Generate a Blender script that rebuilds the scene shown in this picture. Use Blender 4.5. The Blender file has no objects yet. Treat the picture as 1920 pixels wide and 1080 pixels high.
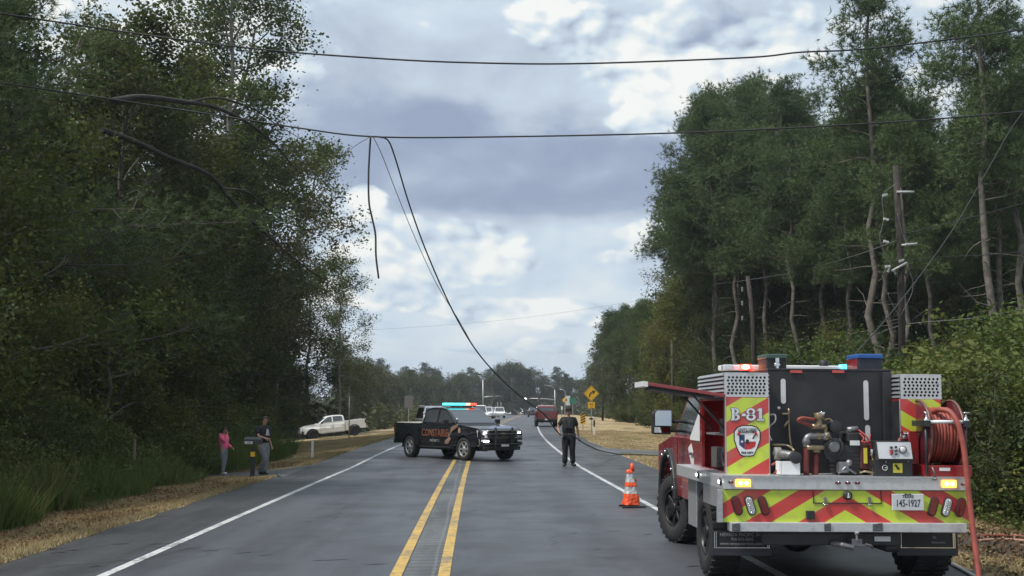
import bpy, bmesh, math, random
import numpy as np
from mathutils import Vector, Matrix, Euler, Quaternion
R = math.radians
rng = np.random.default_rng(7)
random.seed(7)
SC = bpy.context.scene
COL = SC.collection

# ------------------------------------------------------------------ camera
CAMZ, FPX = 1.75, 2200.0
PITCH, YAW = math.atan(233 / FPX), math.atan(73 / FPX)
cam = bpy.data.cameras.new('camera')
cam.lens = FPX / 1920 * 36
cam.clip_end = 6000
cam.clip_start = 0.1
cam_o = bpy.data.objects.new('camera', cam)
COL.objects.link(cam_o)
cam_o.location = (0, 0, CAMZ)
cam_o.rotation_euler = (math.pi / 2 + PITCH, 0, -YAW)
SC.camera = cam_o

# ------------------------------------------------------------------ light
SUN_AZ, SUN_EL = R(-112), R(56)
sv = Vector((math.sin(SUN_AZ) * math.cos(SUN_EL), math.cos(SUN_AZ) * math.cos(SUN_EL), math.sin(SUN_EL)))
sun = bpy.data.lights.new('sun', 'SUN')
sun.energy = 3.0
sun.angle = R(9)
sun.color = (1.0, .95, .87)
sun_o = bpy.data.objects.new('sun', sun)
COL.objects.link(sun_o)
sun_o.rotation_euler = (-sv).to_track_quat('-Z', 'Y').to_euler()
SC.view_settings.view_transform = 'Standard'
SC.view_settings.look = 'None'
SC.view_settings.exposure = 0.55
SC.view_settings.gamma = 1
SC.view_settings.use_curve_mapping = False

# ------------------------------------------------------------------ node maths
class NX:
    """a scalar node socket with operators"""
    def __init__(s, nt, sock): s.nt, s.k = nt, sock
    def _m(s, op, *a, clamp=False):
        n = s.nt.nodes.new('ShaderNodeMath'); n.operation = op; n.use_clamp = clamp
        for i, v in enumerate((s,) + a):
            if isinstance(v, NX): s.nt.links.new(v.k, n.inputs[i])
            else: n.inputs[i].default_value = v
        return NX(s.nt, n.outputs[0])
    def __add__(s, o): return s._m('ADD', o)
    __radd__ = __add__
    def __mul__(s, o): return s._m('MULTIPLY', o)
    __rmul__ = __mul__
    def __sub__(s, o): return s._m('SUBTRACT', o)
    def __rsub__(s, o): return (s * -1) + o
    def __truediv__(s, o): return s._m('DIVIDE', o)
    def __neg__(s): return s * -1
    def pw(s, o): return s._m('POWER', o)
    def abs(s): return s._m('ABSOLUTE')
    def exp(s): return s._m('EXPONENT')
    def fr(s): return s._m('FRACT')
    def lt(s, o): return s._m('LESS_THAN', o)
    def gt(s, o): return s._m('GREATER_THAN', o)
    def mx(s, o): return s._m('MAXIMUM', o)
    def mn(s, o): return s._m('MINIMUM', o)
    def cl(s): return s._m('ADD', 0.0, clamp=True)
    def step(s, a, b):
        n = s.nt.nodes.new('ShaderNodeMapRange'); n.interpolation_type = 'SMOOTHSTEP'
        s.nt.links.new(s.k, n.inputs[0]); n.inputs[1].default_value = a; n.inputs[2].default_value = b
        return NX(s.nt, n.outputs[0])
def sep(nt, vec):
    n = nt.nodes.new('ShaderNodeSeparateXYZ'); nt.links.new(vec, n.inputs[0])
    return [NX(nt, n.outputs[i]) for i in range(3)]
def comb(nt, x, y, z):
    n = nt.nodes.new('ShaderNodeCombineXYZ')
    for i, v in enumerate((x, y, z)):
        if isinstance(v, NX): nt.links.new(v.k, n.inputs[i])
        else: n.inputs[i].default_value = v
    return n.outputs[0]
def noise(nt, vec, scale, detail=4, rough=.5, dist=0.0, out=0):
    n = nt.nodes.new('ShaderNodeTexNoise')
    if vec is not None: nt.links.new(vec, n.inputs['Vector'])
    n.inputs['Scale'].default_value = scale; n.inputs['Detail'].default_value = detail
    n.inputs['Roughness'].default_value = rough; n.inputs['Distortion'].default_value = dist
    return NX(nt, n.outputs[out])
def mixc(nt, f, a, b):
    n = nt.nodes.new('ShaderNodeMix'); n.data_type = 'RGBA'
    if isinstance(f, NX): nt.links.new(f.k, n.inputs[0])
    else: n.inputs[0].default_value = f
    for s, v in ((n.inputs[6], a), (n.inputs[7], b)):
        if isinstance(v, (tuple, list)): s.default_value = (*v[:3], 1)
        else: nt.links.new(v, s)
    return n.outputs[2]

# ------------------------------------------------------------------ world
def px_azel(px, py):
    F = Vector((math.sin(YAW) * math.cos(PITCH), math.cos(YAW) * math.cos(PITCH), math.sin(PITCH)))
    Rt = Vector((math.cos(YAW), -math.sin(YAW), 0)); U = Rt.cross(F)
    d = (F + Rt * (px - 960) / FPX - U * (py - 540) / FPX).normalized()
    return math.atan2(d.x, d.y), math.asin(d.z)
W = bpy.data.worlds.new('World'); SC.world = W; W.use_nodes = True
nt = W.node_tree; nt.nodes.clear()
bg = nt.nodes.new('ShaderNodeBackground'); wo = nt.nodes.new('ShaderNodeOutputWorld')
nt.links.new(bg.outputs[0], wo.inputs[0])
SKYK = 10.9
sky = nt.nodes.new('ShaderNodeTexSky'); sky.sky_type = 'NISHITA'; sky.sun_disc = False
sky.sun_elevation = SUN_EL; sky.sun_rotation = SUN_AZ
sky.air_density = 1.0; sky.dust_density = 1.5
bg.inputs[1].default_value = .1
tc = nt.nodes.new('ShaderNodeTexCoord')
dx, dy, dz = sep(nt, tc.outputs['Generated'])
zc = dz.mx(0.0)
az = dx._m('ARCTAN2', dy)
el = dz._m('ARCSINE')
# cloud layer in perspective: coordinates on a high plane, softened at the horizon
inv = 1.0 / (1.0)
k = NX(nt, (zc + .16).k)
ux, uy = dx / k, dy / k
pl = comb(nt, ux, uy, 3.3)
# cumulus relief lives in direction space so puffs stay round
sph = comb(nt, az * 1.0, el * 1.75, 1.7)
n1 = noise(nt, pl, 1.05, 5, .5, .2)
n2 = noise(nt, sph, 7.0, 10, .52, .25)
n2u = noise(nt, comb(nt, az - .008, el * 1.75 + .028, 1.7), 7.0, 6, .52, .25)
n3 = noise(nt, sph, 2.4, 4, .5, .15)
nwarp = (noise(nt, sph, 14.0, 6, .55) - .5) + (n3 - .5) * 1.6
def blob(px, py, sx, sy, amp, warp=.1):
    a0, e0 = px_azel(px, py)
    a = (az + nwarp * warp - a0) * (FPX / sx); e = (el + nwarp * warp * .6 - e0) * (FPX / sy)
    return (-(a * a + e * e)).exp() * amp
def voro(scale, vec, rnd=.9):
    v = nt.nodes.new('ShaderNodeTexVoronoi'); v.feature = 'F1'; v.inputs['Scale'].default_value = scale
    v.inputs['Randomness'].default_value = rnd
    nt.links.new(vec, v.inputs['Vector']); return NX(nt, v.outputs['Distance'])
wa = noise(nt, sph, 9.0, 5, .55) - .5; wb = noise(nt, comb(nt, az + 3.0, el * 1.75, .4), 9.0, 5, .55) - .5
wsp = comb(nt, az + wa * .05, el * 1.5 + wb * .05, 2.2)
def puffs(vec): return (voro(13.0, vec) * -.6 + voro(31.0, vec) * -.35 + voro(70.0, vec) * -.18 + 1.0)
puff = puffs(wsp)
puffu = puffs(comb(nt, az + wa * .05 - .006, el * 1.5 + wb * .05 + .012, 2.2))
relief = (puff - puffu) * 4.0
dens = n1
dk = (blob(1050, 345, 320, 74, 1.15, .06) + blob(800, 275, 370, 70, 1.0, .06) + blob(690, 220, 170, 70, .45, .04) + blob(1200, 330, 170, 70, .5, .05) + blob(1230, 480, 110, 22, .5, .05)
      + (n1 - .6).mx(0.0) * 4.0)
dark = dk.step(.12, 1.0)
grey = (blob(760, 130, 230, 100, .6, .05) + blob(1500, 60, 260, 70, .5)).cl()
bright = (blob(820, 475, 140, 58, 1.35, .04) + blob(915, 500, 70, 30, .7, .03) + blob(1120, 90, 200, 65, .95, .06) + blob(1260, 180, 150, 80, .95, .06) + blob(1480, 60, 150, 50, .5, .06) + blob(1010, 20, 70, 25, .6) + blob(1000, 590, 170, 26, .85, .04)
          + blob(760, 570, 110, 20, .7, .04) + blob(1720, 200, 110, 70, .8) + blob(1230, 440, 90, 30, .95, .05) + blob(1170, 490, 80, 22, .6, .05) + blob(700, 362, 38, 26, 1.1, .02) + blob(480, 110, 160, 80, .8)
          + blob(700, 480, 70, 50, .6) + blob(1000, 660, 260, 14, .6, .04))
f = bright * 1.6 + (n3 - .5) * 2.8 + (n2 - .5) * 1.0 + (puff - .62) * .9 - dark * .75 - grey * .35 + .02
cm = f.step(.10, .42)
base = (n1 - .5) * .7 + (n2 - .5) * .55 + .60 + (el.mx(0.0) * -7.0).exp() * .13 - dark * .54 - grey * .10 + (n2 - n2u) * .9
cum = relief * .38 + (puff - .6) * .4 + (n2 - n2u) * 1.5 + .755 + (f - .4).mn(.5) * .28
val = base * (1 - cm) + cum.cl() * cm
val = val.cl()
cr = nt.nodes.new('ShaderNodeValToRGB'); nt.links.new(val.k, cr.inputs[0])
cr.color_ramp.interpolation = 'LINEAR'
E = cr.color_ramp.elements
E[0].position = 0.0; E[0].color = (.20, .245, .335, 1)
E[1].position = 1.0; E[1].color = (.585, .60, .585, 1)
e = E.new(.2); e.color = (.235, .285, .375, 1)
e = E.new(.45); e.color = (.335, .39, .46, 1)
e = E.new(.62); e.color = (.395, .465, .53, 1)
e = E.new(.8); e.color = (.475, .52, .545, 1)
scl = nt.nodes.new('ShaderNodeVectorMath'); scl.operation = 'SCALE'; nt.links.new(cr.outputs[0], scl.inputs[0])
scl.inputs[3].default_value = SKYK
skc = nt.nodes.new('ShaderNodeVectorMath'); skc.operation = 'SCALE'; nt.links.new(sky.outputs[0], skc.inputs[0])
skc.inputs[3].default_value = 1.0
blue = (blob(1850, 60, 160, 70, .6) + blob(1090, 690, 260, 16, .35) + blob(600, 20, 80, 40, .2) + blob(1760, 60, 90, 40, .25)
        + (n1 - .62).mx(0.0) * 1.5)
cover = (1.0 - blue * .7).cl()
bg_col = mixc(nt, cover, skc.outputs[0], scl.outputs[0])
nt.links.new(bg_col, bg.inputs[0])
W.cycles.sampling_method = 'MANUAL'; W.cycles.sample_map_resolution = 512

# ------------------------------------------------------------------ pixel <-> world (for measuring only)
_F = Vector((math.sin(YAW) * math.cos(PITCH), math.cos(YAW) * math.cos(PITCH), math.sin(PITCH)))
_R = Vector((math.cos(YAW), -math.sin(YAW), 0)); _U = _R.cross(_F)
def ray(px, py): return _F + _R * (px - 960) / FPX - _U * (py - 540) / FPX
def at(px, py, Y):
    r = ray(px, py); return Vector((0, 0, CAMZ)) + r * (Y / r.y)
def gr(px, py, z=0.0):
    r = ray(px, py); return Vector((0, 0, CAMZ)) + r * ((z - CAMZ) / r.z)

# ------------------------------------------------------------------ terrain
def off(Y):
    Y = np.asarray(Y, float); t = (Y - 58) / 14.0
    return .052 * 14.0 * np.log1p(np.exp(np.clip(t, -30, 30))) + np.where(t > 30, .052 * 14 * (t - 30), 0)
def zr(Y):
    Y = np.asarray(Y, float)
    return .9 * (1 - np.exp(-np.maximum(0, Y - 38) / 85))
def gz(X, Y):
    X = np.asarray(X, float); Y = np.asarray(Y, float)
    u = X - off(Y)
    L = np.maximum(0, -u - 5.6); Rr = np.maximum(0, u - 5.7)
    cap = .75 + .8 * np.clip((Y - 55) / 40, 0, 1); s = .1 + .06 * np.clip((Y - 55) / 40, 0, 1)
    d = cap * (1 - np.exp(-L * s / cap))
    bumps = .05 * np.sin(X * 1.3 + Y * .7) * np.sin(Y * .9 - X * .4) * np.clip((L + Rr) / 2, 0, 1)
    return zr(Y) - d - .045 * np.minimum(Rr, 8) * np.clip(1 - (Y - 60) / 60, 0, 1) + bumps
def G(X, Y): return float(gz(X, Y))
def onG(px, Y, dz=0.0):
    """ground point seen in column px at distance Y"""
    X = at(px, 773, Y).x
    return Vector((X, Y, G(X, Y) + dz))

# ------------------------------------------------------------------ scene helpers
def tag(o, label=None, cat=None, group=None, kind=None):
    if label: o['label'] = label
    if cat: o['category'] = cat
    if group: o['group'] = group
    if kind: o['kind'] = kind
    return o
def empty(name, loc=(0, 0, 0), rot=(0, 0, 0), label=None, cat=None, group=None):
    o = bpy.data.objects.new(name, None); COL.objects.link(o)
    o.location = loc; o.rotation_euler = rot; o.empty_display_size = .2
    return tag(o, label, cat, group)
def link(name, me, parent=None, loc=None, rot=None):
    o = bpy.data.objects.new(name, me); COL.objects.link(o)
    if parent is not None: o.parent = parent
    if loc is not None: o.location = loc
    if rot is not None: o.rotation_euler = rot
    return o
def npmesh(name, V, Fc, mat=None, smooth=False):
    me = bpy.data.meshes.new(name)
    V = np.ascontiguousarray(V, dtype=np.float32); Fc = np.ascontiguousarray(Fc, dtype=np.int32)
    n, k = Fc.shape
    me.vertices.add(len(V)); me.vertices.foreach_set('co', V.ravel())
    me.loops.add(n * k); me.loops.foreach_set('vertex_index', Fc.ravel())
    me.polygons.add(n)
    me.polygons.foreach_set('loop_start', np.arange(0, n * k, k, dtype=np.int32))
    me.polygons.foreach_set('loop_total', np.full(n, k, dtype=np.int32))
    if smooth: me.polygons.foreach_set('use_smooth', np.ones(n, dtype=bool))
    me.update(calc_edges=True)
    if mat: me.materials.append(mat)
    return me
class MB:
    def __init__(s): s.v = []; s.f = []; s.sm = []
    def _add(s, vs, fs, smooth=False, M=None):
        b = len(s.v)
        for p in vs:
            p = Vector(p)
            s.v.append(tuple(M @ p) if M is not None else tuple(p))
        for f in fs: s.f.append(tuple(i + b for i in f)); s.sm.append(smooth)
        return s
    def box(s, x0, x1, y0, y1, z0, z1, M=None):
        if x0 > x1: x0, x1 = x1, x0
        if y0 > y1: y0, y1 = y1, y0
        if z0 > z1: z0, z1 = z1, z0
        return s._add([(x0, y0, z0), (x1, y0, z0), (x1, y1, z0), (x0, y1, z0), (x0, y0, z1), (x1, y0, z1), (x1, y1, z1), (x0, y1, z1)],
                      [(0, 3, 2, 1), (4, 5, 6, 7), (0, 1, 5, 4), (1, 2, 6, 5), (2, 3, 7, 6), (3, 0, 4, 7)], M=M)
    def hexa(s, a, b):
        """two quads (4 pts each) joined"""
        return s._add(list(a) + list(b), [(3, 2, 1, 0), (4, 5, 6, 7), (0, 1, 5, 4), (1, 2, 6, 5), (2, 3, 7, 6), (3, 0, 4, 7)])
    def prism(s, pts, d0, d1, ax='y', M=None, smooth=False):
        n = len(pts)
        def P(u, v, w): return {'y': (u, w, v), 'x': (w, u, v), 'z': (u, v, w)}[ax]
        vs = [P(u, v, d0) for u, v in pts] + [P(u, v, d1) for u, v in pts]
        area = sum(pts[i][0] * pts[(i + 1) % n][1] - pts[(i + 1) % n][0] * pts[i][1] for i in range(n))
        flip = (area > 0) == (d1 > d0)
        if ax == 'y': flip = not flip
        fs = [tuple(range(n)), tuple(range(2 * n - 1, n - 1, -1))] + [(i, i + n, (i + 1) % n + n, (i + 1) % n) for i in range(n)]
        if flip: fs = [tuple(reversed(f)) for f in fs]
        return s._add(vs, fs, smooth, M)
    def tube(s, pts, r, n=8, caps=True):
        pts = [Vector(p) for p in pts]; m = len(pts)
        rr = r if isinstance(r, (list, tuple)) else [r] * m
        vs = []; fs = []; nrm = None
        for i, p in enumerate(pts):
            t = (pts[min(i + 1, m - 1)] - pts[max(i - 1, 0)])
            t = t.normalized() if t.length > 1e-9 else Vector((0, 0, 1))
            if nrm is None:
                nrm = t.orthogonal().normalized()
            else:
                nrm = (nrm - t * nrm.dot(t))
                nrm = nrm.normalized() if nrm.length > 1e-6 else t.orthogonal().normalized()
            bn = t.cross(nrm)
            for j in range(n):
                a = 2 * math.pi * j / n
                vs.append(p + (nrm * math.cos(a) + bn * math.sin(a)) * rr[i])
        for i in range(m - 1):
            for j in range(n):
                fs.append((i * n + j, i * n + (j + 1) % n, (i + 1) * n + (j + 1) % n, (i + 1) * n + j))
        s._add(vs, fs, True)
        if caps:
            b = len(s.v) - len(vs)
            s.f.append(tuple(b + j for j in reversed(range(n)))); s.sm.append(False)
            s.f.append(tuple(b + (m - 1) * n + j for j in range(n))); s.sm.append(False)
        return s
    def lathe(s, prof, c=(0, 0, 0), ax='z', n=20, M=None, smooth=True, closed=False):
        """prof: list of (r, h)"""
        vs = []; fs = []; m = len(prof); c = Vector(c)
        for r, h in prof:
            for j in range(n):
                a = 2 * math.pi * j / n; u, w = r * math.cos(a), r * math.sin(a)
                p = {'z': (u, w, h), 'y': (u, h, w), 'x': (h, u, w)}[ax]
                vs.append(Vector(p) + c)
        for i in range(m if closed else m - 1):
            for j in range(n):
                q = (i * n + j, i * n + (j + 1) % n, ((i + 1) % m) * n + (j + 1) % n, ((i + 1) % m) * n + j)
                fs.append(q)
        return s._add(vs, fs, smooth, M)
    def sphere(s, c, r, n=10, sc=(1, 1, 1)):
        m = n // 2 + 1; c = Vector(c); vs = []; fs = []
        for i in range(m + 1):
            t = math.pi * i / m
            for j in range(n):
                a = 2 * math.pi * j / n
                vs.append((c.x + r * sc[0] * math.sin(t) * math.cos(a), c.y + r * sc[1] * math.sin(t) * math.sin(a), c.z + r * sc[2] * math.cos(t)))
        for i in range(m):
            for j in range(n): fs.append((i * n + j, (i + 1) * n + j, (i + 1) * n + (j + 1) % n, i * n + (j + 1) % n))
        return s._add(vs, fs, True)
    def mesh(s, name, mat=None, fix=True):
        me = bpy.data.meshes.new(name); me.from_pydata(s.v, [], s.f)
        me.polygons.foreach_set('use_smooth', s.sm)
        if fix:
            bm = bmesh.new(); bm.from_mesh(me)
            bmesh.ops.remove_doubles(bm, verts=bm.verts, dist=1e-6)
            bmesh.ops.recalc_face_normals(bm, faces=bm.faces); bm.to_mesh(me); bm.free()
        me.update()
        if mat: me.materials.append(mat)
        return me
    def build(s, name, mat, parent=None, bevel=0, seg=2, loc=None, rot=None, fix=True):
        o = link(name, s.mesh(name, mat, fix), parent, loc, rot)
        if bevel:
            m = o.modifiers.new('bevel', 'BEVEL'); m.width = bevel; m.segments = seg; m.limit_method = 'ANGLE'; m.angle_limit = R(40)
            m.harden_normals = False
        return o
def copy_tree(o, parent=None):
    c = o.copy(); COL.objects.link(c)
    if parent is not None: c.parent = parent
    for ch in list(o.children): copy_tree(ch, c)
    return c
def drop(o):
    for ch in list(o.children): drop(ch)
    bpy.data.objects.remove(o)
def text(name, body, size, loc, rot, mat, parent, ext=.002, align='CENTER', bold=0.0, sx=1.0, space=1.0):
    cu = bpy.data.curves.new(name, 'FONT'); cu.body = body; cu.size = size; cu.extrude = ext; cu.offset = bold
    cu.align_x = align; cu.align_y = 'CENTER'; cu.space_character = space; cu.resolution_u = 3
    tmp = bpy.data.objects.new(name, cu); COL.objects.link(tmp)
    me = bpy.data.meshes.new_from_object(tmp.evaluated_get(bpy.context.evaluated_depsgraph_get()))
    bpy.data.objects.remove(tmp)
    me.materials.clear(); me.materials.append(mat); me.name = name
    o = link(name, me, parent, loc, rot); o.scale = (sx, 1, 1)
    return o
def capsule(cx, cz, w, h, tilt=0.0, n=8):
    pts = []
    r = w / 2; hh = h / 2 - r
    for i in range(n + 1): a = math.pi * i / n; pts.append((r * math.cos(a), hh + r * math.sin(a)))
    for i in range(n + 1): a = math.pi + math.pi * i / n; pts.append((r * math.cos(a), -hh + r * math.sin(a)))
    c, s_ = math.cos(tilt), math.sin(tilt)
    return [(cx + x * c - z * s_, cz + x * s_ + z * c) for x, z in pts]
def smooth_path(P, n=8):
    """Catmull-Rom through the points"""
    P = [Vector(p) for p in P]; Q = [2 * P[0] - P[1]] + P + [2 * P[-1] - P[-2]]; out = []
    for i in range(1, len(Q) - 2):
        for j in range(n):
            t = j / n; a, b, c, d = Q[i - 1], Q[i], Q[i + 1], Q[i + 2]
            out.append(.5 * ((2 * b) + (c - a) * t + (2 * a - 5 * b + 4 * c - d) * t * t + (3 * b - a - 3 * c + d) * t ** 3))
    return out + [P[-1]]

# ------------------------------------------------------------------ materials
MATS = {}
def mat(name, col=(.5, .5, .5), rough=.5, metal=0.0, var=.12, scale=6.0, bump=0.0, bscale=60.0, coat=0.0, emit=None, es=0.0, spec=.5, dirt=0.0, dirtcol=(.16, .13, .1)):
    if name in MATS: return MATS[name]
    m = bpy.data.materials.new(name); m.use_nodes = True; nt = m.node_tree
    b = nt.nodes['Principled BSDF']
    b.inputs['Roughness'].default_value = rough; b.inputs['Metallic'].default_value = metal
    b.inputs['Coat Weight'].default_value = coat; b.inputs['Specular IOR Level'].default_value = spec
    tcn = nt.nodes.new('ShaderNodeTexCoord'); oc = tcn.outputs['Object']
    nz = noise(nt, oc, scale, 5, .6)
    lo = tuple(max(0, c * (1 - var)) for c in col); hi = tuple(min(1, c * (1 + var)) for c in col)
    c = mixc(nt, nz.step(.3, .7), lo, hi)
    if dirt:
        dn = noise(nt, oc, scale * .6, 8, .65).step(.5, .75) * dirt
        c = mixc(nt, dn, c, dirtcol)
        rr = dn * .35 + rough; nt.links.new(rr.k, b.inputs['Roughness'])
    nt.links.new(c, b.inputs['Base Color'])
    if bump:
        bn = nt.nodes.new('ShaderNodeBump'); bn.inputs['Strength'].default_value = bump; bn.inputs['Distance'].default_value = .01
        nt.links.new(noise(nt, oc, bscale, 4, .6).k, bn.inputs['Height']); nt.links.new(bn.outputs[0], b.inputs['Normal'])
    if emit:
        b.inputs['Emission Color'].default_value = (*emit, 1); b.inputs['Emission Strength'].default_value = es
    MATS[name] = m
    return m

# ------------------------------------------------------------------ ground, road
U_ = random.Random(5)
def sheet(name, ulist, ylist, zoff, m, mask=None, follow=True, zfun=None):
    U, Y = np.meshgrid(np.asarray(ulist, float), np.asarray(ylist, float))
    X = U + (off(Y) if follow else 0)
    Z = gz(X, Y) + zoff if zfun is None else zfun(U, Y)
    V = np.stack([X, Y, Z], -1).reshape(-1, 3); nu, ny = len(ulist), len(ylist)
    i, j = np.meshgrid(np.arange(nu - 1), np.arange(ny - 1))
    a = (j * nu + i).ravel(); Fc = np.stack([a, a + 1, a + 1 + nu, a + nu], -1)
    return link(name, npmesh(name, V, Fc, m, True))
YS = np.concatenate([np.arange(-30, 60, .75), np.arange(60, 160, 2), np.arange(160, 420, 5), np.arange(420, 1600, 60)])
def ground_mat():
    m = bpy.data.materials.new('verge_and_forest_floor'); m.use_nodes = True; nt = m.node_tree; b = nt.nodes['Principled BSDF']
    b.inputs['Roughness'].default_value = .95; b.inputs['Specular IOR Level'].default_value = .15
    g = nt.nodes.new('ShaderNodeNewGeometry'); P = g.outputs['Position']; x, y, z = sep(nt, P)
    nA = noise(nt, P, .35, 5, .6); nB = noise(nt, P, 2.2, 6, .65); nC = noise(nt, P, 14, 6, .7)
    straw = mixc(nt, nB.step(.35, .65), (.40, .315, .175), (.27, .205, .115))
    straw = mixc(nt, nC.step(.45, .7) * .5, straw, (.50, .42, .26))
    green = mixc(nt, nB.step(.4, .6), (.075, .085, .03), (.05, .06, .022))
    c = mixc(nt, nA.step(.52, .66) * .55, straw, green)
    soil = mixc(nt, nC.step(.4, .6), (.075, .052, .035), (.13, .085, .055))
    c = mixc(nt, (nA + nB * .5).step(.8, .9) * .7, c, soil)
    # wooded floor away from the road
    u = x - (y - 58.0).mx(0.0) * .052
    dl = (-u - 8.2 + (nA - .5) * 3.0) * (1 - (y - 62.0).step(0, 25) * .0)
    wood = (dl.step(0, 1.2) * (1 - y.step(58, 78)) + (dl - 7.0).step(0, 2.5) * y.step(58, 78))
    dr = (u - 9.3 + (nA - .5) * 3.0).step(0, 1.5) * (1 - y.step(28, 44)) + (u - 14.5 + (nA - .5) * 4).step(0, 2) * y.step(28, 44)
    c = mixc(nt, (wood + dr).cl(), c, mixc(nt, nC, (.03, .03, .014), (.07, .055, .03)))
    # scorched damp soil by the shoulder on the right, near the engine
    bx = (x - 7.2) / 1.6; by = (y - 16.5) / 2.2
    burn = (-(bx * bx + by * by)).exp() * 1.6 + (nB - .5) * 1.2
    c = mixc(nt, burn.step(.45, .75) * .9, c, (.03, .027, .028))
    nt.links.new(c, b.inputs['Base Color'])
    bn = nt.nodes.new('ShaderNodeBump'); bn.inputs['Strength'].default_value = .6; bn.inputs['Distance'].default_value = .05
    nt.links.new((nC + nB).k, bn.inputs['Height']); nt.links.new(bn.outputs[0], b.inputs['Normal'])
    return m
us = np.concatenate([[-900, -500, -250, -120, -60, -40, -28], np.arange(-20, -5.5, .8), [-5.6, -5.45, -3, 0, 3, 5.55, 5.7], np.arange(6.5, 20, .8), [28, 40, 60, 120, 250, 500, 900]])
def gzfun(U, Y):
    X = U + off(Y); z = gz(X, Y); return np.where(np.abs(U) < 5.58, z - .05, z)
g = sheet('ground', us, YS, 0, ground_mat(), zfun=gzfun); tag(g, kind='structure')

def asphalt(name, base, var, shoulder=False):
    m = bpy.data.materials.new(name); m.use_nodes = True; nt = m.node_tree; b = nt.nodes['Principled BSDF']
    g = nt.nodes.new('ShaderNodeNewGeometry'); P = g.outputs['Position']; x, y, z = sep(nt, P)
    st = comb(nt, x * 1.0, y * .12, 0.0)
    n1 = noise(nt, st, 1.3, 5, .6); n2 = noise(nt, P, .6, 5, .6); n3 = noise(nt, P, 90, 3, .6); n4 = noise(nt, P, 7, 6, .7)
    c = mixc(nt, n1.step(.38, .62), tuple(k * (1 - var) for k in base), tuple(k * (1 + var) for k in base))
    c = mixc(nt, n3.step(.45, .75) * .45, c, tuple(k * 1.9 for k in base))
    c = mixc(nt, n2.step(.52, .66) * .45, c, tuple(k * .55 for k in base))
    vo = nt.nodes.new('ShaderNodeTexVoronoi'); vo.feature = 'DISTANCE_TO_EDGE'; vo.inputs['Scale'].default_value = .42
    wv = noise(nt, P, 1.6, 4, .6) * 1.1; nt.links.new(comb(nt, x * 1.3 + wv, y * .55 + wv, 0.0), vo.inputs['Vector'])
    crk = (1 - NX(nt, vo.outputs[0]).step(.004, .016)) * noise(nt, P, .18, 2, .5).step(.48, .58)
    c = mixc(nt, crk * .75, c, (.016, .016, .018))
    n5 = noise(nt, P, 24, 4, .75); c = mixc(nt, n5.step(.5, .72) * .4, c, tuple(k * 1.7 for k in base)); c = mixc(nt, (1 - n5).step(.54, .72) * .4, c, tuple(k * .5 for k in base))
    # short dark tar dashes lying across the lanes
    tp = noise(nt, comb(nt, x * .9, y * 9.0, 4.0), 1.0, 4, .6); tm = noise(nt, P, .23, 2, .5)
    c = mixc(nt, tp.step(.66, .70) * tm.step(.42, .52) * .9, c, (.018, .018, .02))
    if shoulder:
        c = mixc(nt, n4.step(.5, .75) * .35, c, (.11, .1, .085))
    else:
        # polished wheel tracks and the darker oil line between them
        for cxx in (-3.2, -1.6, .55, 2.35):
            t = (x - (y - 58.0).mx(0.0) * .052 - cxx) / .34
            c = mixc(nt, (-(t * t)).exp() * .4, c, tuple(k * 1.45 for k in base))
    nt.links.new(c, b.inputs['Base Color'])
    r = n2.step(.3, .7) * .16 + .42 - n4.step(.5, .8) * .08
    nt.links.new(r.k, b.inputs['Roughness']); b.inputs['Specular IOR Level'].default_value = .4
    bn = nt.nodes.new('ShaderNodeBump'); bn.inputs['Strength'].default_value = .5; bn.inputs['Distance'].default_value = .012
    nt.links.new((n3 + n5).k, bn.inputs['Height']); nt.links.new(bn.outputs[0], b.inputs['Normal'])
    return m
ROAD = asphalt('road_asphalt', (.052, .056, .066), .25)
SHO = asphalt('shoulder_asphalt', (.042, .044, .048), .3, True)
ys = YS[YS < 520]
def jag(u0, amp=.05):
    return u0
road = sheet('road', np.linspace(-4.2, 3.5, 12), ys, 0, ROAD, zfun=lambda U, Y: zr(Y)); tag(road, kind='structure')
def edge_sheet(name, ua, ub, jag_out):
    """a shoulder whose outer edge wanders a little"""
    n = len(ys); t = np.linspace(0, 1, 5)
    U = ua + (ub - ua) * t[None, :] + np.zeros((n, 1))
    w = rng.normal(0, .045, n) + .08 * np.sin(ys * .37)
    U[:, -1 if jag_out else 0] += w
    if jag_out is None: pass
    Y = np.repeat(ys[:, None], 5, 1); X = U + off(Y); Z = zr(Y) - .002 - np.where(np.abs(U) > 5.58, .02, 0)
    V = np.stack([X, Y, Z], -1).reshape(-1, 3)
    i, j = np.meshgrid(np.arange(4), np.arange(n - 1)); a = (j * 5 + i).ravel()
    return tag(link(name, npmesh(name, V, np.stack([a, a + 1, a + 6, a + 5], -1), SHO, True)), kind='structure')
edge_sheet('road_shoulder', -5.55, -4.2, False); edge_sheet('road_shoulder', 3.5, 5.62, True)

def paint(name, col, wear):
    m = bpy.data.materials.new(name); m.use_nodes = True; nt = m.node_tree; b = nt.nodes['Principled BSDF']
    g = nt.nodes.new('ShaderNodeNewGeometry'); P = g.outputs['Position']
    n = noise(nt, P, 9, 7, .7); n2 = noise(nt, P, 1.1, 4, .6)
    c = mixc(nt, (n + n2 * .5).step(.78 - wear, .92) * .85, col, (.09, .09, .09))
    nt.links.new(c, b.inputs['Base Color']); b.inputs['Roughness'].default_value = .5
    return m
WHITE = paint('white_road_paint', (.52, .54, .54), .09); YEL = paint('yellow_road_paint', (.52, .33, .06), .13)
RUM = asphalt('milled_asphalt', (.072, .075, .077), .5, True)
def stripe(name, u0, w, m, zo=.004):
    return tag(sheet(name, [u0 - w / 2, u0 + w / 2], ys, 0, m, zfun=lambda U, Y: zr(Y) + zo), kind='structure')
stripe('road_edge_line', -4.0, .12, WHITE); stripe('road_edge_line', 3.3, .12, WHITE)
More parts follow.
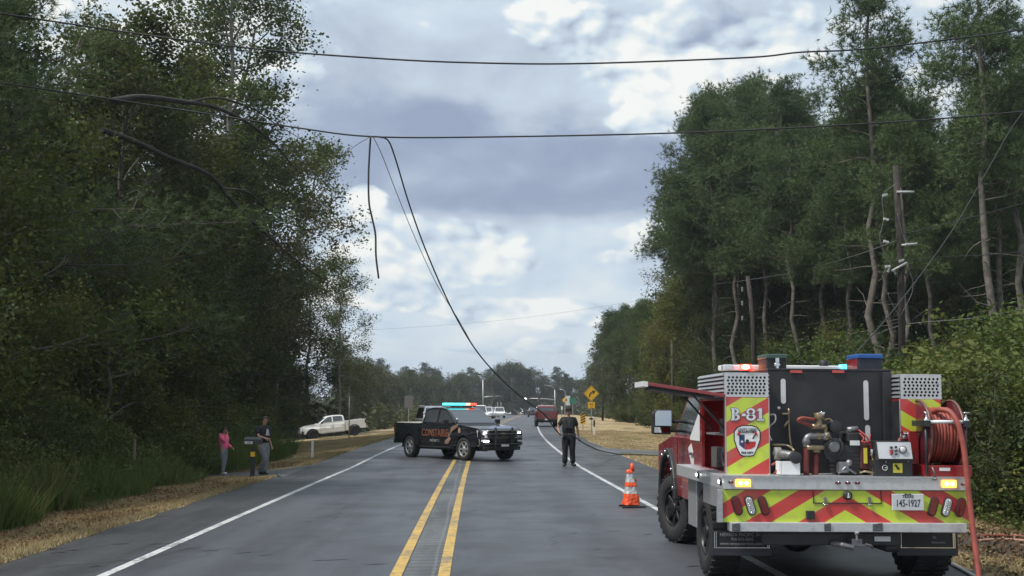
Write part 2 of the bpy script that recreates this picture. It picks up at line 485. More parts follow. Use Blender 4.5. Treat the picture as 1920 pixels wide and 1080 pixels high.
nt = RUM.node_tree; b = nt.nodes['Principled BSDF']; g = nt.nodes.new('ShaderNodeNewGeometry'); x, y, z = sep(nt, g.outputs['Position'])
wv = noise(nt, g.outputs['Position'], 3, 3, .5); gv = ((y * 3.3 + wv * .35).fr() - .5).abs().step(.25, .45)
old = b.inputs['Base Color'].links[0].from_socket
sp = noise(nt, g.outputs['Position'], 34, 3, .7).step(.56, .66)
c = mixc(nt, gv * .35, old, (.028, .03, .032)); c = mixc(nt, sp * .35, c, (.24, .25, .25))
scr = (x + .53 - noise(nt, comb(nt, 0.0, y * .12, 2.0), 1.0, 2, .5) * .15 - .03).abs(); c = mixc(nt, (1 - scr.step(.004, .03)) * .22, c, (.26, .27, .28))
nt.links.new(c, b.inputs['Base Color'])
bn = nt.nodes.new('ShaderNodeBump'); bn.inputs['Distance'].default_value = .03; bn.inputs['Strength'].default_value = .7; bn.invert = True; nt.links.new(gv.k, bn.inputs['Height']); nt.links.new(bn.outputs[0], b.inputs['Normal'])
stripe('rumble_strip', -.585, .36, RUM, .004); stripe('road_centre_line', -.85, .13, YEL, .008); stripe('road_centre_line', -.335, .13, YEL, .008)

# short dark tar marks lying across the lanes
TAR = mat('tar', (.012, .012, .014), .55)
for px, py, w in ((100, 1028, 46), (112, 1036, 30), (135, 1032, 20), (225, 1020, 34), (297, 1020, 40), (305, 1026, 16), (360, 1028, 30), (392, 1033, 26), (455, 1037, 30), (498, 1041, 24), (620, 1050, 66), (705, 1058, 40), (775, 1052, 24), (180, 1062, 20), (577, 978, 16), (485, 977, 12),
                  (1112, 965, 14), (1150, 996, 30), (1215, 1002, 22), (1075, 1000, 14), (1120, 1030, 18), (1300, 1062, 30)):
    c = gr(px, py); a = gr(px - w / 2, py); hw = abs(c.x - a.x); n_ = 9; up_ = []; dn = []
    for i in range(n_ + 1):
        t = i / n_ * 2 - 1; th = .035 * (1 - t * t) * U_.uniform(.4, 1.2) + .004; mid = c.y + U_.uniform(-.02, .02) + .05 * t
        up_.append((c.x + t * hw, mid + th, .0025)); dn.append((c.x + t * hw, mid - th, .0025))
    me = bpy.data.meshes.new('tar_mark'); me.from_pydata(dn + up_[::-1], [], [tuple(range(2 * n_ + 2))]); me.materials.append(TAR); tag(link('tar_mark', me), kind='structure')
# driveways (sheets that follow the ground)
def drive(name, cl, w, m):
    P = smooth_path([Vector((x, y, 0)) for x, y in cl], 6); n = len(P); V = []; 
    for i, p in enumerate(P):
        t = (P[min(i + 1, n - 1)] - P[max(0, i - 1)]).normalized(); nn = Vector((-t.y, t.x, 0))
        k = i / (n - 1); ww = w[0] * (1 - k) + w[1] * k
        ww = w[1] + (w[0] - w[1]) * max(0, 1 - k * 3.5) ** 2
        for s in np.linspace(-1, 1, 5):
            q = p + nn * ww / 2 * s; V.append((q.x, q.y, G(q.x, q.y) + (.012 if abs(q.x) > 5.2 else .002)))
    i, j = np.meshgrid(np.arange(4), np.arange(n - 1)); a = (j * 5 + i).ravel()
    return tag(link(name, npmesh(name, V, np.stack([a, a + 1, a + 6, a + 5], -1), m, True)), kind='structure')
DRV = asphalt('driveway_asphalt', (.085, .088, .092), .2, True)
drive('driveway', [(-5.2, 35.9), (-6.5, 35.9), (-9, 36.3), (-12, 37), (-16, 38.5)], (7.5, 3.2), DRV)
drive('driveway', [(5.3, 50), (7, 50), (10, 50), (16, 51), (24, 53)], (9, 4.5), DRV)

# ------------------------------------------------------------------ foliage
def leafmat(name, c1, c2, c3=None, tr=.32, rough=.6):
    m = bpy.data.materials.new(name); m.use_nodes = True; nt = m.node_tree; nt.nodes.clear()
    out = nt.nodes.new('ShaderNodeOutputMaterial')
    g = nt.nodes.new('ShaderNodeNewGeometry'); oi = nt.nodes.new('ShaderNodeObjectInfo')
    ri = NX(nt, g.outputs['Random Per Island']); ro = NX(nt, oi.outputs['Random'])
    n = noise(nt, g.outputs['Position'], .45, 3, .6)
    f = (ri * .5 + (n - .5) * 1.6 + ro * .5).cl()
    c = mixc(nt, f, c1, c2)
    if c3: c = mixc(nt, ((noise(nt, g.outputs['Position'], .28, 3, .5) + (ri - .5) * .25 + (ro - .5) * .15)).step(.56, .68) * .8, c, c3)
    p = nt.nodes.new('ShaderNodeBsdfPrincipled'); p.inputs['Roughness'].default_value = rough; p.inputs['Specular IOR Level'].default_value = .14
    t = nt.nodes.new('ShaderNodeBsdfTranslucent'); ms = nt.nodes.new('ShaderNodeMixShader'); ms.inputs[0].default_value = tr
    nt.links.new(c, p.inputs['Base Color'])
    c2_ = mixc(nt, .5, c, (.12, .14, .02)); nt.links.new(c2_, t.inputs[0])
    nt.links.new(p.outputs[0], ms.inputs[1]); nt.links.new(t.outputs[0], ms.inputs[2]); nt.links.new(ms.outputs[0], out.inputs[0])
    return m
BARK = mat('pine_bark', (.115, .10, .085), .9, var=.4, scale=3, bump=.8, bscale=14)
BARKG = mat('grey_bark', (.15, .14, .125), .9, var=.4, scale=2.5, bump=.7, bscale=18)
L_OAK = leafmat('oak_leaves', (0.0457, 0.0756, 0.0244), (0.0914, 0.1269, 0.0390), (.085, .078, .028))
L_MIX = leafmat('sweetgum_leaves', (0.0526, 0.0805, 0.0230), (0.1292, 0.1518, 0.0379), (.15, .13, .035))
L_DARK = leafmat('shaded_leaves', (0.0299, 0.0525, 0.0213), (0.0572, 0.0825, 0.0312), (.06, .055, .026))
L_YEL = leafmat('yellowing_leaves', (.08, .10, .03), (.14, .15, .045), (.16, .13, .04), .3)
L_BROWN = leafmat('turning_leaves', (.06, .055, .03), (.10, .07, .04), (.085, .085, .035), .25)
L_BUSH = leafmat('bright_bush_leaves', (.065, .10, .028), (.13, .16, .045), (.15, .15, .045), .3)
L_WEED = leafmat('weed_leaves', (0.0572, 0.0935, 0.0264), (0.1201, 0.1540, 0.0440), (.19, .145, .075), .3)
N_PINE = leafmat('pine_needles', (0.0599, 0.0960, 0.0432), (0.1148, 0.1620, 0.0660), None, .15)
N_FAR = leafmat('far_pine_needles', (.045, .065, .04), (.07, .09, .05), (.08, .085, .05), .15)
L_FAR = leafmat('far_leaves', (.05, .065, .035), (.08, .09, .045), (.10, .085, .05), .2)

def quads(C, size, asp=.55, flat=.5, r=rng):
    """one leaf (a rhombus) per centre"""
    n = len(C); d = r.normal(size=(n, 3)); d[:, 2] *= .6; d[:, 2] -= .15; d /= np.linalg.norm(d, axis=1)[:, None] + 1e-9
    w = r.normal(size=(n, 3)); w[:, 2] *= (1 - flat)
    w -= (w * d).sum(1)[:, None] * d; w /= np.linalg.norm(w, axis=1)[:, None] + 1e-9
    s = size * r.uniform(.5, 1.5, n)[:, None]
    V = np.stack([C - d * s * .5, C + w * s * asp * .5, C + d * s * .5, C - w * s * asp * .5], 1)
    return V.reshape(-1, 3)
def leafmesh(name, C, size, m, asp=.55, flat=.5, r=rng):
    V = quads(np.asarray(C, float), size, asp, flat, r); n = len(V) // 4
    return npmesh(name, V, np.arange(4 * n).reshape(n, 4), m)
def needlemesh(name, C, D, size, wid, k, m, r=rng, spread=.75):
    """k thin needles radiating round direction D from every centre"""
    C = np.repeat(np.asarray(C, float), k, 0); D = np.repeat(np.asarray(D, float), k, 0)
    d = D + r.normal(size=C.shape) * spread; d /= np.linalg.norm(d, axis=1)[:, None] + 1e-9
    w = np.cross(d, r.normal(size=C.shape)); w /= np.linalg.norm(w, axis=1)[:, None] + 1e-9
    s = size * r.uniform(.7, 1.2, len(C))[:, None]
    V = np.stack([C - w * wid * .5, C + w * wid * .5, C + d * s], 1).reshape(-1, 3)
    return npmesh(name, V, np.arange(len(V)).reshape(-1, 3), m)
def wob(r, p0, d, L, n, curl=.18, up=0.0):
    P = [Vector(p0)]; d = Vector(d).normalized()
    for i in range(n):
        d = (d + Vector(r.normal(0, curl, 3)) + Vector((0, 0, up))).normalized(); P.append(P[-1] + d * (L / n))
    return P
def broadleaf(seed, H, cb, Rad, leaves, size, lean=(0, 0), open_=1.0, sig=.33, nprim=None, trunk_r=.2, prof='oval'):
    """skeleton (MB) and leaf centres of one broad-leaved tree"""
    r = np.random.default_rng(seed); mb = MB(); A = []
    T = [Vector((0, 0, 0))]; n = 9
    for i in range(1, n + 1):
        k = i / n
        T.append(Vector((lean[0] * k + r.normal(0, .12), lean[1] * k + r.normal(0, .12), H * .93 * k)))
    mb.tube(T, [trunk_r * (1.25 if i == 0 else 1) * (1 - .82 * i / n) + .015 for i in range(n + 1)], 7)
    np_ = nprim or int(12 + H)
    for b in range(np_):
        k = cb / H + (1 - cb / H) * (b + r.uniform(0, 1)) / np_ * .97
        i = min(int(k / .93 * n), n - 1); f = min(1, k / .93 * n - i); p = T[i].lerp(T[i + 1], min(1, f))
        kk = (k - cb / H) / (1 - cb / H)
        shape = {'oval': math.sin(math.pi * min(1, .18 + kk * .78)) ** .7, 'cone': (1 - kk) ** .8 + .15, 'wide': (.45 + .55 * math.sin(math.pi * (kk * .8 + .1)))}[prof]
        L = Rad * shape * r.uniform(.7, 1.15); a = r.uniform(0, 2 * math.pi)
        el = .15 + .75 * kk
        P = wob(r, p, (math.cos(a), math.sin(a), math.tan(el * .9)), L * 1.1, 5, .2, .03)
        r0 = trunk_r * (.36 - .2 * kk)
        mb.tube(P, [r0 * (1 - .8 * j / 5) + .008 for j in range(6)], 5, False)
        for s in range(int((4 + 2 * L) * open_)):
            q = r.uniform(.3, 1); j = min(int(q * 5), 4); p2 = P[j].lerp(P[j + 1], q * 5 - j)
            d2 = (P[j + 1] - P[j]).normalized() + Vector(r.normal(0, .65, 3))
            L2 = L * r.uniform(.18, .42) + .3
            P2 = wob(r, p2, d2, L2, 3, .25, .04)
            mb.tube(P2, [r0 * .3, r0 * .2, r0 * .12, .006], 4, False)
            A += [P2[2], P2[3], P2[3] + Vector(r.normal(0, .25, 3))]
        A += [P[5], P[4]]
    A += [T[-1], T[-1] + Vector((0, 0, .4))]
    A = np.array([tuple(a) for a in A]); m = max(1, leaves // len(A))
    C = np.repeat(A, m, 0) + r.normal(0, 1, (len(A) * m, 3)) * (sig * np.array([1, 1, .75]))
    C[:, 2] = np.maximum(C[:, 2], .3)
    return mb, C, A
def pine(seed, H, cb, Rad, tufts, size=.3, wid=.03, k=9, trunk_r=.22, lean=(0, 0), dead=10, csig=.42, prof=0, bend=.1, nbf=2.9):
    r = np.random.default_rng(seed); mb = MB(); A = []; D = []
    n = 10; T = [Vector((0, 0, 0))]
    for i in range(1, n + 1):
        t = i / n; T.append(Vector((lean[0] * t + r.normal(0, bend), lean[1] * t + r.normal(0, bend), H * .97 * t)))
    mb.tube(T, [trunk_r * (1.15 if i == 0 else 1) * (1 - .78 * i / n) + .01 for i in range(n + 1)], 8)
    def onT(z):
        q = min(.999, z / (H * .97)) * n; i = int(q); return T[i].lerp(T[i + 1], q - i)
    nb = int((H - cb) * nbf)
    for b in range(nb):
        kk = (b + r.uniform(0, 1)) / nb; z = cb + (H - cb) * kk * .97; p = onT(z)
        L = Rad * ((1 - kk) ** .62 * (.55 + .45 * min(1, kk * 4 + prof)) + .12) * r.uniform(.65, 1.2); a = r.uniform(0, 2 * math.pi)
        P = wob(r, p, (math.cos(a), math.sin(a), .05 + .7 * kk), L, 4, .14, .06)
        r0 = trunk_r * .28 * (1 - .6 * kk)
        mb.tube(P, [r0, r0 * .75, r0 * .5, r0 * .35, .012], 5, False)
        for s in range(int(2 + L * 2.2)):
            q = r.uniform(.35, 1); j = min(int(q * 4), 3); p2 = P[j].lerp(P[j + 1], q * 4 - j)
            d2 = (P[j + 1] - P[j]).normalized() * .6 + Vector(r.normal(0, .5, 3)) + Vector((0, 0, .3))
            P2 = wob(r, p2, d2, r.uniform(.4, 1.0), 2, .2, .08)
            mb.tube(P2, [r0 * .3, r0 * .2, .008], 4, False)
            A.append(P2[2]); D.append(tuple((P2[2] - P2[0]).normalized() + Vector((0, 0, .45))))
        A.append(P[4]); D.append(tuple((P[4] - P[2]).normalized() + Vector((0, 0, .4))))
    for b in range(dead):     # bare broken stubs below the crown
        z = cb * r.uniform(.25, 1.0); p = onT(z); a = r.uniform(0, 2 * math.pi)
        P = wob(r, p, (math.cos(a), math.sin(a), r.uniform(-.2, .3)), r.uniform(.5, 2.2), 3, .2, 0)
        mb.tube(P, [.035, .025, .018, .006], 4, False)
    A = np.array([tuple(a) for a in A]); D = np.array(D); m = max(1, tufts // len(A))
    o = r.normal(0, 1, (len(A) * m, 3)) * (csig * np.array([1, 1, .62]))
    C = np.repeat(A, m, 0) + o; DD = np.repeat(D, m, 0) * .8 + o / csig * .7
    DD /= np.linalg.norm(DD, axis=1)[:, None] + 1e-9
    return mb, (C, DD, size, wid, k, r)
def tree_proto(kind, leafm, barkm, args, leafsize=.17, asp=.6):
    """two meshes: wood and crown"""
    if kind == 'pine':
        mb, (C, D, s, w, k, r) = pine(**args)
        return mb.mesh('trunk', barkm, False), needlemesh('crown', C, D, s, w, k, leafm, r)
    mb, C, A = broadleaf(**args)
    return mb.mesh('trunk', barkm, False), leafmesh('crown', C, leafsize, leafm, asp)
def CURVE(px): return float(np.interp(px, [-400, 0, 200, 300, 400, 500, 600, 650, 700, 1100, 1150, 1200, 1245, 1265, 1295, 1335, 1385, 1440, 1500, 1560, 1600, 1650, 1700, 1750, 1800, 1850, 1920, 2300],
        [-300, -60, 10, 70, 150, 250, 350, 450, 560, 690, 575, 555, 420, 320, 250, 185, 150, 132, 150, 185, 215, 170, 130, 190, 230, 200, 160, -100]))
def cap_s(X, Y, H, s): return min(s, ((773 - CURVE(887 + 2200 * X / Y)) / 2200 * Y + 1.75) / H)
HPR = dict(oakA=23, oakB=20, oakC=17, pineA=25.5, pineB=24.5)
def put_tree(name, proto, X, Y, rz, s, label, group=None, cat='tree', sz=None, leafm=None, dz=0.0, tilt=(0, 0)):
    root = empty(name, (X, Y, G(X, Y) - .05 + dz), (tilt[0], tilt[1], rz), label, cat, group)
    root.scale = (s, s, sz or s)
    link('trunk', proto[0], root); c = link('crown', proto[1], root)
    if leafm:
        c.material_slots[0].link = 'OBJECT'; c.material_slots[0].material = leafm
    return root
PR = {}
# crown prototypes (shared mesh data)
PR['oakA'] = tree_proto('b', L_OAK, BARKG, dict(seed=11, H=22, cb=5, Rad=5.2, leaves=30000, size=0), .19)
PR['oakB'] = tree_proto('b', L_MIX, BARKG, dict(seed=12, H=19, cb=3, Rad=4.6, leaves=30000, size=0), .19)
PR['oakC'] = tree_proto('b', L_DARK, BARKG, dict(seed=13, H=16, cb=1.5, Rad=4.2, leaves=30000, size=0, prof='wide'), .18)
PR['open'] = tree_proto('b', L_OAK, BARKG, dict(seed=24, H=27, cb=11, Rad=5.0, leaves=17000, size=0, sig=.36, open_=.75, nprim=26, trunk_r=.24), .19)
PR['lean'] = tree_proto('b', L_OAK, BARKG, dict(seed=27, H=25, cb=10, Rad=4.4, leaves=15000, size=0, sig=.36, open_=.75, nprim=24, trunk_r=.22, lean=(4.2, 0)), .19)
PR['lean2'] = tree_proto('b', L_MIX, BARKG, dict(seed=33, H=22, cb=6, Rad=4.4, leaves=15000, size=0, sig=.38, open_=.75, nprim=26, lean=(5.0, 0)), .2)
PR['open2'] = tree_proto('b', L_MIX, BARKG, dict(seed=31, H=22, cb=6, Rad=4.4, leaves=15000, size=0, sig=.4, open_=.75, nprim=26), .2)
PR['under'] = tree_proto('b', L_MIX, BARKG, dict(seed=15, H=8, cb=.8, Rad=3.0, leaves=16000, size=0, prof='wide', trunk_r=.1, nprim=18), .13)
PR['underB'] = tree_proto('b', L_DARK, BARKG, dict(seed=16, H=6, cb=.4, Rad=2.8, leaves=16000, size=0, prof='wide', trunk_r=.08, nprim=18), .12)
PR['pineA'] = tree_proto('pine', N_PINE, BARK, dict(seed=41, H=25, cb=11.5, Rad=4.6, tufts=11000, wid=.036, csig=.4, size=.3, prof=.3))
PR['pineB'] = tree_proto('pine', N_PINE, BARK, dict(seed=42, H=24, cb=10.5, Rad=5.0, tufts=12000, wid=.036, csig=.4, size=.3, prof=.3))
PR['pineC'] = tree_proto('pine', N_PINE, BARK, dict(seed=43, H=21, cb=11, Rad=3.0, tufts=4200, csig=.36, wid=.034, trunk_r=.2, bend=.22, dead=16))
PR['pineN'] = tree_proto('pine', N_PINE, BARK, dict(nbf=5, seed=44, H=13.5, cb=3.0, Rad=5.6, tufts=8200, size=.24, wid=.017, k=12, trunk_r=.26, csig=.4, prof=.5))
PR['farA'] = tree_proto('b', L_FAR, BARKG, dict(seed=51, H=15, cb=2, Rad=4.6, leaves=6000, size=0, sig=.55), .42)
PR['farB'] = tree_proto('b', L_FAR, BARKG, dict(seed=52, H=17, cb=4, Rad=4.2, leaves=5000, size=0, sig=.5), .42)
PR['farP'] = tree_proto('pine', N_FAR, BARK, dict(seed=53, H=18, cb=7, Rad=3.6, tufts=1800, size=.45, wid=.09, k=7))
# shrub: foliage from near the ground on many thin stems
def shrub_proto(seed, H, Rad, leaves, size, m):
    r = np.random.default_rng(seed); mb = MB(); A = []
    for i in range(16):
        a = r.uniform(0, 6.28); q = r.uniform(.1, 1)
        P = wob(r, (math.cos(a) * .15, math.sin(a) * .15, 0), (math.cos(a) * q * Rad / H * 1.2, math.sin(a) * q * Rad / H * 1.2, 1), H * r.uniform(.7, 1.1), 4, .16, 0)
        mb.tube(P, [.03, .024, .018, .012, .005], 4, False)
        for j in range(1, 5):
            A.append(P[j])
            for _ in range(3): A.append(P[j] + Vector(r.normal(0, .35, 3)) * Rad * .5)
    A = np.array([tuple(a) for a in A]); A[:, 2] = np.clip(A[:, 2], .1, H * 1.1)
    k = leaves // len(A); C = np.repeat(A, k, 0) + r.normal(0, .2, (len(A) * k, 3)) * Rad * .36
    C[:, 2] = np.abs(C[:, 2])
    return mb.mesh('stems', BARKG, False), leafmesh('foliage', C, size, m, .6)
PR['shA'] = shrub_proto(61, 3.0, 1.9, 13000, .095, L_BUSH)
PR['shB'] = shrub_proto(62, 2.4, 2.0, 13000, .09, L_DARK)
def put_shrub(proto, X, Y, rz, s, label, group, m=None, sz=None, dz=0.0):
    root = empty('shrub', (X, Y, G(X, Y) - .05 + dz), (0, 0, rz), label, 'shrub', group); root.scale = (s, s, sz or s)
    link('stems', proto[0], root); c = link('foliage', proto[1], root)
    if m: c.material_slots[0].link = 'OBJECT'; c.material_slots[0].material = m
    return root
U = rng.uniform
# ---- left side, front trees that can be told apart
PINE_N = put_tree('pine_tree', PR['pineN'], -14.6, 34, 1.0, 1.28, 'dark dense pine whose crown overhangs the verge at the far left of the photo', sz=1.08)
put_tree('oak_tree', PR['open'], -12.6, 60, 2.2, 1.02, 'tall open oak with sky showing through its crown, above the left treeline')
put_tree('oak_tree', PR['lean'], -16.6, 64, .25, 1.03, 'slender open oak whose crown leans farthest towards the road at the top left')
put_tree('oak_tree', PR['lean2'], -16.2, 84, .1, 1.0, 'pale open oak reaching over the sky under the sagging lower wire')
put_tree('oak_tree', PR['open2'], -12.6, 112, 2.4, .78, 'smaller open tree with ragged edge behind the white pickup', leafm=L_OAK)
put_tree('pine_tree', PR['pineB'], -15.5, 24, 3.0, .85, 'pine cut by the left edge of the photo behind the verge weeds')
put_tree('sweetgum_tree', PR['oakC'], -13.3, 44, .3, .95, 'dark leafy tree directly behind the two people at the mailbox')
put_tree('sweetgum_tree', PR['oakC'], -13.2, 59, .7, .88, 'dense dark tree hiding the trunks of the tall open oaks')
put_tree('sweetgum_tree', PR['oakB'], -14.0, 52, 1.8, .95, 'yellow green sweetgum beneath the tall open oaks', leafm=L_MIX)
put_tree('oak_tree', PR['oakA'], -15, 66, 5.1, .92, 'full dark oak left of the pale open oak')
put_tree('oak_tree', PR['oakC'], -14.3, 76, 2.9, 1.2, 'rusty leaved dark tree standing at the tail of the left tree wall', leafm=L_BROWN)
put_tree('sweetgum_tree', PR['oakB'], -21, 113, .9, .93, 'olive tree rising straight behind the white pickup', leafm=L_OAK)
put_tree('sweetgum_tree', PR['oakC'], -16.8, 121, 3.3, 1.1, 'rounded tree ending the left tree wall beyond the white pickup')
gl = 'understorey trees along the left verge'
for i, (x, y, s, m, rz) in enumerate([(-11.2, 22, .8, L_DARK, 0), (-11.6, 28, .95, L_MIX, 1), (-12.4, 32, .8, L_YEL, 2), (-11.8, 38.5, .9, L_MIX, 3), (-13.2, 40, 1.0, L_YEL, 4),
        (-12.2, 46, .95, L_DARK, 5), (-12.6, 50, .9, L_MIX, .6), (-13.6, 56, 1.0, L_DARK, 1.6), (-14.2, 63, .9, L_BROWN, 2.6), (-15.0, 72, 1.0, L_MIX, 3.6),
        (-16.5, 82, .9, L_DARK, 4.4), (-21, 112, 1.1, L_MIX, 5.6), (-18, 116, .95, L_MIX, .2), (-11.6, 17, .9, L_DARK, 1.3), (-17, 114, .9, L_MIX, 2.2)]):
    put_tree('understorey_tree', PR['under' if i % 2 else 'underB'], x, y, rz, s, 'low leafy tree in the thicket under the tall trees left of the road', gl, leafm=m)
gw = 'tall trees packed in the left wood'
n = 0
for row, (xb, y0, y1, st) in enumerate([(-17.5, 16, 112, 6.2), (-22.5, 14, 130, 6.5), (-29, 18, 150, 7.5), (-37, 30, 160, 10)]):
    y = y0
    while y < y1:
        k = ['oakA', 'oakC', 'oakB', 'pineA' if row > 1 else 'oakB', 'oakA', 'oakC'][n % 6]
        s = U(.85, 1.08) * (1 if row else .9)
        X_, Y_ = xb + U(-1.6, 1.6), y + U(-1.5, 1.5)
        if 84 < Y_ < 108 and X_ > -27: y += st; n += 1; continue
        s = max(.45, cap_s(X_, Y_, HPR[k], s))
        put_tree('forest_tree', PR[k], X_, Y_, U(0, 6.28), s, 'tall dark tree inside the dense wood left of the road', gw,
                 leafm=(None if k == 'pineA' else [L_DARK, L_OAK, L_MIX, L_DARK, L_BROWN][n % 5]))
        y += st * U(.8, 1.2); n += 1
# ---- right side
put_tree('pine_tree', PR['pineC'], 21.0, 60, .5, 1.13, 'tallest slender pine with a sparse crown, behind the broken utility pole', tilt=(0, 0))
put_tree('pine_tree', PR['pineC'], 22.0, 62, 3.5, .98, 'thin pine standing just right of the tallest slender pine')
put_tree('pine_tree', PR['pineC'], 22.6, 50.5, 1.9, 1.02, 'gnarled pine at the right edge of the photo where the wires pass')
put_tree('pine_tree', PR['pineC'], 24.6, 52, 4.2, .96, 'forked thin pine partly cut by the right edge of the photo')
put_tree('pine_tree', PR['pineC'], 25.6, 56, 5.2, .9, 'thin pine behind the gnarled pine at the right edge')
gp = 'full pines massed in the right wood'
for x, y, k, s, rz in [(15.2, 88, 'pineB', .92, 0), (16.6, 82, 'pineA', 1.0, 1), (19.2, 84, 'pineB', 1.06, 2), (21.6, 80, 'pineA', 1.06, 3), (24.2, 84, 'pineB', 1.02, 4),
        (27, 80, 'pineA', .98, 5), (18.5, 92, 'pineA', 1.0, 2.2), (22.5, 94, 'pineB', 1.05, 1.2), (30, 84, 'pineB', .9, .4), (33.5, 86, 'pineA', .85, 3.3), (26, 72, 'pineA', .82, 2.4),
        (29.5, 70, 'pineB', .80, 1.7), (32.5, 68, 'pineA', .85, 4.6), (36, 66, 'pineB', .92, 5.5), (22.6, 70, 'pineB', .72, .9), (34, 58, 'pineA', .78, 2.0), (30, 60, 'pineB', .72, 3.9), (39, 60, 'pineB', .9, 1), (44, 62, 'pineA', 1.0, 2), (38, 74, 'pineA', 1, 0)]:
    x = max(x, (1345 - 887) / 2200 * y) if y > 64 else x
    s = cap_s(x, y, HPR[k], s * 1.25)
    put_tree('pine_tree', PR[k], x, y, rz, s, 'full dark pine in the tall tree mass right of the road', gp)
gm = 'mixed trees under the right pines'
for i, (x, y, s) in enumerate([(17, 78, .8), (19.5, 74, .85), (21.5, 66, .9), (24, 62, .9), (26, 57, .95), (22, 54, .7), (28, 52, .9), (27, 46, 1.0), (23.5, 44, .8), (31, 48, 1.1), (20.5, 90, 1.0), (16.6, 97, .9), (24, 92, 1.1),
                               (29, 88, 1.2), (30, 76, 1.1), (35, 54, 1.2), (34, 80, 1.2), (28, 66, 1.1), (33, 46, 1.2), (22, 100, 1.2)]):
    put_tree('understorey_tree', PR['under' if i % 3 else 'underB'], x, y, i * 1.1, s * .85, 'low leafy tree between the pine trunks right of the road', gm, leafm=[L_DARK, L_OAK, L_MIX][i % 3])
gt = 'bare stemmed pines along the front of the right wood'
for i, (px, y, h) in enumerate([(1388, 79, .95), (1412, 84, .9), (1436, 77, .92), (1452, 82, .95), (1489, 72, .86), (1520, 78, .9), (1552, 70, .8), (1568, 76, .85), (1600, 66, .78), (1345, 86, .85), (1370, 88, .9), (1710, 56, .72), (1750, 60, .78)]):
    p = onG(px, y); put_tree('pine_tree', PR['pineC'], p.x, p.y, i * 2.3, cap_s(p.x, p.y, 22, h * 1.1) * .97, 'bare stemmed pine standing at the front of the right wood', gt)
ge = 'leafy trees filling the step at the left end of the right wood'
for i, (px, y, yt, k) in enumerate([(1254, 99, 560, 'oakC'), (1272, 96, 545, 'oakB'), (1312, 94, 500, 'oakC'), (1352, 92, 400, 'oakB'), (1372, 91, 440, 'oakC'), (1342, 104, 430, 'oakB'), (1368, 106, 360, 'oakC'), (1265, 108, 540, 'oakB')]):
    p = onG(px, y); put_tree('roadside_tree', PR[k], p.x, p.y, i * 1.3, ((773 - yt) / 2200 * y + 1) / HPR[k], 'leafy tree filling the step at the left end of the right wood', ge, leafm=[L_OAK, L_YEL, L_MIX][i % 3] if i else L_YEL)
gi = 'leafy trees crowding behind the bare stems in the right wood'
for i in range(26):
    px = 1350 + i * 22 + U(-8, 8); y = 84 + (i % 3) * 5 - (px - 1350) * .045; p = onG(px, y); k = ['oakC', 'oakB', 'oakC'][i % 3]
    put_tree('forest_tree', PR[k], p.x, p.y, U(0, 6.28), ((773 - U(455, 560)) / 2200 * y + 1) / HPR[k], 'leafy tree crowding behind the bare stems in the right wood', gi, leafm=[L_DARK, L_OAK, L_MIX][i % 3])
gb = 'trees closing the back of the right wood'
for i in range(39):
    x = 24 + (i % 13) * 3.6 + U(-1, 1); y = 98 + (i // 13) * 11 - (i % 13) * 2.2 + U(-2, 2)
    k = ['oakA', 'oakC', 'oakB'][i % 3]; put_tree('forest_tree', PR[k], x, y, U(0, 6.28), cap_s(x, y, HPR[k], U(.8, 1.2)) * .93, 'dark tree closing the back of the wood right of the road', gb, leafm=[L_DARK, L_OAK][i % 2])
# right side farther along the road
gr_ = 'trees along the right of the road before the curve'
for i, (px, y, k, s) in enumerate([(1246, 100, 'oakB', .78), (1225, 108, 'oakA', .62), (1205, 118, 'pineA', .72), (1180, 132, 'pineB', .82), (1192, 126, 'oakC', .75), (1162, 150, 'pineA', .72), (1168, 140, 'oakC', .72), (1150, 170, 'farP', .85), (1142, 178, 'farA', .85),
        (1128, 205, 'farB', .75), (1225, 128, 'pineB', .9), (1210, 140, 'pineA', .9), (1195, 158, 'pineB', .9), (1240, 118, 'oakA', .9), (1180, 175, 'farP', 1.1), (1165, 190, 'farB', 1.0), (1150, 215, 'farP', .9), (1138, 240, 'farA', 1.0), (1120, 250, 'farB', .95)]):
    p = onG(px, y); s = min(s * 1.3, ((773 - np.interp(px, [1110, 1128, 1150, 1180, 1200, 1250], [705, 680, 590, 566, 562, 570])) / 2200 * y + 1) / dict(farA=16, farB=18, farP=18.5, oakA=23, oakB=20, oakC=17, pineA=25.5, pineB=24.5)[k]) * U(.92, 1.03)
    put_tree('roadside_tree', PR[k], p.x, p.y, i * 1.7, s, 'tree along the right of the road towards the distant curve', gr_, leafm=(L_YEL if i in (0,) else None))
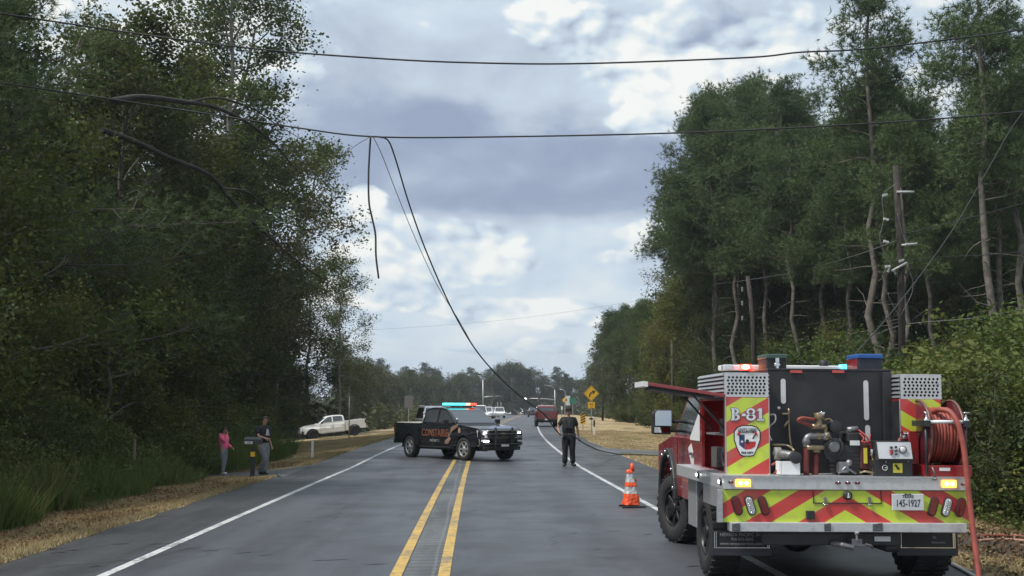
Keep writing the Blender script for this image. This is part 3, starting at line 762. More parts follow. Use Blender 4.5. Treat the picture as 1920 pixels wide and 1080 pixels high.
# far band of trees
def SKYL(px): return float(np.interp(px, [640, 665, 700, 740, 780, 830, 870, 910, 960, 1000, 1050, 1090, 1130, 1160], [660, 668, 676, 694, 686, 706, 694, 700, 684, 700, 706, 714, 690, 600]))
gf = 'distant trees beyond the junction'
for i in range(84):
    row = i % 4; y = 330 + row * 28 + U(-8, 8); px = 640 + (i // 4) * 25 + U(-8, 8)
    if y < 395 and 880 < px < 1075: y += 70
    p = onG(px, y)
    h = (((773 - SKYL(px)) * y / 2200 + 1.2) / 16.0) * U(.72, 1.06)
    put_tree('distant_tree', PR[['farA', 'farB', 'farP', 'farA'][int(U(0, 4))]], p.x, p.y, U(0, 6.28), h, 'hazy distant tree beyond the road junction', gf)
gn = 'trees along the left of the road beyond the white pickup'
for i, (px, y, s) in enumerate([(668, 150, .8), (690, 165, .85), (676, 175, 1.0), (712, 190, .9), (732, 210, .85), (700, 200, 1.1), (750, 235, .85), (770, 255, .85), (742, 260, 1.05), (790, 285, .8), (812, 300, .85), (835, 310, .8), (722, 230, 1.1), (655, 140, .9), (765, 300, 1.0)]):
    p = onG(px, y); s = ((773 - SKYL(px)) * y / 2200 + 1.2) / 16.0 * U(.85, 1.02); put_tree('roadside_tree', PR[['farA', 'farB', 'farA'][i % 3]], p.x, p.y, i * 2.1, s, 'tree along the left of the road beyond the white pickup', gn)
# shrubs
gs = 'brambles and saplings along the left verge'
for i in range(34):
    y = 14 + i * 2.6; x = -9.8 - (.0 if y < 33 else .6) - max(0, y - 60) * .09 - U(0, 1.2)
    if 33.5 < y < 39: x -= 4.6
    if y > 61: x -= 3.6
    if y > 80: x -= 2.5
    put_shrub(PR['shB' if i % 3 else 'shA'], x, y, U(0, 6.28), U(.75, 1.1), 'tangled green shrub at the foot of the left tree wall', gs, [L_WEED, L_DARK, L_MIX, L_WEED][i % 4])
for x, y, s, m, l in [(10.6, 23, 1.2, L_BUSH, 'bright green bramble bush right behind the hose reel'), (12.6, 25, 1.35, L_YEL, 'yellow green bush at the right edge of the photo above the tan verge')]:
    put_shrub(PR['shA'], x, y, .5, s, l, None, m)
gs2 = 'dense bushes on the bank right of the engine'
for i, (x, y, s) in enumerate([(9.2, 27, 1.0), (11.2, 28, 1.3), (13.4, 28, 1.35), (9.6, 20.5, .8), (11.4, 20, .95), (13.0, 21.5, 1.1), (15, 25, 1.4), (10.4, 31, 1.2), (12.4, 32, 1.35), (15, 31, 1.4), (9.8, 17.5, .75), (11.6, 17, .95), (14.5, 19, 1.1),
                               (11.5, 36, 1.3), (14, 37, 1.4), (17, 36, 1.5), (17.5, 30, 1.5), (14, 43, 1.3), (17, 43, 1.4), (20, 42, 1.5), (12.5, 41, 1.1), (8.9, 24, .7)]):
    put_shrub(PR['shA' if i % 2 else 'shB'], x, y, i * 1.3, s, 'leafy green bush on the bank right of the engine', gs2, [L_BUSH, L_WEED, L_MIX, L_DARK][i % 4])
gs3 = 'low bushes at the edge of the right wood'
for i in range(30):
    y = 48 + i * 3.6; x = float(off(y)) + 14.2 + U(-.6, 1.4) + (2 if y < 60 else 0)
    put_shrub(PR['shB' if i % 2 else 'shA'], x, y, U(0, 6.28), U(.7, 1.1), 'low bush at the foot of the right pines', gs3, [L_DARK, L_WEED, L_MIX][i % 3])

# tall weeds and dry grass: uncountable
def scatter_blades(name, X, Y, h, w, m, lean=.35, clump=False):
    n = len(X); Z = gz(X, Y); cl_ = 1 if not clump else np.clip(.62 + .5 * np.sin(X * 2.1 + 1.7 * np.sin(Y * .8)) + .45 * np.sin(Y * 1.9 + 2 * np.sin(X * 1.4)), .15, 1.5)
    a = rng.uniform(0, 6.28, n); hh = h * rng.uniform(.5, 1.25, n) * cl_; ln = rng.normal(0, lean, (n, 2)) * hh[:, None]
    V = np.stack([np.stack([X - np.cos(a) * w / 2, Y - np.sin(a) * w / 2, Z - .01], -1), np.stack([X + np.cos(a) * w / 2, Y + np.sin(a) * w / 2, Z - .01], -1),
                  np.stack([X + ln[:, 0], Y + ln[:, 1], Z + hh], -1)], 1).reshape(-1, 3)
    return link(name, npmesh(name, V, np.arange(3 * n).reshape(n, 3), m))
def drivemask(X, Y):
    return ((np.abs(Y - 35.9 - np.clip(-X - 7, 0, 9) * .12) < 1.6 + np.clip(7.0 + X, 0, 1) * 1.6) & (X < 0)) | ((np.abs(Y - 50) < 2.3) & (X > 0))
STRAW = leafmat('dry_grass', (.25, .19, .105), (.44, .36, .21), (.15, .145, .06), .2)
n = 150000
Y = 12 + 90 * rng.uniform(0, 1, n) ** 1.7; Xv = -5.5 - rng.uniform(0, 1, n) ** 1.15 * (3.6 + np.clip(Y - 55, 0, 30) * .2) + off(Y)
k = ~drivemask(Xv, Y)
tag(scatter_blades('dry_grass', Xv[k], Y[k], .075, .014, STRAW, .6), 'short dry tan grass on the verge left of the road', 'grass', kind='stuff')
Y = 9 + 80 * rng.uniform(0, 1, n) ** 1.5; Xv = 5.6 + rng.uniform(0, 1, n) * (4.2 + np.clip(Y - 30, 0, 30) * .15) + off(Y)
k = (~drivemask(Xv, Y)) & (((Xv - 7.2) / 1.8) ** 2 + ((Y - 16.5) / 2.4) ** 2 > 1)
tag(scatter_blades('dry_grass', Xv[k], Y[k], .07, .014, STRAW, .6), 'short dry tan grass on the verge right of the road', 'grass', kind='stuff')
n = 70000
Y = 12 + 60 * rng.uniform(0, 1, n) ** 1.5; Xv = -7.6 - rng.uniform(0, 1, n) * 3.4 + off(Y) - np.clip(Y - 55, 0, 20) * .25
k = (~drivemask(Xv, Y)) & (Xv < -7.4 - .9 * np.sin(Y * .9) * .6) & (Y < 53 + 3 * np.sin(Xv * 2))
tag(scatter_blades('tall_weeds', Xv[k], Y[k], .75, .03, L_WEED, .34, True), 'tall green and browning weeds in the ditch left of the road', 'weeds', kind='stuff')
n = 95000
Y = 12 + 48 * rng.uniform(0, 1, n) ** 1.4; Xv = -8.1 - rng.uniform(0, 1, n) * 3.0 + off(Y); Z = gz(Xv, Y) + rng.uniform(0, 1, n) ** 1.3 * np.clip((-Xv - 7.6) * .8, .3, 1.5)
k = (~drivemask(Xv, Y)) & (Y < 52)
tag(link('ground_cover', leafmesh('ground_cover', np.stack([Xv, Y, Z], -1)[k], .105, L_WEED, .55)), 'leafy undergrowth rising from the ditch to the left trees', 'undergrowth', kind='stuff')
n = 26000
Y = 12 + 30 * rng.uniform(0, 1, n) ** 1.3; Xv = -5.75 - rng.uniform(0, 1, n) ** .8 * 3.2; Z = gz(Xv, Y) + .015 + rng.uniform(0, .05, n); k = ~drivemask(Xv, Y) & (rng.uniform(0, 1, n) < .25 + .75 * np.clip(np.sin(Xv * 3 + np.sin(Y * 1.3) * 2) + .2, 0, 1))
tag(link('leaf_litter', leafmesh('leaf_litter', np.stack([Xv, Y, Z], -1)[k], .06, leafmat('fallen_leaves', (.10, .055, .03), (.22, .13, .07), (.30, .22, .12), .1), .6, -.5)), 'brown fallen leaves and dead stalks on the left verge', 'leaf litter', kind='stuff')
n = 14000
Y = 9 + 26 * rng.uniform(0, 1, n) ** 1.2; Xv = 5.7 + rng.uniform(0, 1, n) * 3.6; Z = gz(Xv, Y) + .015 + rng.uniform(0, .05, n)
tag(link('leaf_litter', leafmesh('leaf_litter', np.stack([Xv, Y, Z], -1), .06, leafmat('fallen_leaves_right', (.08, .05, .03), (.18, .12, .07), (.26, .2, .12), .1), .6, -.5)), 'brown fallen leaves on the verge right of the engine', 'leaf litter', kind='stuff')
n = 60000
Y = 13 + 24 * rng.uniform(0, 1, n); Xv = 8.6 + rng.uniform(0, 1, n) * 5; Z = gz(Xv, Y) + rng.uniform(0, 1, n) ** 1.2 * np.clip((Xv - 8.4) * .9, .25, 2.4)
tag(link('ground_cover', leafmesh('ground_cover', np.stack([Xv, Y, Z], -1), .085, L_WEED, .55)), 'leafy undergrowth on the bank right of the engine', 'undergrowth', kind='stuff')

n = 60000
th = rng.uniform(-.42, .42, n); Yv = rng.uniform(300, 470, n); X0 = Yv * np.tan(th)
Xo = off(Yv); k = (np.abs(X0 - Xo) > np.where(Yv < 430, 22, 0)); X0, Yv = X0[k], Yv[k]; n = len(X0)
hh = (4.5 + 2.5 * np.sin(X0 * .09) + 1.5 * np.sin(X0 * .31)); Z = gz(X0, Yv) + rng.uniform(0, 1, n) * hh
tag(link('far_wood', leafmesh('far_wood', np.stack([X0, Yv, Z], -1), 1.5, L_FAR, .7, .5)), 'low hazy undergrowth closing the distance under the far trees', 'woodland', kind='stuff')
# low scrub under the mid-distance trees, both sides
n = 45000
Yv = rng.uniform(112, 310, n); sd = rng.uniform(0, 1, n) < .5
Xv = np.where(sd, off(Yv) - 13.5 - rng.uniform(0, 1, n) ** 1.5 * 30 - (Yv < 150) * 2, off(Yv) + 15 + rng.uniform(0, 1, n) ** 1.5 * 30)
Z = gz(Xv, Yv) + rng.uniform(0, 1, n) * (2.2 + 1.2 * np.sin(Yv * .21 + Xv * .3))
tag(link('scrub', leafmesh('scrub', np.stack([Xv, Yv, Z], -1), .55, L_FAR, .65, .5)), 'low scrub at the foot of the mid distance trees', 'scrub', kind='stuff')

# long bare limbs of the overhanging pine
LB = PINE_N.location
for P, r0 in (([(-90, 205), (-30, 182), (60, 168), (130, 160), (215, 172), (290, 204), (340, 240)], .12), ([(-110, 262), (-40, 270), (30, 285), (120, 300), (165, 335), (215, 370), (262, 398), (320, 432), (400, 470), (440, 480)], .10), ([(150, 322), (215, 318), (270, 345), (340, 352), (400, 380)], .05), ([(60, 172), (140, 140), (230, 140), (300, 160), (390, 180)], .05)):
    q = smooth_path([at(px, py, 30.5) - LB for px, py in P], 5)
    m = MB(); m.tube(q, [.8 * r0 * (1 - .85 * i / (len(q) - 1)) for i in range(len(q))], 7); m.build('limb', mat('dark_limb_bark', (.028, .025, .021), .9, var=.4, bump=.6, bscale=20), PINE_N)

# ------------------------------------------------------------------ shared vehicle materials
RUB = mat('tyre_rubber', (.018, .018, .02), .8, var=.25, scale=12, bump=.3, bscale=60, dirt=.5, dirtcol=(.05, .045, .04))
BLKP = mat('black_plastic', (.02, .02, .022), .55, var=.2, dirt=.25, dirtcol=(.05, .05, .05))
BLKM = mat('black_metal', (.022, .023, .026), .4, .0, var=.25, dirt=.3, dirtcol=(.07, .065, .06))
CHR = mat('chrome', (.62, .63, .65), .16, 1.0, var=.06)
ALU = mat('brushed_aluminium', (.5, .51, .53), .38, .75, var=.1, scale=20, dirt=.25, dirtcol=(.25, .24, .23))
STEEL = mat('dull_steel', (.22, .22, .23), .45, .7, var=.25, scale=14, dirt=.5, dirtcol=(.1, .08, .06))
def glassm(name, col):
    return mat(name, col, .06, 0, var=.1, scale=1.5, spec=.9, coat=.6)
GLS = glassm('tinted_glass', (.05, .058, .066))
GLS2 = glassm('windscreen_glass', (.05, .06, .07))
LAMP = mat('lit_headlamp', (.8, .82, .85), .2, emit=(1, .98, .93), es=6)
LENS = mat('lamp_lens', (.5, .52, .54), .12, coat=1, var=.05)
TAIL = mat('tail_lamp_lens', (.14, .01, .01), .2, coat=.8)
PLATE = mat('plate_white', (.62, .62, .62), .5)

def arc(cx, cz, r, a0, a1, n=10):
    return [(cx + r * math.cos(R(a0 + (a1 - a0) * i / n)), cz + r * math.sin(R(a0 + (a1 - a0) * i / n))) for i in range(n + 1)]
def wheel(parent, x, y, r, w, rimr, side, rimmat, spokes=6, steer=0.0, ax='y'):
    """side: +1 outer face towards +y, -1 towards -y"""
    wr = empty('wheel', (x, y, r), (0, 0, steer)); wr.parent = parent
    t = MB(); h = w / 2
    t.lathe([(rimr, -h * .9), (rimr + (r - rimr) * .35, -h), (r * .93, -h * .96), (r, -h * .7), (r, h * .7), (r * .93, h * .96), (rimr + (r - rimr) * .35, h), (rimr, h * .9), (rimr * .97, 0)], ax='y', n=28, closed=True)
    for i in range(28):
        a = 2 * math.pi * i / 28
        for s in (-1, 1):
            M = Matrix.Rotation(a, 4, 'Y'); t.box(r * .965, r * 1.012, s * h * .15, s * h * .93, -.028, .022, M=M)
    t.build('tyre', RUB, wr)
    m = MB(); o = side * h
    m.lathe([(rimr * .99, -side * h * .85), (rimr * .99, o * .88), (rimr * .9, o * .84), (rimr * .86, o * .3), (.02, o * .3)], ax='y', n=24)
    m.build('rim_barrel', BLKM, wr); m = MB(); m.lathe([(rimr * 1.0, o * .80), (rimr * 1.0, o * .92), (rimr * .9, o * .9), (rimr * .88, o * .6)], ax='y', n=24)
    for i in range(spokes):
        M = Matrix.Rotation(2 * math.pi * i / spokes, 4, 'Y')
        m.hexa([M @ Vector(p) for p in ((.03, o * .32, -.045), (rimr * .9, o * .32, -.026), (rimr * .9, o * .32, .026), (.03, o * .32, .045))],
               [M @ Vector(p) for p in ((.03, o * .72, -.04), (rimr * .9, o * .8, -.022), (rimr * .9, o * .8, .022), (.03, o * .72, .04))])
    m.lathe([(.075, o * .3), (.075, o * .82), (.055, o * .9), (.0, o * .9)], ax='y', n=14)
    m.build('rim', rimmat, wr, .004, 1)
    return wr

def pickup(name, label, paint, loc, rz, pitch=0.0, roll=0.0, rim=ALU, crew=True, bull=False, lights=False, lod=0, roofm=None, flare=False, lift=0.0, group=None, cat='pickup truck', cover=None, steer=0):
    """x forward, y left, z up; origin on the ground under the middle of the truck"""
    root = empty(name, loc, (roll, pitch, rz), label, cat, group)
    w = .99; zb = .48 + lift; fx = 1.87; rx = -1.78; r = .40 + lift * .45
    ar = r + .075
    cr = -1.02 if crew else -.4                     # rear face of cab
    # front clip and cab lower body
    pts = [(cr, zb), (fx - ar, zb)] + arc(fx, r + .01, ar, 180 - 8, 8)[0:] + [(2.62, zb + .03), (2.86, zb + .12), (2.88, .78 + lift), (2.84, 1.0 + lift), (2.70, 1.12 + lift), (1.9, 1.21 + lift), (1.36, 1.25 + lift), (1.2, 1.25 + lift), (cr, 1.26 + lift)]
    b = MB(); b.prism(pts, -w, w)
    for i, (x, y, z) in enumerate(b.v):
        k = 1 - .10 * max(0, (x - 2.2) / .7) ** 1.5 - .05 * max(0, (z - 1.0 - lift) / .25)
        b.v[i] = (x, y * k, z)
    me = b.mesh('body', paint); bm = bmesh.new(); bm.from_mesh(me)
    for zc_ in (.62 + lift, .86 + lift, 1.08 + lift): bmesh.ops.bisect_plane(bm, geom=bm.verts[:] + bm.edges[:] + bm.faces[:], plane_co=(0, 0, zc_), plane_no=(0, 0, 1))
    for v in bm.verts: v.co.y *= float(np.interp(v.co.z - lift, [.45, .62, .86, 1.08, 1.26], [.965, .985, 1.004, .99, .935]))
    bm.to_mesh(me); bm.free(); bo = link('body', me, root); md = bo.modifiers.new('bevel', 'BEVEL'); md.width = .06; md.segments = 4; md.limit_method = 'ANGLE'; md.angle_limit = R(35)
    inn = MB().box(-2.6, 2.4, -.78, .78, zb - .1, .75 + lift); inn.box(-2.5, 2.5, -.45, -.35, zb - .16, zb); inn.box(-2.5, 2.5, .35, .45, zb - .16, zb)  # frame rails, plus a black box widened to deepen the shade underneath
    inn.box(rx - .05, rx + .05, -.8, .8, r - .05, r + .05); inn.box(fx - .05, fx + .05, -.8, .8, r - .05, r + .05); inn.build('chassis', BLKM, root)
    # bed
    bx0, bx1 = -2.84, cr - .03
    side = [(bx1, zb), (bx1, 1.28 + lift), (bx0 + .02, 1.3 + lift), (bx0, 1.28 + lift), (bx0 + .02, zb + .06), (rx - ar, zb + .06)] + arc(rx, r + .01, ar, 172, 8)
    for s in (-1, 1):
        m = MB(); m.prism(side, s * w * .86, s * w * .995); m.build('bed_side', paint, root, .025, 2)
    m = MB(); m.box(bx0 + .03, bx0 + .1, -.84, .84, .66 + lift, 1.27 + lift)
    tg = m.build('tailgate', paint, root, .015, 2)
    m = MB(); m.box(bx0 + .1, bx1, -.84, .84, .72 + lift, .78 + lift); m.box(bx1 - .06, bx1, -.84, .84, .78 + lift, 1.27 + lift); m.build('bed_floor', BLKP, root)
    if cover: MB().box(bx0 + .05, bx1 - .02, -.9, .9, 1.285 + lift, 1.325 + lift).build('bed_cover', cover, root, .01)
    # cab
    zt, zr_ = 1.26 + lift, 1.87 + lift
    def yy(z): return .90 - .17 * (z - zt) / (zr_ - zt)
    rf = -.92 if crew else -.3
    prof = [(cr, zt - .02), (1.40, zt - .02), (.60, zr_ - .11), (.40, zr_ - .025), (.15, zr_ + .005), (-.25, zr_ + .012), (rf + .3, zr_ - .005), (rf + .04, zr_ - .05), (rf - .04, zr_ - .13)]
    c = MB(); n = len(prof)
    for s in (-1, 1):
        for x, z in prof: c.v.append((x, s * yy(z), z))
    c.f = [tuple(range(n)), tuple(range(2 * n - 1, n - 1, -1))] + [(i, (i + 1) % n, (i + 1) % n + n, i + n) for i in range(n)]; c.sm = [False] * len(c.f)
    c.build('cab', roofm or paint, root, .06, 4)
    def sidewin(pl, s, nm='window', par=root):
        m = MB()
        a = [(x, s * (yy(z) + .003), z) for x, z in pl]; b2 = [(x, s * (yy(z) - .02), z) for x, z in pl]
        k = len(pl); m.v = a + b2; m.f = [tuple(range(k)), tuple(reversed(range(k, 2 * k)))] + [(i, (i + 1) % k, (i + 1) % k + k, i + k) for i in range(k)]; m.sm = [False] * len(m.f)
        return m.build(nm, GLS, par)
    bp = .05 if crew else rf + .1
    for s in (-1, 1):
        sidewin([(bp + .05, zt + .06), (1.16, zt + .06), (.60, zr_ - .19), (.42, zr_ - .11), (.2, zr_ - .085), (bp + .05, zr_ - .08)], s)
        if crew: sidewin([(cr + .16, zt + .08), (bp - .05, zt + .06), (bp - .05, zr_ - .08), (rf + .32, zr_ - .09), (rf + .12, zr_ - .14)], s)
    # windscreen and back window: quads proud of their slopes
    def slopew(x0, z0, x1, z1, nm, m_, dx):
        m = MB(); a = []
        for (x, z, s) in ((x0, z0, -1), (x0, z0, 1), (x1, z1, 1), (x1, z1, -1)): a.append(Vector((x + dx, s * (yy(z) - .07), z + .004)))
        m.hexa(a, [p - Vector((dx * 4, 0, .01)) for p in a]); m.build(nm, m_, root)
    slopew(1.315, zt + .045, .665, zr_ - .15, 'windscreen', GLS2, .006)
    slopew(cr + .010, zt + .1, rf - .03, zr_ - .17, 'back_window', GLS, -.012)
    # door seams and handles
    if lod < 2:
        xs = [1.12, bp, cr + .06] if crew else [1.12, bp - .06]
        for s in (-1, 1):
            for x in xs: MB().box(x - .006, x + .006, s * w * .965, s * w * .998, zb + .1, zt - .04).build('door_seam', BLKM, root)
            for x in xs[1:]: MB().box(x + .09, x + .27, s * w * .96, s * (w + .02), zt - .2, zt - .165).build('door_handle', paint if not bull else BLKP, root, .008)
            MB().box(cr + .1, 1.2, s * (w - .1), s * (w + .06), zb - .07, zb - .02).build('side_step', CHR if not bull else BLKP, root, .012)
            m = MB(); m.box(.93, 1.1, s * (w - .02), s * (w + .1), zt + .02, zt + .06); m.box(.94, 1.06, s * (w + .06), s * (w + .25), zt + .0, zt + .17)
            mi = m.build('wing_mirror', BLKP, root, .03)
            if flare:
                for cx in (fx, rx):
                    m = MB(); P = arc(cx, r + .01, ar + .05, 175, 5, 12); Q = arc(cx, r + .01, ar - .01, 175, 5, 12)
                    m.prism(P + Q[::-1], s * (w - .03), s * (w + .04)); m.build('wheel_arch_flare', BLKP, root)
    # front end
    gm = BLKP
    MB().box(2.8, 2.93, -.60, .60, .78 + lift, 1.06 + lift).build('grille', gm, root, .015)
    if lod < 2:
        for z in (.80, .925, 1.05):
            MB().box(2.86, 2.955, -.62, .62, z + lift - .017, z + lift + .017).build('grille_bar', CHR, root, .008)
        for k in range(3): MB().box(2.9, 2.945, -.58, .58, .84 + k * .03 + lift, .848 + k * .03 + lift).build('grille_slat', STEEL, root)
    for s in (-1, 1):
        MB().hexa([(2.62, s * .905, .82 + lift), (2.86, s * .64, .80 + lift), (2.86, s * .64, 1.05 + lift), (2.60, s * .905, 1.07 + lift)],
                  [(2.70, s * .925, .82 + lift), (2.925, s * .66, .80 + lift), (2.90, s * .66, 1.05 + lift), (2.68, s * .925, 1.06 + lift)]).build('headlamp', LENS, root, .01)
        if lights:
            MB().sphere((2.9, s * .735, .96 + lift), .055, 12, (.6, 1, 1)).build('headlamp_bulb', LAMP, root)
            MB().box(2.93, 2.965, s * .62, s * .84, .655, .715).build('fog_lamp', LAMP if s < 0 else LENS, root, .01)
    m = MB(); m.prism([(2.62, .50), (2.93, .50), (2.965, .56), (2.96, .74), (2.9, .77), (2.55, .77)], -.93, .93)
    for i, (x, y, z) in enumerate(m.v): m.v[i] = (x - .16 * (abs(y) > .9) * (x > 2.8), y, z + lift)
    m.build('front_bumper', CHR if not flare else BLKP, root, .03, 2)
    MB().box(2.6, 2.9, -.8, .8, .36 + lift, .5 + lift).build('air_dam', BLKP, root, .03)
    # rear end
    MB().box(-3.0, -2.84, -.93, .93, .52 + lift, .70 + lift).build('rear_bumper', CHR if not bull else BLKP, root, .025)
    for s in (-1, 1):
        MB().box(-2.862, -2.74, s * .87, s * .994, .92 + lift, 1.24 + lift).build('tail_lamp', TAIL, root, .01)
    if lod < 2: MB().box(-2.86, -2.80, -.16, .16, 1.1 + lift, 1.15 + lift).build('tailgate_handle', BLKP, root, .01); MB().box(-3.012, -3.0, -.15, .15, .55 + lift, .69 + lift).build('number_plate', PLATE, root)
    for x in (fx, rx):
        for s in (-1, 1): wheel(root, x, s * (w - .145 + (.06 if flare else 0)), r, .27 + (.05 if flare else 0), r * .67, s, rim, 6, steer if x > 0 else 0)
    return root

# ------------------------------------------------------------------ constable truck
CPAINT = mat('black_police_paint', (.014, .016, .021), .12, var=.2, coat=.9, dirt=.12, dirtcol=(.05, .05, .05))
TAN = mat('pale_bed_cover_vinyl', (.62, .60, .52), .6)
TH = R(-55.5)
def R2(x, y, a): return Vector((x * math.cos(a) - y * math.sin(a), x * math.sin(a) + y * math.cos(a), 0))
fw = gr(869, 866.5, .0)
o2 = R2(1.87, -.95, TH); cc = fw - o2
pol = pickup('pickup_truck', 'black constable pickup slewed across both lanes with a lit roof light bar', CPAINT, (cc.x, cc.y, G(0, cc.y)), TH, rim=mat('pickup_rim', (.42, .43, .45), .4, .6), lights=True, bull=True, cover=TAN, steer=R(4))
POL_DECAL = mat('orange_lettering', (.19, .065, .032), .5)
GOLD = mat('gold_badge', (.5, .34, .1), .35, .5)
text('lettering', 'CONSTABLE', .37, (.06, -1.0, .93), (math.pi / 2, 0, 0), POL_DECAL, pol, .006, bold=.004, sx=.86)
text('lettering', 'PRECINCT 1', .12, (.05, -1.0, .66), (math.pi / 2, 0, 0), mat('grey_lettering', (.3, .3, .31), .5), pol, .005)
# pale brown ribbon sweeping up over the front door and wing
m = MB(); RB = [(.75, .56), (.95, .56), (1.12, .74), (1.02, .80), (1.22, 1.02), (1.60, 1.2), (1.42, 1.24), (1.15, 1.16), (.93, .93), (.98, .8), (.72, .66)]
m.prism(RB, -.985, -1.003); m.build('ribbon_decal', mat('tan_decal', (.22, .145, .11), .5), pol)
m = MB(); a = [(1.66 + .09 * math.cos(t * math.pi / 5) * (1 if t % 2 else .62), 1.04 + .11 * math.sin(t * math.pi / 5) * (1 if t % 2 else .62)) for t in range(10)]
m.prism(a, -.97, -1.004); m.build('star_decal', mat('pale_star_decal', (.36, .24, .17), .5), pol)
# push bar
m = MB()
for s in (-1, 1):
    m.prism([(2.93, .42), (3.03, .46), (3.08, .8), (3.02, 1.16), (2.96, 1.16), (3.0, .8), (2.9, .5)], s * .36 - .03, s * .36 + .03)
m.build('push_bar_upright', BLKP, pol, .01)
m = MB()
for z in (.58, .92): m.tube([(2.98, -.8, z), (3.04, -.5, z), (3.05, .5, z), (2.98, .8, z)], .03, 8)
m.build('push_bar_rail', BLKP, pol)
m = MB(); m.box(3.055, 3.07, -.16, .16, .50, .58); m.build('number_plate', PLATE, pol)
bt = [(-.13, .03), (-.045, .03), (-.035, .045), (.045, .045), (.055, .03), (.14, .03), (.12, -.03), (.04, -.03), (.03, -.045), (-.05, -.045), (-.055, -.03), (-.15, -.03)]
m = MB(); m.prism([(y, z + .925) for y, z in bt], 2.96, 2.975, 'x'); m.build('bow_tie_badge', mat('bright_gold', (.65, .55, .3), .3, .6), pol)
# spot lamp, antenna and light bar
BAR_B = mat('lit_blue_lens', (.1, .5, .6), .2, emit=(.10, .95, 1.0), es=1.5)
BAR_R = mat('lit_red_lens', (.6, .05, .03), .2, emit=(1.0, .1, .05), es=1.4)
BAR_O = mat('lit_amber_lens', (.8, .4, .2), .2, emit=(1.0, .55, .3), es=1.8)
MB().box(.05, .33, -.66, .66, 1.90, 1.945).build('light_bar_base', BLKP, pol, .01)
# seen from the camera the bar is cyan for most of its length and red at the left-hand end of the truck
for y0, y1, mm in ((-.68, -.36, BAR_B), (-.355, -.03, BAR_B), (-.025, .22, BAR_B), (.225, .40, BAR_O), (.405, .68, BAR_R)):
    MB().box(.06, .32, y0, y1, 1.947, 2.03).build('light_bar_lens', mm, pol, .015)
MB().sphere((1.28, -.84, 1.42), .07, 10).build('spot_lamp', CHR, pol)
m = MB(); m.tube([(-.95, -.82, 1.32), (-.95, -.82, 1.62)], .03, 8); m.sphere((-.95, -.82, 1.66), .05, 8); m.build('bed_pole', mat('pale_post', (.5, .5, .5), .5), pol)
MB().box(-1.0, -.85, -.7, -.5, 1.33, 1.5).build('amber_marker', mat('pale_yellow_lens', (.6, .5, .2), .4), pol, .02)
m = MB(); m.sphere((1.05, .1, 1.33), .055, 8); m.build('dashboard_lamp', mat('red_dash_lens', (.7, .05, .05), .3, emit=(1, .1, .1), es=.8), pol)

# ------------------------------------------------------------------ other vehicles
WPAINT = mat('white_paint', (.80, .81, .82), .3, coat=.7, var=.04, dirt=.15, dirtcol=(.35, .33, .3))
p = onG(625, 104)
wp = pickup('pickup_truck', 'white crew cab pickup parked nose down on the grass by the left trees', WPAINT, (p.x, 104, p.z + .02), R(180 + 16), pitch=R(6.0), rim=mat('dark_rim', (.05, .05, .055), .4, .5), flare=True, lift=.06)
RPAINT = mat('maroon_paint', (.16, .018, .02), .3, coat=.8, var=.12, dirt=.2, dirtcol=(.1, .06, .05))
p = onG(1027, 104)
pickup('pickup_truck', 'dark red pickup seen from behind on the right lane beyond the officer', RPAINT, (p.x, 107, G(p.x, 107)), R(90 - 2), rim=BLKM, bull=True)
BPAINT = mat('silver_blue_paint', (.26, .31, .36), .3, coat=.7)

def suv(name, label, paint, loc, rz, group=None, tall=0.0):
    root = empty(name, loc, (0, 0, rz), label, 'car', group); h = 1.75 + tall; w = .95
    pts = [(-2.3, .35), (-1.75, .35)] + arc(-1.4, .36, .4, 172, 8, 8) + [(1.0, .35)] + arc(1.4, .36, .4, 172, 8, 8) + [(2.3, .4), (2.38, .8), (2.2, 1.0), (1.25, 1.12), (-2.3, 1.12), (-2.4, .7)]
    b = MB(); b.prism(pts, -w, w); b.build('body', paint, root, .05, 2)
    m = MB(); base = [(-2.28, 1.1), (1.25, 1.1), (.6, h - .03), (-1.9, h)]; y0, y1 = .9, .72
    for s in (-1, 1):
        for x, z in base: m.v.append((x, s * (y0 if z < 1.2 else y1), z))
    m.f = [(0, 1, 2, 3), (7, 6, 5, 4), (0, 4, 5, 1), (1, 5, 6, 2), (2, 6, 7, 3), (3, 7, 4, 0)]; m.sm = [False] * 6
    m.build('cabin', paint, root, .05, 2)
    for s in (-1, 1):
        MB().hexa([(-2.0, s * .905, 1.16), (1.05, s * .905, 1.16), (.55, s * .76, h - .12), (-1.75, s * .76, h - .12)], [(-2.0, s * .86, 1.16), (1.05, s * .86, 1.16), (.55, s * .71, h - .12), (-1.75, s * .71, h - .12)]).build('window', GLS, root)
        MB().box(-2.41, -2.3, s * .72, s * .93, .85, 1.15).build('tail_lamp', TAIL, root); MB().box(2.3, 2.4, s * .6, s * .9, .72, .88).build('headlamp', LENS, root)
    MB().hexa([(-2.31, -.76, 1.17), (-2.31, .76, 1.17), (-1.99, .66, h - .1), (-1.99, -.66, h - .1)], [(-2.25, -.76, 1.17), (-2.25, .76, 1.17), (-1.93, .66, h - .1), (-1.93, -.66, h - .1)]).build('back_window', GLS, root)
    MB().hexa([(1.24, -.78, 1.15), (1.24, .78, 1.15), (.66, .68, h - .1), (.66, -.68, h - .1)], [(1.16, -.78, 1.15), (1.16, .78, 1.15), (.58, .68, h - .1), (.58, -.68, h - .1)]).build('windscreen', GLS2, root)
    for x in (-1.4, 1.4):
        for s in (-1, 1): wheel(root, x, s * .84, .35, .22, .21, s, STEEL, 5)
    return root
p = onG(1000, 195); suv('parked_car', 'silver blue sport utility car driving away in the distance beside the red pickup', BPAINT, (p.x, 172, G(p.x, 172)), R(88), tall=.1)
p = onG(818, 66); suv('parked_car', 'white sport utility car hidden behind the bed of the constable pickup', WPAINT, (p.x, 66, G(p.x, 66)), R(-80), tall=.12)
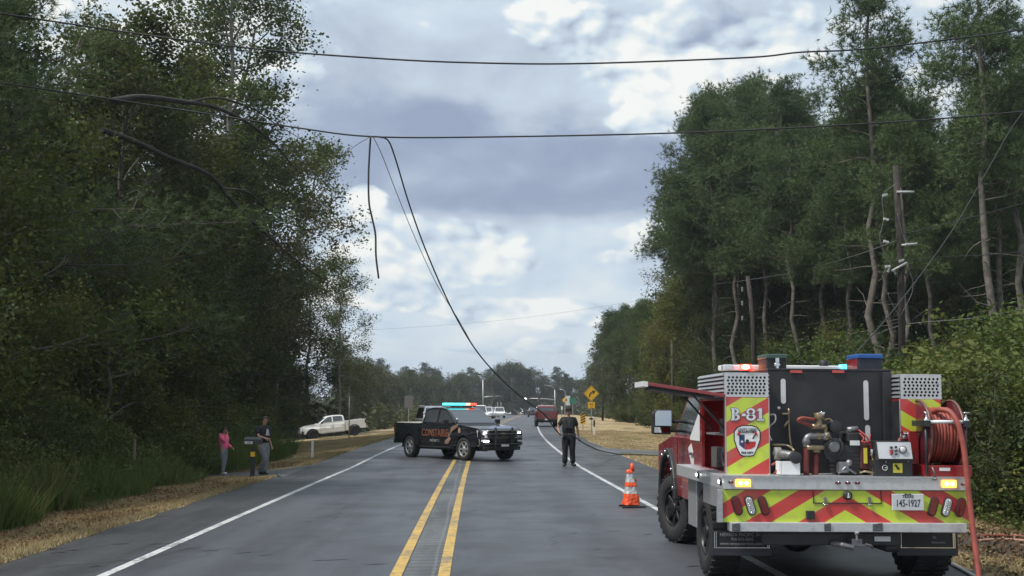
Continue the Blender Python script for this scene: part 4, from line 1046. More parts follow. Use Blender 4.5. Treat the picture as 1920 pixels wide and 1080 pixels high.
p = onG(897, 130); suv('parked_car', 'white car showing behind the windscreen of the constable pickup', WPAINT, (p.x, 130, G(p.x, 130)), R(-86), tall=.2)
for px, Y, rz, l in ((914, 190, -95, 'small white car at the head of the distant queue left of the junction'), (936, 205, -88, 'distant white car with bicycles on its roof at the right end of the queue'), (926, 235, -88, 'distant white car partly hidden in the middle of the queue')):
    p = onG(px, Y); c = suv('parked_car', l, WPAINT, (p.x, Y, p.z), R(rz), 'distant queue of vehicles', tall=.15)
    if px == 936:
        m = MB()
        for s in (-.3, .3):
            for x in (-.5, .5): m.lathe([(.30, -.012), (.33, 0), (.30, .012)], (x, s, 2.3), 'y', 14)
            m.tube([(-.5, s, 2.3), (-.1, s, 2.3), (.35, s, 2.62), (.5, s, 2.3)], .02, 5); m.tube([(-.1, s, 2.3), (-.2, s, 2.75)], .02, 5)
        m.build('roof_bicycle_rack', mat('pale_rack', (.5, .5, .5), .4), c)
p = onG(988, 255); suv('parked_car', 'dark distant car just left of the silver blue one', mat('dark_car_paint', (.04, .045, .05), .3, coat=.6), (p.x, 230, G(p.x, 230)), R(90), tall=.1)

# ------------------------------------------------------------------ brush fire engine
EX, EY = 3.54, 11.2
ROLL = R(.45)
eng = empty('fire_engine', (EX, EY, .0), (0, ROLL, 0), 'red fire engine with lime and red rear chevrons, pump and hose reel', 'fire engine')
EMi = (Matrix.Translation((EX, EY, 0)) @ Matrix.Rotation(ROLL, 4, 'Y')).inverted()
def T(px, py, yl):
    """pixel of the photograph -> engine coordinates on the plane yl metres ahead of the rear edge"""
    q = EMi @ at(px, py, EY + yl); return Vector((q.x, yl, q.z))
def bx(mb, x0, y0, x1, y1, a, b):
    p, q = T(x0, y1, a), T(x1, y0, a); return mb.box(p.x, q.x, a, b, p.z, q.z)
def bxl(x0, y0, x1, y1, a, b): return bx(MB(), x0, y0, x1, y1, a, b)
RED = mat('engine_red_paint', (.23, .014, .018), .25, coat=.7, var=.15, dirt=.4, dirtcol=(.10, .055, .045))
REDH = mat('red_hose_rubber', (.26, .055, .04), .55, var=.2, scale=9, dirt=.3, dirtcol=(.12, .05, .04))
DIA = mat('diamond_plate', (.6, .61, .63), .32, .55, var=.06, scale=16, bump=.15, bscale=140, dirt=.5, dirtcol=(.26, .25, .235))
TANK = mat('black_tank_plastic', (.017, .018, .022), .5, var=.25, scale=3, bump=.12, bscale=40, dirt=.5, dirtcol=(.055, .05, .048))
BRASS = mat('brass_fitting', (.30, .24, .15), .38, .7, var=.25, scale=20, dirt=.4, dirtcol=(.12, .09, .06))
WHT = mat('white_enamel', (.68, .69, .70), .35, var=.05, dirt=.2, dirtcol=(.4, .38, .36))
IRON = mat('red_iron_pipe', (.14, .025, .025), .45, var=.25, scale=14, dirt=.5, dirtcol=(.06, .03, .03))
def chevron(name, ph):
    m = bpy.data.materials.new(name); m.use_nodes = True; nt = m.node_tree; b = nt.nodes['Principled BSDF']
    t = nt.nodes.new('ShaderNodeTexCoord'); x, y, z = sep(nt, t.outputs['Object'])
    u = x.abs() + (z - ph[0]) * 1.72
    f = ((u - ph[1]) / .51 + 20.0).fr()
    red = f.lt(.5)
    c = mixc(nt, red, (.50, .62, .055), (.52, .045, .045))
    edge = ((f - .5).abs().mn((f - .0).abs()).mn((f - 1.0).abs())).lt(.012)
    c = mixc(nt, edge * .35, c, (.6, .35, .1))
    n = noise(nt, t.outputs['Object'], 5, 6, .6)
    c = mixc(nt, n.step(.45, .72) * .34, c, (.22, .19, .12))
    # fine honeycomb of the retro-reflective film
    v = nt.nodes.new('ShaderNodeTexVoronoi'); nt.links.new(t.outputs['Object'], v.inputs['Vector']); v.inputs['Scale'].default_value = 180
    bn = nt.nodes.new('ShaderNodeBump'); bn.inputs['Strength'].default_value = .1; bn.inputs['Distance'].default_value = .002
    nt.links.new(v.outputs['Distance'], bn.inputs['Height']); nt.links.new(bn.outputs[0], b.inputs['Normal'])
    nt.links.new(c, b.inputs['Base Color']); b.inputs['Roughness'].default_value = .33; b.inputs['Coat Weight'].default_value = .35
    return m
zb_ = T(1590, 979, .03).z
CH1 = chevron('chevron_film', (zb_, .195))
zc_ = T(1400, 891, .4).z
xL = abs(T(1435, 891, .4).x)
CH2 = chevron('chevron_film_upper', (zc_, xL + .0))
XL, XR = T(1357, 900, 0).x, T(1816, 900, 0).x
zd0, zd1 = T(1590, 919, 0).z, T(1590, 894, 0).z
# deck with bevelled front corners and a lip
m = MB(); m.prism([(XL, 0), (XR, 0), (XR, 2.6), (XL, 2.6)], zd0, zd1, 'z'); m.build('deck', DIA, eng, .006)
m = MB(); m.box(XL - .005, XR + .005, -.012, .02, zd1 - .012, zd1 + .006); m.build('deck_lip', ALU, eng)
# rear skirt with chevrons, side returns
bxl(1356, 921, 1818, 979, .02, .06).build('chevron_panel', CH1, eng)
s0 = T(1356, 979, .02); m = MB()
m.box(XL - .002, XL + .02, .062, 1.0, s0.z + .12, zd0); m.build('side_skirt', ALU, eng); MB().box(XR - .02, XR + .002, .062, 1.0, s0.z + .12, zd0).build('side_skirt', ALU, eng)
m = MB(); a = T(1350, 921, .02); m.box(a.x - .03, a.x + .02, .0, .05, s0.z, zd0 - .002); m.build('skirt_edge', ALU, eng)
# hatch outline, latches and cleats on the skirt
for x0, y0, x1, y1 in ((1525, 920, 1526, 944), (1525, 943, 1653, 944), (1652, 920, 1653, 944)): bxl(x0, y0, x1, y1, .012, .021).build('hatch_seam', BLKM, eng)
for px in (1548, 1631):
    bxl(px - 2, 932, px + 2, 944, .0, .02).build('latch', STEEL, eng, .003); m = MB(); m.sphere(T(px, 946, -.002), .014, 8, (1.6, 1, .6)); m.build('latch_handle', CHR, eng)
m = MB(); c = T(1590, 929, 0); m.lathe([(.042, .02), (.042, -.006), (.03, -.012), (0, -.012)], (c.x, 0, c.z), 'y', 20); cap = m.build('filler_cap', BLKP, eng)
m = MB(); m.box(c.x - .005, c.x + .005, -.02, -.012, c.z - .02, c.z + .025); m.prism([(c.x - .022, c.z + .005), (c.x - .014, c.z - .012), (c.x + .014, c.z - .012), (c.x + .022, c.z + .005), (c.x + .01, c.z - .022), (c.x - .01, c.z - .022)], -.019, -.012); m.build('cap_symbol', WHT, cap)
bxl(1513, 958, 1528, 974, -.02, .02).build('trailer_socket', BLKP, eng, .006)
# bumper bar with tread patches
bxl(1370, 981.5, 1813, 997, -.04, .10).build('bumper_bar', DIA, eng, .006)
for x0, x1 in ((1373, 1388), (1546, 1558), (1637, 1655)):
    q = bxl(x0, 982.5, x1, 996, -.046, -.041); q.build('tread_patch', mat('grit_tread', (.09, .09, .09), .7, var=.6, scale=60), eng)
    m = MB(); p0, p1 = T(x0, 996, -.048), T(x1, 982.5, -.048)
    for k in range(5):
        z = p0.z + (p1.z - p0.z) * (k + .3) / 5; m.hexa([(p0.x, -.05, z), (p1.x, -.05, z + .014), (p1.x, -.05, z + .02), (p0.x, -.05, z + .006)], [(p0.x, -.045, z), (p1.x, -.045, z + .014), (p1.x, -.045, z + .02), (p0.x, -.045, z + .006)])
    m.build('tread_rib', STEEL, eng)
# deck face: marker lights, warning lights
AMB = mat('lit_amber_lamp', (.9, .5, .1), .3, emit=(1.0, .42, .05), es=2.0)
AMC = mat('amber_led_core', (1, .8, .3), .3, emit=(1.0, .75, .2), es=3.5)
REDL = mat('dark_red_lens', (.13, .008, .010), .22, coat=.8)
for x0, x1, y in ((1380, 1408, 906), (1767, 1794, 907.5)):
    w = bxl(x0, y - 7, x1, y + 7, -.02, -.001).build('warning_lamp', AMB, eng, .008)
    for k in (0.3, .7): m = MB(); m.sphere(T(x0 + (x1 - x0) * k, y, -.018), .022, 8, (1.1, .5, 1)); m.build('led', AMC, w)
for px, py in ((1370, 904), (1571, 905.5), (1589, 905.5), (1607, 905.5), (1806, 908)):
    m = MB(); c = T(px, py, 0); m.prism(capsule(c.x, c.z, .022, .052, R(90)), -.014, 0); mk = m.build('marker_lamp', REDL, eng)
    m = MB(); m.sphere((c.x, -.014, c.z + .006), .009, 6); m.build('screw', CHR, mk)
for px, py, yl in ((1349, 903, .12), (1309, 890, 1.25)):
    c = T(px, py, yl); m = MB(); m.lathe([(.036, 0), (.036, -.012), (.02, -.02), (0, -.02)], (XL + 0, c.y, c.z), 'x', 16); l = m.build('side_lamp', BLKP, eng)
    m = MB(); m.sphere((XL - .018, c.y, c.z), .017, 8); m.build('bulb', mat('lit_white_led', (1, 1, 1), .3, emit=(1, 1, .95), es=8), l)
# slanted rear lamps
for px, py, s, k in ((1381, 948, 1, 0), (1406, 948, 1, 1), (1431, 948, 1, 0), (1749, 949.5, -1, 0), (1774, 950.5, -1, 1), (1800, 951, -1, 0)):
    c = T(px, py, .02)
    m = MB(); m.prism(capsule(c.x, c.z, .082, .19, R(17) * s), -.004, .02); l = m.build('rear_lamp', BLKP, eng, .006)
    m = MB(); m.prism(capsule(c.x, c.z, .060, .166, R(17) * s), -.014, -.004); m.build('lens', REDL if not k else LENS, l, .004)
    if k:
        m = MB()
        for j in range(7):
            for i in (-1, 1):
                q = (j - 3) * .021; m.sphere((c.x + i * .012 - math.sin(R(17) * s) * q, -.015, c.z + q * math.cos(R(17))), .008, 6)
        m.build('led_grid', CHR, l)
# licence plate
p0, p1 = T(1671, 956.5, .02), T(1730, 926, .02)
pl = MB().box(p0.x, p1.x, -.008, .004, p0.z, p1.z).build('licence_plate', mat('plate_face', (.55, .56, .58), .45), eng, .004)
NAVY = mat('plate_ink', (.025, .035, .06), .5)
cxp, czp = (p0.x + p1.x) / 2, (p0.z + p1.z) / 2
text('plate_number', '145-1927', .094, (cxp, -.009, czp - .012), (math.pi / 2, 0, 0), NAVY, pl, .001, bold=.001, sx=.66)
text('plate_state', 'TEXAS', .037, (cxp, -.009, czp + .053), (math.pi / 2, 0, 0), NAVY, pl, .001, bold=.0008)
m = MB(); m.prism([(cxp - .04, p1.z - .008), (cxp - .02, p1.z + .004), (cxp, p1.z - .004), (cxp + .02, p1.z + .004), (cxp + .04, p1.z - .008)], -.011, -.008); m.build('plate_crest', NAVY, pl)
# mud flaps
for x0, x1, y0, y1 in ((1336, 1446, 997, 1042), (1683, 1795, 999, 1042)):
    fl = bxl(x0, y0, x1, y1, .55, .565).build('mud_flap', BLKP, eng)
    for xx in ((x0 + 3, x0 + 5), (x0 + 7, x0 + 8), (x1 - 7, x1 - 6), (x1 - 4, x1 - 3)) if x0 < 1400 else ((x0 + 2, x0 + 3), (x0 + 6, x0 + 7), (x1 - 8, x1 - 7), (x1 - 5, x1 - 4)):
        bxl(xx[0], y0, xx[1], y1 - 14, .540, .549).build('trim_strip', CHR, fl)
    bxl(x0 - 1, y1 - 14, x1 + 1, y1, .535, .55).build('flap_bar', mat('dark_rubber_bar', (.03, .032, .038), .5), fl, .005)
    bxl(x0 + 4, y1 - 15.5, x1 - 3, y1 - 14.3, .538, .548).build('trim_strip', CHR, fl)
GL = mat('grey_flap_lettering', (.30, .31, .33), .5)
c = T(1392, 1003, .54); text('flap_text', 'NEVADA PACIFIC INC.', .048, (c.x, .548, c.z), (math.pi / 2, 0, 0), GL, eng, .001, sx=.93)
c = T(1392, 1011.5, .54); text('flap_text', '928-892-8585', .040, (c.x, .548, c.z), (math.pi / 2, 0, 0), GL, eng, .001)
c = T(1390, 1019.5, .54); text('flap_text', 'www.nevpacservices.com', .044, (c.x, .548, c.z), (math.pi / 2, 0, 0), GL, eng, .001, sx=.93)
c = T(1753, 1008, .54); text('flap_text', '85', .038, (c.x, .548, c.z), (math.pi / 2, 0, 0), GL, eng, .001)
c = T(1760, 1017, .54); text('flap_text', 'vices.com', .036, (c.x, .548, c.z), (math.pi / 2, 0, 0), GL, eng, .001)
# wheels
RIMD = mat('black_steel_rim', (.03, .031, .034), .4, .5)
def ewheel(px0, px1, Yw, r, w, side, steer=0):
    x = (T((px0 + px1) / 2, 1000, Yw - EY).x)
    h = empty('axle_pivot'); h.parent = eng; h.location = (x, Yw - EY, 0); h.rotation_euler = (0, 0, math.pi / 2)
    w_ = wheel(eng, 0, 0, r, w, r * .55, side, RIMD, 8, 0)
    bpy.data.objects.remove(h); w_.location = (x, Yw - EY, r - .0); w_.rotation_euler = (0, 0, math.pi / 2 + steer)
    return w_
ewheel(1322, 1372, 12.85, .455, .33, 1); ewheel(1684, 1766, 12.85, .455, .40, -1)
wl = ewheel(1232, 1290, 16.1, .455, .33, 1, R(17)); wl.location.x += .13
wr_ = ewheel(1232, 1290, 16.1, .455, .33, -1, R(17)); wr_.location.x = .9
# chassis, axle, hitch
m = MB(); m.box(-.45, -.37, .15, 6.2, .55, .75); m.box(.37, .45, .15, 6.2, .55, .75); m.box(-.45, .45, .16, .3, .58, .74)
m.box(-.9, .9, 1.6, 1.75, .38, .5); m.box(-.9, .9, 4.85, 4.95, .36, .46); m.sphere((-.02, 1.66, .44), .2, 12); m.build('chassis', BLKM, eng)
bxl(1430, 999, 1690, 1022, .12, .2).build('hitch_beam', BLKM, eng, .01)
m = MB(); c = T(1606, 1003, -.02); m.lathe([(.012, -.05), (.012, 0)], c, 'z', 10); m.sphere((c.x, c.y, c.z + .02), .028, 12); m.build('tow_ball', CHR, eng)
m = MB(); q = T(1606, 1018, 0); m.box(q.x - .05, q.x + .05, -.02, .3, q.z - .03, q.z + .04); m.box(q.x - .15, q.x + .12, .0, .08, q.z - .035, q.z - .01); m.tube([T(1622, 1020, .0), T(1634, 1023, .0), T(1636, 1028, .02)], .012, 6)
m.tube([T(1560, 1018, .1), T(1580, 1022, .0), T(1600, 1027, 0)], .03, 8); m.build('tow_hitch', STEEL, eng, .004)
m = MB(); m.box(T(1640, 1016, .1).x, T(1670, 1016, .1).x, .10, .11, T(1640, 1015, .1).z, T(1640, 1006, .1).z); m.build('white_sticker', WHT, eng)
bxl(1660, 1000, 1690, 1036, .25, .7).build('spring_hanger', BLKM, eng, .03); bxl(1490, 1000, 1513, 1028, .9, 1.3).build('exhaust_muffler', BLKM, eng, .03)
# ---- left compartment
yA, yB = .40, 1.72
def perf_box(x0, y0, x1, y1, name='vent_box'):
    p, q = T(x0, y1, yA), T(x1, y0, yA)
    inn = MB().box(p.x + .01, q.x - .01, yA + .02, yB - .02, p.z + .004, q.z - .01).build('vent_box', mat('vent_dark', (.012, .012, .012), .8), eng)
    fr = MB(); fr.box(p.x, q.x, yA - .001, yB, q.z - .012, q.z); fr.box(p.x, p.x + .02, yA - .001, yA + .02, p.z, q.z - .012); fr.box(q.x - .02, q.x, yA - .001, yA + .02, p.z, q.z - .012)
    fr.build('vent_frame', DIA, inn)
    # perforated sheet: a real grid of hexagonal holes
    W_, H_ = q.x - p.x - .04, q.z - p.z - .012
    cols = 10 if W_ > .38 else 9; rows = 6; mg = .02; pw = W_ / cols; ph = (H_ - mg * 2) / rows; mb = MB(); r = min(pw, ph) * .43
    nseg = 6
    for j in range(rows):
        for i in range(cols):
            ox = p.x + .02 + pw * (i + .5) + (pw * .25 if j % 2 else -pw * .25) * .9; oz = p.z + mg + ph * (j + .5); hw, hh = pw / 2, ph / 2
            # cell quad ring round a hexagonal hole
            cx0 = p.x + .02 + pw * i; cz0 = p.z + mg + ph * j
            outer = [(cx0 + pw, cz0 + ph / 2), (cx0 + pw, cz0 + ph), (cx0, cz0 + ph), (cx0, cz0 + ph / 2), (cx0, cz0), (cx0 + pw, cz0)]
            k = .0; ox = min(max(ox, cx0 + r + .001), cx0 + pw - r - .001)
            inner = [(ox + r * math.cos(R(a)), oz + r * math.sin(R(a))) for a in (0, 60, 120, 180, 240, 300)]
            b = len(mb.v); mb.v += [(x, yA, z) for x, z in outer] + [(x, yA, z) for x, z in inner] + [(x, yA + .006, z) for x, z in inner]
            for a in range(6): mb.f.append((b + a, b + (a + 1) % 6, b + 6 + (a + 1) % 6, b + 6 + a)); mb.f.append((b + 6 + a, b + 6 + (a + 1) % 6, b + 12 + (a + 1) % 6, b + 12 + a)); mb.sm += [False, False]
    mb.box(p.x + .02, q.x - .02, yA, yA + .004, p.z, p.z + mg); mb.box(p.x + .02, q.x - .02, yA, yA + .004, q.z - .012 - mg, q.z - .012)
    sh = mb.build('perforated_sheet', DIA, inn)
    # louvres along both sides
    for sx, s in ((p.x, -1), (q.x, 1)):
        for k in range(6):
            z = p.z + (q.z - p.z) * (k + .15) / 6; h = (q.z - p.z) / 6 * .8
            MB().hexa([(sx - s * .006, yA + .03, z), (sx + s * .022, yA + .03, z + h * .2), (sx + s * .004, yA + .03, z + h), (sx - s * .006, yA + .03, z + h)],
                      [(sx - s * .006, yB, z), (sx + s * .022, yB, z + h * .2), (sx + s * .004, yB, z + h), (sx - s * .006, yB, z + h)]).build('louvre', ALU, inn)
    return p, q
pL, qL = perf_box(1359, 699, 1440, 744)
a, b_ = T(1361, 891, yA), T(1441.5, 745, yA)
lc = MB()
lc.box(a.x, b_.x, yA, yA + .03, a.z - .01, b_.z); lc.box(a.x, b_.x, yB - .03, yB, a.z, b_.z); lc.box(b_.x - .03, b_.x, yA + .03, yB - .03, a.z, b_.z); lc.box(a.x, b_.x - .03, yA + .03, yB - .03, b_.z - .03, b_.z)
lc.box(a.x, b_.x - .03, yA + .03, yB - .03, a.z - .01, a.z + .03); lc.box(a.x, a.x + .03, yA + .03, yA + .09, a.z + .03, b_.z - .03); lc.box(a.x, a.x + .03, yB - .12, yB - .03, a.z + .03, b_.z - .03)
lc.build('equipment_locker', RED, eng)
MB().box(a.x + .006, b_.x - .004, yA - .004, yA - .0005, a.z + .002, b_.z - .004).build('chevron_panel', CH2, eng)
m = MB(); m.box(a.x - .003, a.x + .008, yA - .006, yA + .02, a.z, b_.z); m.box(b_.x - .006, b_.x + .003, yA - .006, yA, a.z, b_.z); m.build('corner_trim', ALU, eng)
# things in the open locker: shelf, coiled gear
m = MB(); m.box(a.x + .05, b_.x - .04, yA + .1, yB - .1, a.z + .38, a.z + .40); m.build('shelf', ALU, eng)
m = MB()
for k in range(5): m.tube([(a.x + .06 + .01 * k, yA + .3 + .13 * math.cos(t) + .05 * k, a.z + .16 + .09 * math.sin(t)) for t in np.linspace(0, 6.28, 12)], .018, 6)
m.box(a.x + .07, a.x + .3, yA + .75, yA + 1.05, a.z + .04, a.z + .25); m.box(a.x + .07, a.x + .3, yA + .2, yA + .6, a.z + .4, a.z + .55); m.build('stowed_gear', STEEL, eng)
# raised door
h0, h1 = Vector((a.x, yA - .02, b_.z - .004)), T(1208, 722, yA - .02)
dv = h1 - h0; L = .62
m = MB(); up = Vector((0, 0, .034)); fy = Vector((0, L, 0)); o = Vector((0, 0, -.0))
m.hexa([h0, h0 + dv, h0 + dv + fy, h0 + fy], [h0 + up, h0 + dv + up, h0 + dv + fy + up, h0 + fy + up]); dr = m.build('raised_door', RED, eng, .004)
tip = h0 + dv
m = MB(); e0 = h0 + dv * .955
m.hexa([e0 + Vector((0, -.004, -.012)), tip + Vector((-.01, -.004, -.012)), tip + fy + Vector((-.01, 0, -.012)), e0 + fy + Vector((0, 0, -.012))],
       [e0 + Vector((0, -.004, .04)), tip + Vector((-.01, -.004, .04)), tip + fy + Vector((-.01, 0, .04)), e0 + fy + Vector((0, 0, .04))]); m.build('door_edge', WHT, dr)
m = MB(); i0, i1 = h0 + dv * .12, h0 + dv * .9
m.hexa([i0 + Vector((0, .08, -.03)), i1 + Vector((0, .08, -.03)), i1 + Vector((0, L - .08, -.03)), i0 + Vector((0, L - .08, -.03))], [i0 + Vector((0, .08, -.002)), i1 + Vector((0, .08, -.002)), i1 + Vector((0, L - .08, -.002)), i0 + Vector((0, L - .08, -.002))]); m.build('door_liner', BLKM, dr)
m = MB(); m.tube([h0 + dv * .38 + Vector((0, L - .05, -.03)), (a.x + .02, yA + .7, b_.z - .33)], .011, 6); m.build('gas_strut', BLKM, eng); m = MB(); m.tube([h0 + dv * .38 + Vector((0, .06, -.03)), (a.x + .02, yA + .06, b_.z - .33)], .011, 6); m.build('gas_strut', BLKM, eng)
# number, shield
NUM = mat('white_numeral', (.60, .62, .66), .35); OUT = mat('numeral_outline', (.12, .13, .17), .5)
def slab(body, cx, cz, y, H):
    """chunky slab-serif figures made of bars and rings"""
    g = {}
    t = .24 * H
    def rect(x0, x1, z0, z1): return [(x0, z0), (x1, z0), (x1, z1), (x0, z1)]
    def ring(cx, cz, rx, rz, th, n=18):
        o = [(cx + rx * math.cos(i * 2 * math.pi / n), cz + rz * math.sin(i * 2 * math.pi / n)) for i in range(n)]
        k = [(cx + (rx - th) * math.cos(i * 2 * math.pi / n), cz + (rz - th * .8) * math.sin(i * 2 * math.pi / n)) for i in range(n)]
        return ('ring', o, k)
    x = -1.43 * H
    sh = []
    sh += [rect(x, x + .30 * H, -.5 * H, -.38 * H), rect(x, x + .30 * H, .38 * H, .5 * H), rect(x + .08 * H, x + .30 * H, -.38 * H, .38 * H)]
    sh += [('halfring', x + .30 * H, .24 * H, .42 * H, .26 * H, .19 * H), ('halfring', x + .30 * H, -.23 * H, .47 * H, .27 * H, .2 * H)]
    sh += [rect(-.52 * H, -.20 * H, -.14 * H, .06 * H)]
    sh += [ring(.24 * H, .23 * H, .36 * H, .27 * H, .17 * H), ring(.24 * H, -.21 * H, .40 * H, .29 * H, .19 * H)]
    sh += [rect(.92 * H, 1.18 * H, -.4 * H, .5 * H), rect(.78 * H, 1.34 * H, -.5 * H, -.37 * H), [(.74 * H, .26 * H), (.92 * H, .30 * H), (.92 * H, .5 * H)]]
    def build(name, mt, yy, grow, par):
        m = MB()
        for s_ in sh:
            if isinstance(s_, tuple) and s_[0] == 'ring':
                n = len(s_[1]); ccx = sum(p[0] for p in s_[1]) / n; ccz = sum(p[1] for p in s_[1]) / n
                def gr_(p, g_): d = math.hypot(p[0] - ccx, p[1] - ccz); return (ccx + (p[0] - ccx) * (d + g_) / d, ccz + (p[1] - ccz) * (d + g_) / d)
                for i in range(n):
                    j = (i + 1) % n; q = [gr_(s_[1][i], grow), gr_(s_[1][j], grow), gr_(s_[2][j], -grow), gr_(s_[2][i], -grow)]
                    m.prism([(cx + u * .97, cz + v) for u, v in q], yy, yy + .003)
            elif isinstance(s_, tuple):
                _, hx, hz, rx, rz, th = s_; n = 10
                for i in range(n):
                    a0, a1 = -math.pi / 2 + math.pi * i / n, -math.pi / 2 + math.pi * (i + 1) / n
                    q = [(hx + (rx + grow) * math.cos(a0) - .03 * H, hz + (rz + grow) * math.sin(a0)), (hx + (rx + grow) * math.cos(a1) - .03 * H, hz + (rz + grow) * math.sin(a1)),
                         (hx + (rx - th - grow) * math.cos(a1) - .03 * H, hz + (rz - th * .62 - grow) * math.sin(a1)), (hx + (rx - th - grow) * math.cos(a0) - .03 * H, hz + (rz - th * .62 - grow) * math.sin(a0))]
                    m.prism([(cx + u * .97, cz + v) for u, v in q], yy, yy + .003)
            else:
                ax_ = sum(p[0] for p in s_) / len(s_); az_ = sum(p[1] for p in s_) / len(s_)
                m.prism([(cx + (p[0] + math.copysign(grow, p[0] - ax_)) * .97, cz + p[1] + math.copysign(grow, p[1] - az_)) for p in s_], yy, yy + .003)
        return m.build(name, mt, par, fix=True)
    build('unit_number_outline', OUT, y, .006, eng); build('unit_number', NUM, y - .004, 0, eng)
c = T(1402, 777, yA); slab('B-81', c.x, c.z, yA - .009, .122)
# shield badge
def S(px, py): q = T(px, py, yA - .01); return (q.x, q.z)
def shp(name, pts, mt, y, par, th=.003):
    m = MB(); m.prism(pts, y, y + th); return m.build(name, mt, par)
sp = [(1393, 798), (1409, 798), (1419, 801), (1425, 809), (1425, 825), (1419, 841), (1413, 854), (1408, 855), (1393, 855), (1388, 852), (1382, 840), (1377, 825), (1377, 809), (1383, 801)]
cs = S(1401, 826); P0 = [S(*p) for p in sp]
sb = shp('shield_badge', [(cs[0] + (x - cs[0]) * 1.05, cs[1] + (z - cs[1]) * 1.04) for x, z in P0], BLKP, yA - .008, eng)
shp('badge_face', [(cs[0] + (x - cs[0]) * .96, cs[1] + (z - cs[1]) * .965) for x, z in P0], WHT, yA - .012, sb, .004)
yb = yA - .014
shp('flag_panel', [S(1386, 834), S(1386, 815), S(1396, 815), S(1396, 842)], mat('badge_blue', (.03, .05, .16), .4), yb, sb, .002)
shp('flag_panel', [S(1396.2, 828), S(1417, 828), S(1416, 837), S(1408, 842), S(1396.2, 843)], mat('badge_red', (.45, .03, .03), .4), yb, sb, .002)
shp('map_outline', [S(1397, 827.7), S(1397, 816), S(1409, 818), S(1417, 824), S(1417, 827.7)], mat('badge_white', (.75, .75, .75), .4), yb, sb, .002)
q = S(1391, 828); shp('badge_star', [(q[0] + .017 * (1 if t % 2 == 0 else .42) * math.sin(t * math.pi / 5), q[1] + .017 * (1 if t % 2 == 0 else .42) * math.cos(t * math.pi / 5)) for t in range(10)], WHT, yb - .003, sb, .002)
q = S(1401, 828.5); text('badge_text', '8', .055, (q[0], yb - .003, q[1]), (math.pi / 2, 0, 0), BLKP, sb, .001, bold=.004)
for s, x in ((1, 1415), (-1, 1387)):
    shp('axe', [S(x - 5 * s, 822), S(x - 3 * s, 823.5), S(x + 3 * s, 814), S(x + 1.2 * s, 812.5)], BLKP, yb - .003, sb, .002)
    shp('axe_head', [S(x - 2 * s, 811), S(x + 2 * s, 809), S(x + 6 * s, 815), S(x + 3.5 * s, 817)], mat('badge_red', (0, 0, 0)), yb - .004, sb, .002)
q = S(1401, 804.5); text('badge_text', 'CANEY CREEK', .030, (q[0], yb - .001, q[1]), (math.pi / 2, 0, 0), OUT, sb, .001, sx=1.0)
q = S(1401, 809.6); text('badge_text', 'VOLUNTEER', .033, (q[0], yb - .001, q[1]), (math.pi / 2, 0, 0), BLKP, sb, .001, bold=.0012)
q = S(1401, 849); text('badge_text', 'FIRE DEPT', .027, (q[0], yb - .001, q[1]), (math.pi / 2, 0, 0), BLKP, sb, .001, bold=.001)
# ---- tank
yT = .66
p, q = T(1443, 894, yT), T(1671, 695, yT)
tk = MB().box(p.x, q.x, yT, 2.5, zd1, q.z).build('water_tank', TANK, eng, .012)
MB().box(p.x - .004, q.x + .004, yT - .006, 2.5, q.z - .008, q.z + .014).build('tank_rim', BLKM, tk, .004)
MB().box(T(1671, 800, yT).x - .09, T(1671, 800, yT).x, yT - .05, yT - .001, zd1, q.z - .02).build('tank_corner_post', BLKM, tk, .006)
for px, y0, y1 in ((1468.5, 710, 757), (1624, 713, 788), (1627, 797, 830)):
    c = T(px, (y0 + y1) / 2, yT - .001); h = abs(T(px, y0, yT).z - T(px, y1, yT).z)
    m = MB(); m.prism(capsule(c.x, c.z, .05, h), yT - .006, yT - .001); m.build('sight_gauge', mat('milky_gauge', (.55, .55, .58), .3, coat=.5), tk)
m = MB(); m.lathe([(.016, 0), (.016, -.01), (0, -.01)], T(1460, 765, yT), 'y', 12); m.build('tank_plug', WHT, tk)
GRN = mat('green_lid', (.045, .085, .07), .5); BLU = mat('blue_lid', (.02, .09, .30), .4)
for x0, x1, lid, g in ((1436, 1476, GRN, 'g'), (1608, 1655, BLU, 'b')):
    p2, q2 = T(x0, 697, .85), T(x1, 664, .85); bxn = MB().box(p2.x + .008, q2.x - .008, .85, 1.2, p2.z, q2.z - .04).build('fill_tower', BLKP if g == 'g' else mat('fill_tower_navy', (.02, .025, .04), .5), eng, .01)
    MB().box(p2.x, q2.x, .835, 1.215, q2.z - .048, q2.z).build('fill_tower_lid', lid, bxn, .01)
    if g == 'g':
        m = MB(); c = T(1457, 682, .84); m.sphere((c.x, .835, c.z - .015), .035, 10, (1, .4, .9)); m.box(c.x - .02, c.x + .02, .825, .84, c.z + .01, c.z + .06); m.box(c.x - .012, c.x + .012, .822, .835, c.z - .06, c.z + .02); m.build('latch', CHR, bxn, .003)
    else: MB().box(p2.x - .004, p2.x + .004, .86, 1.19, p2.z, q2.z - .05).build('side_stripe', RED, bxn)
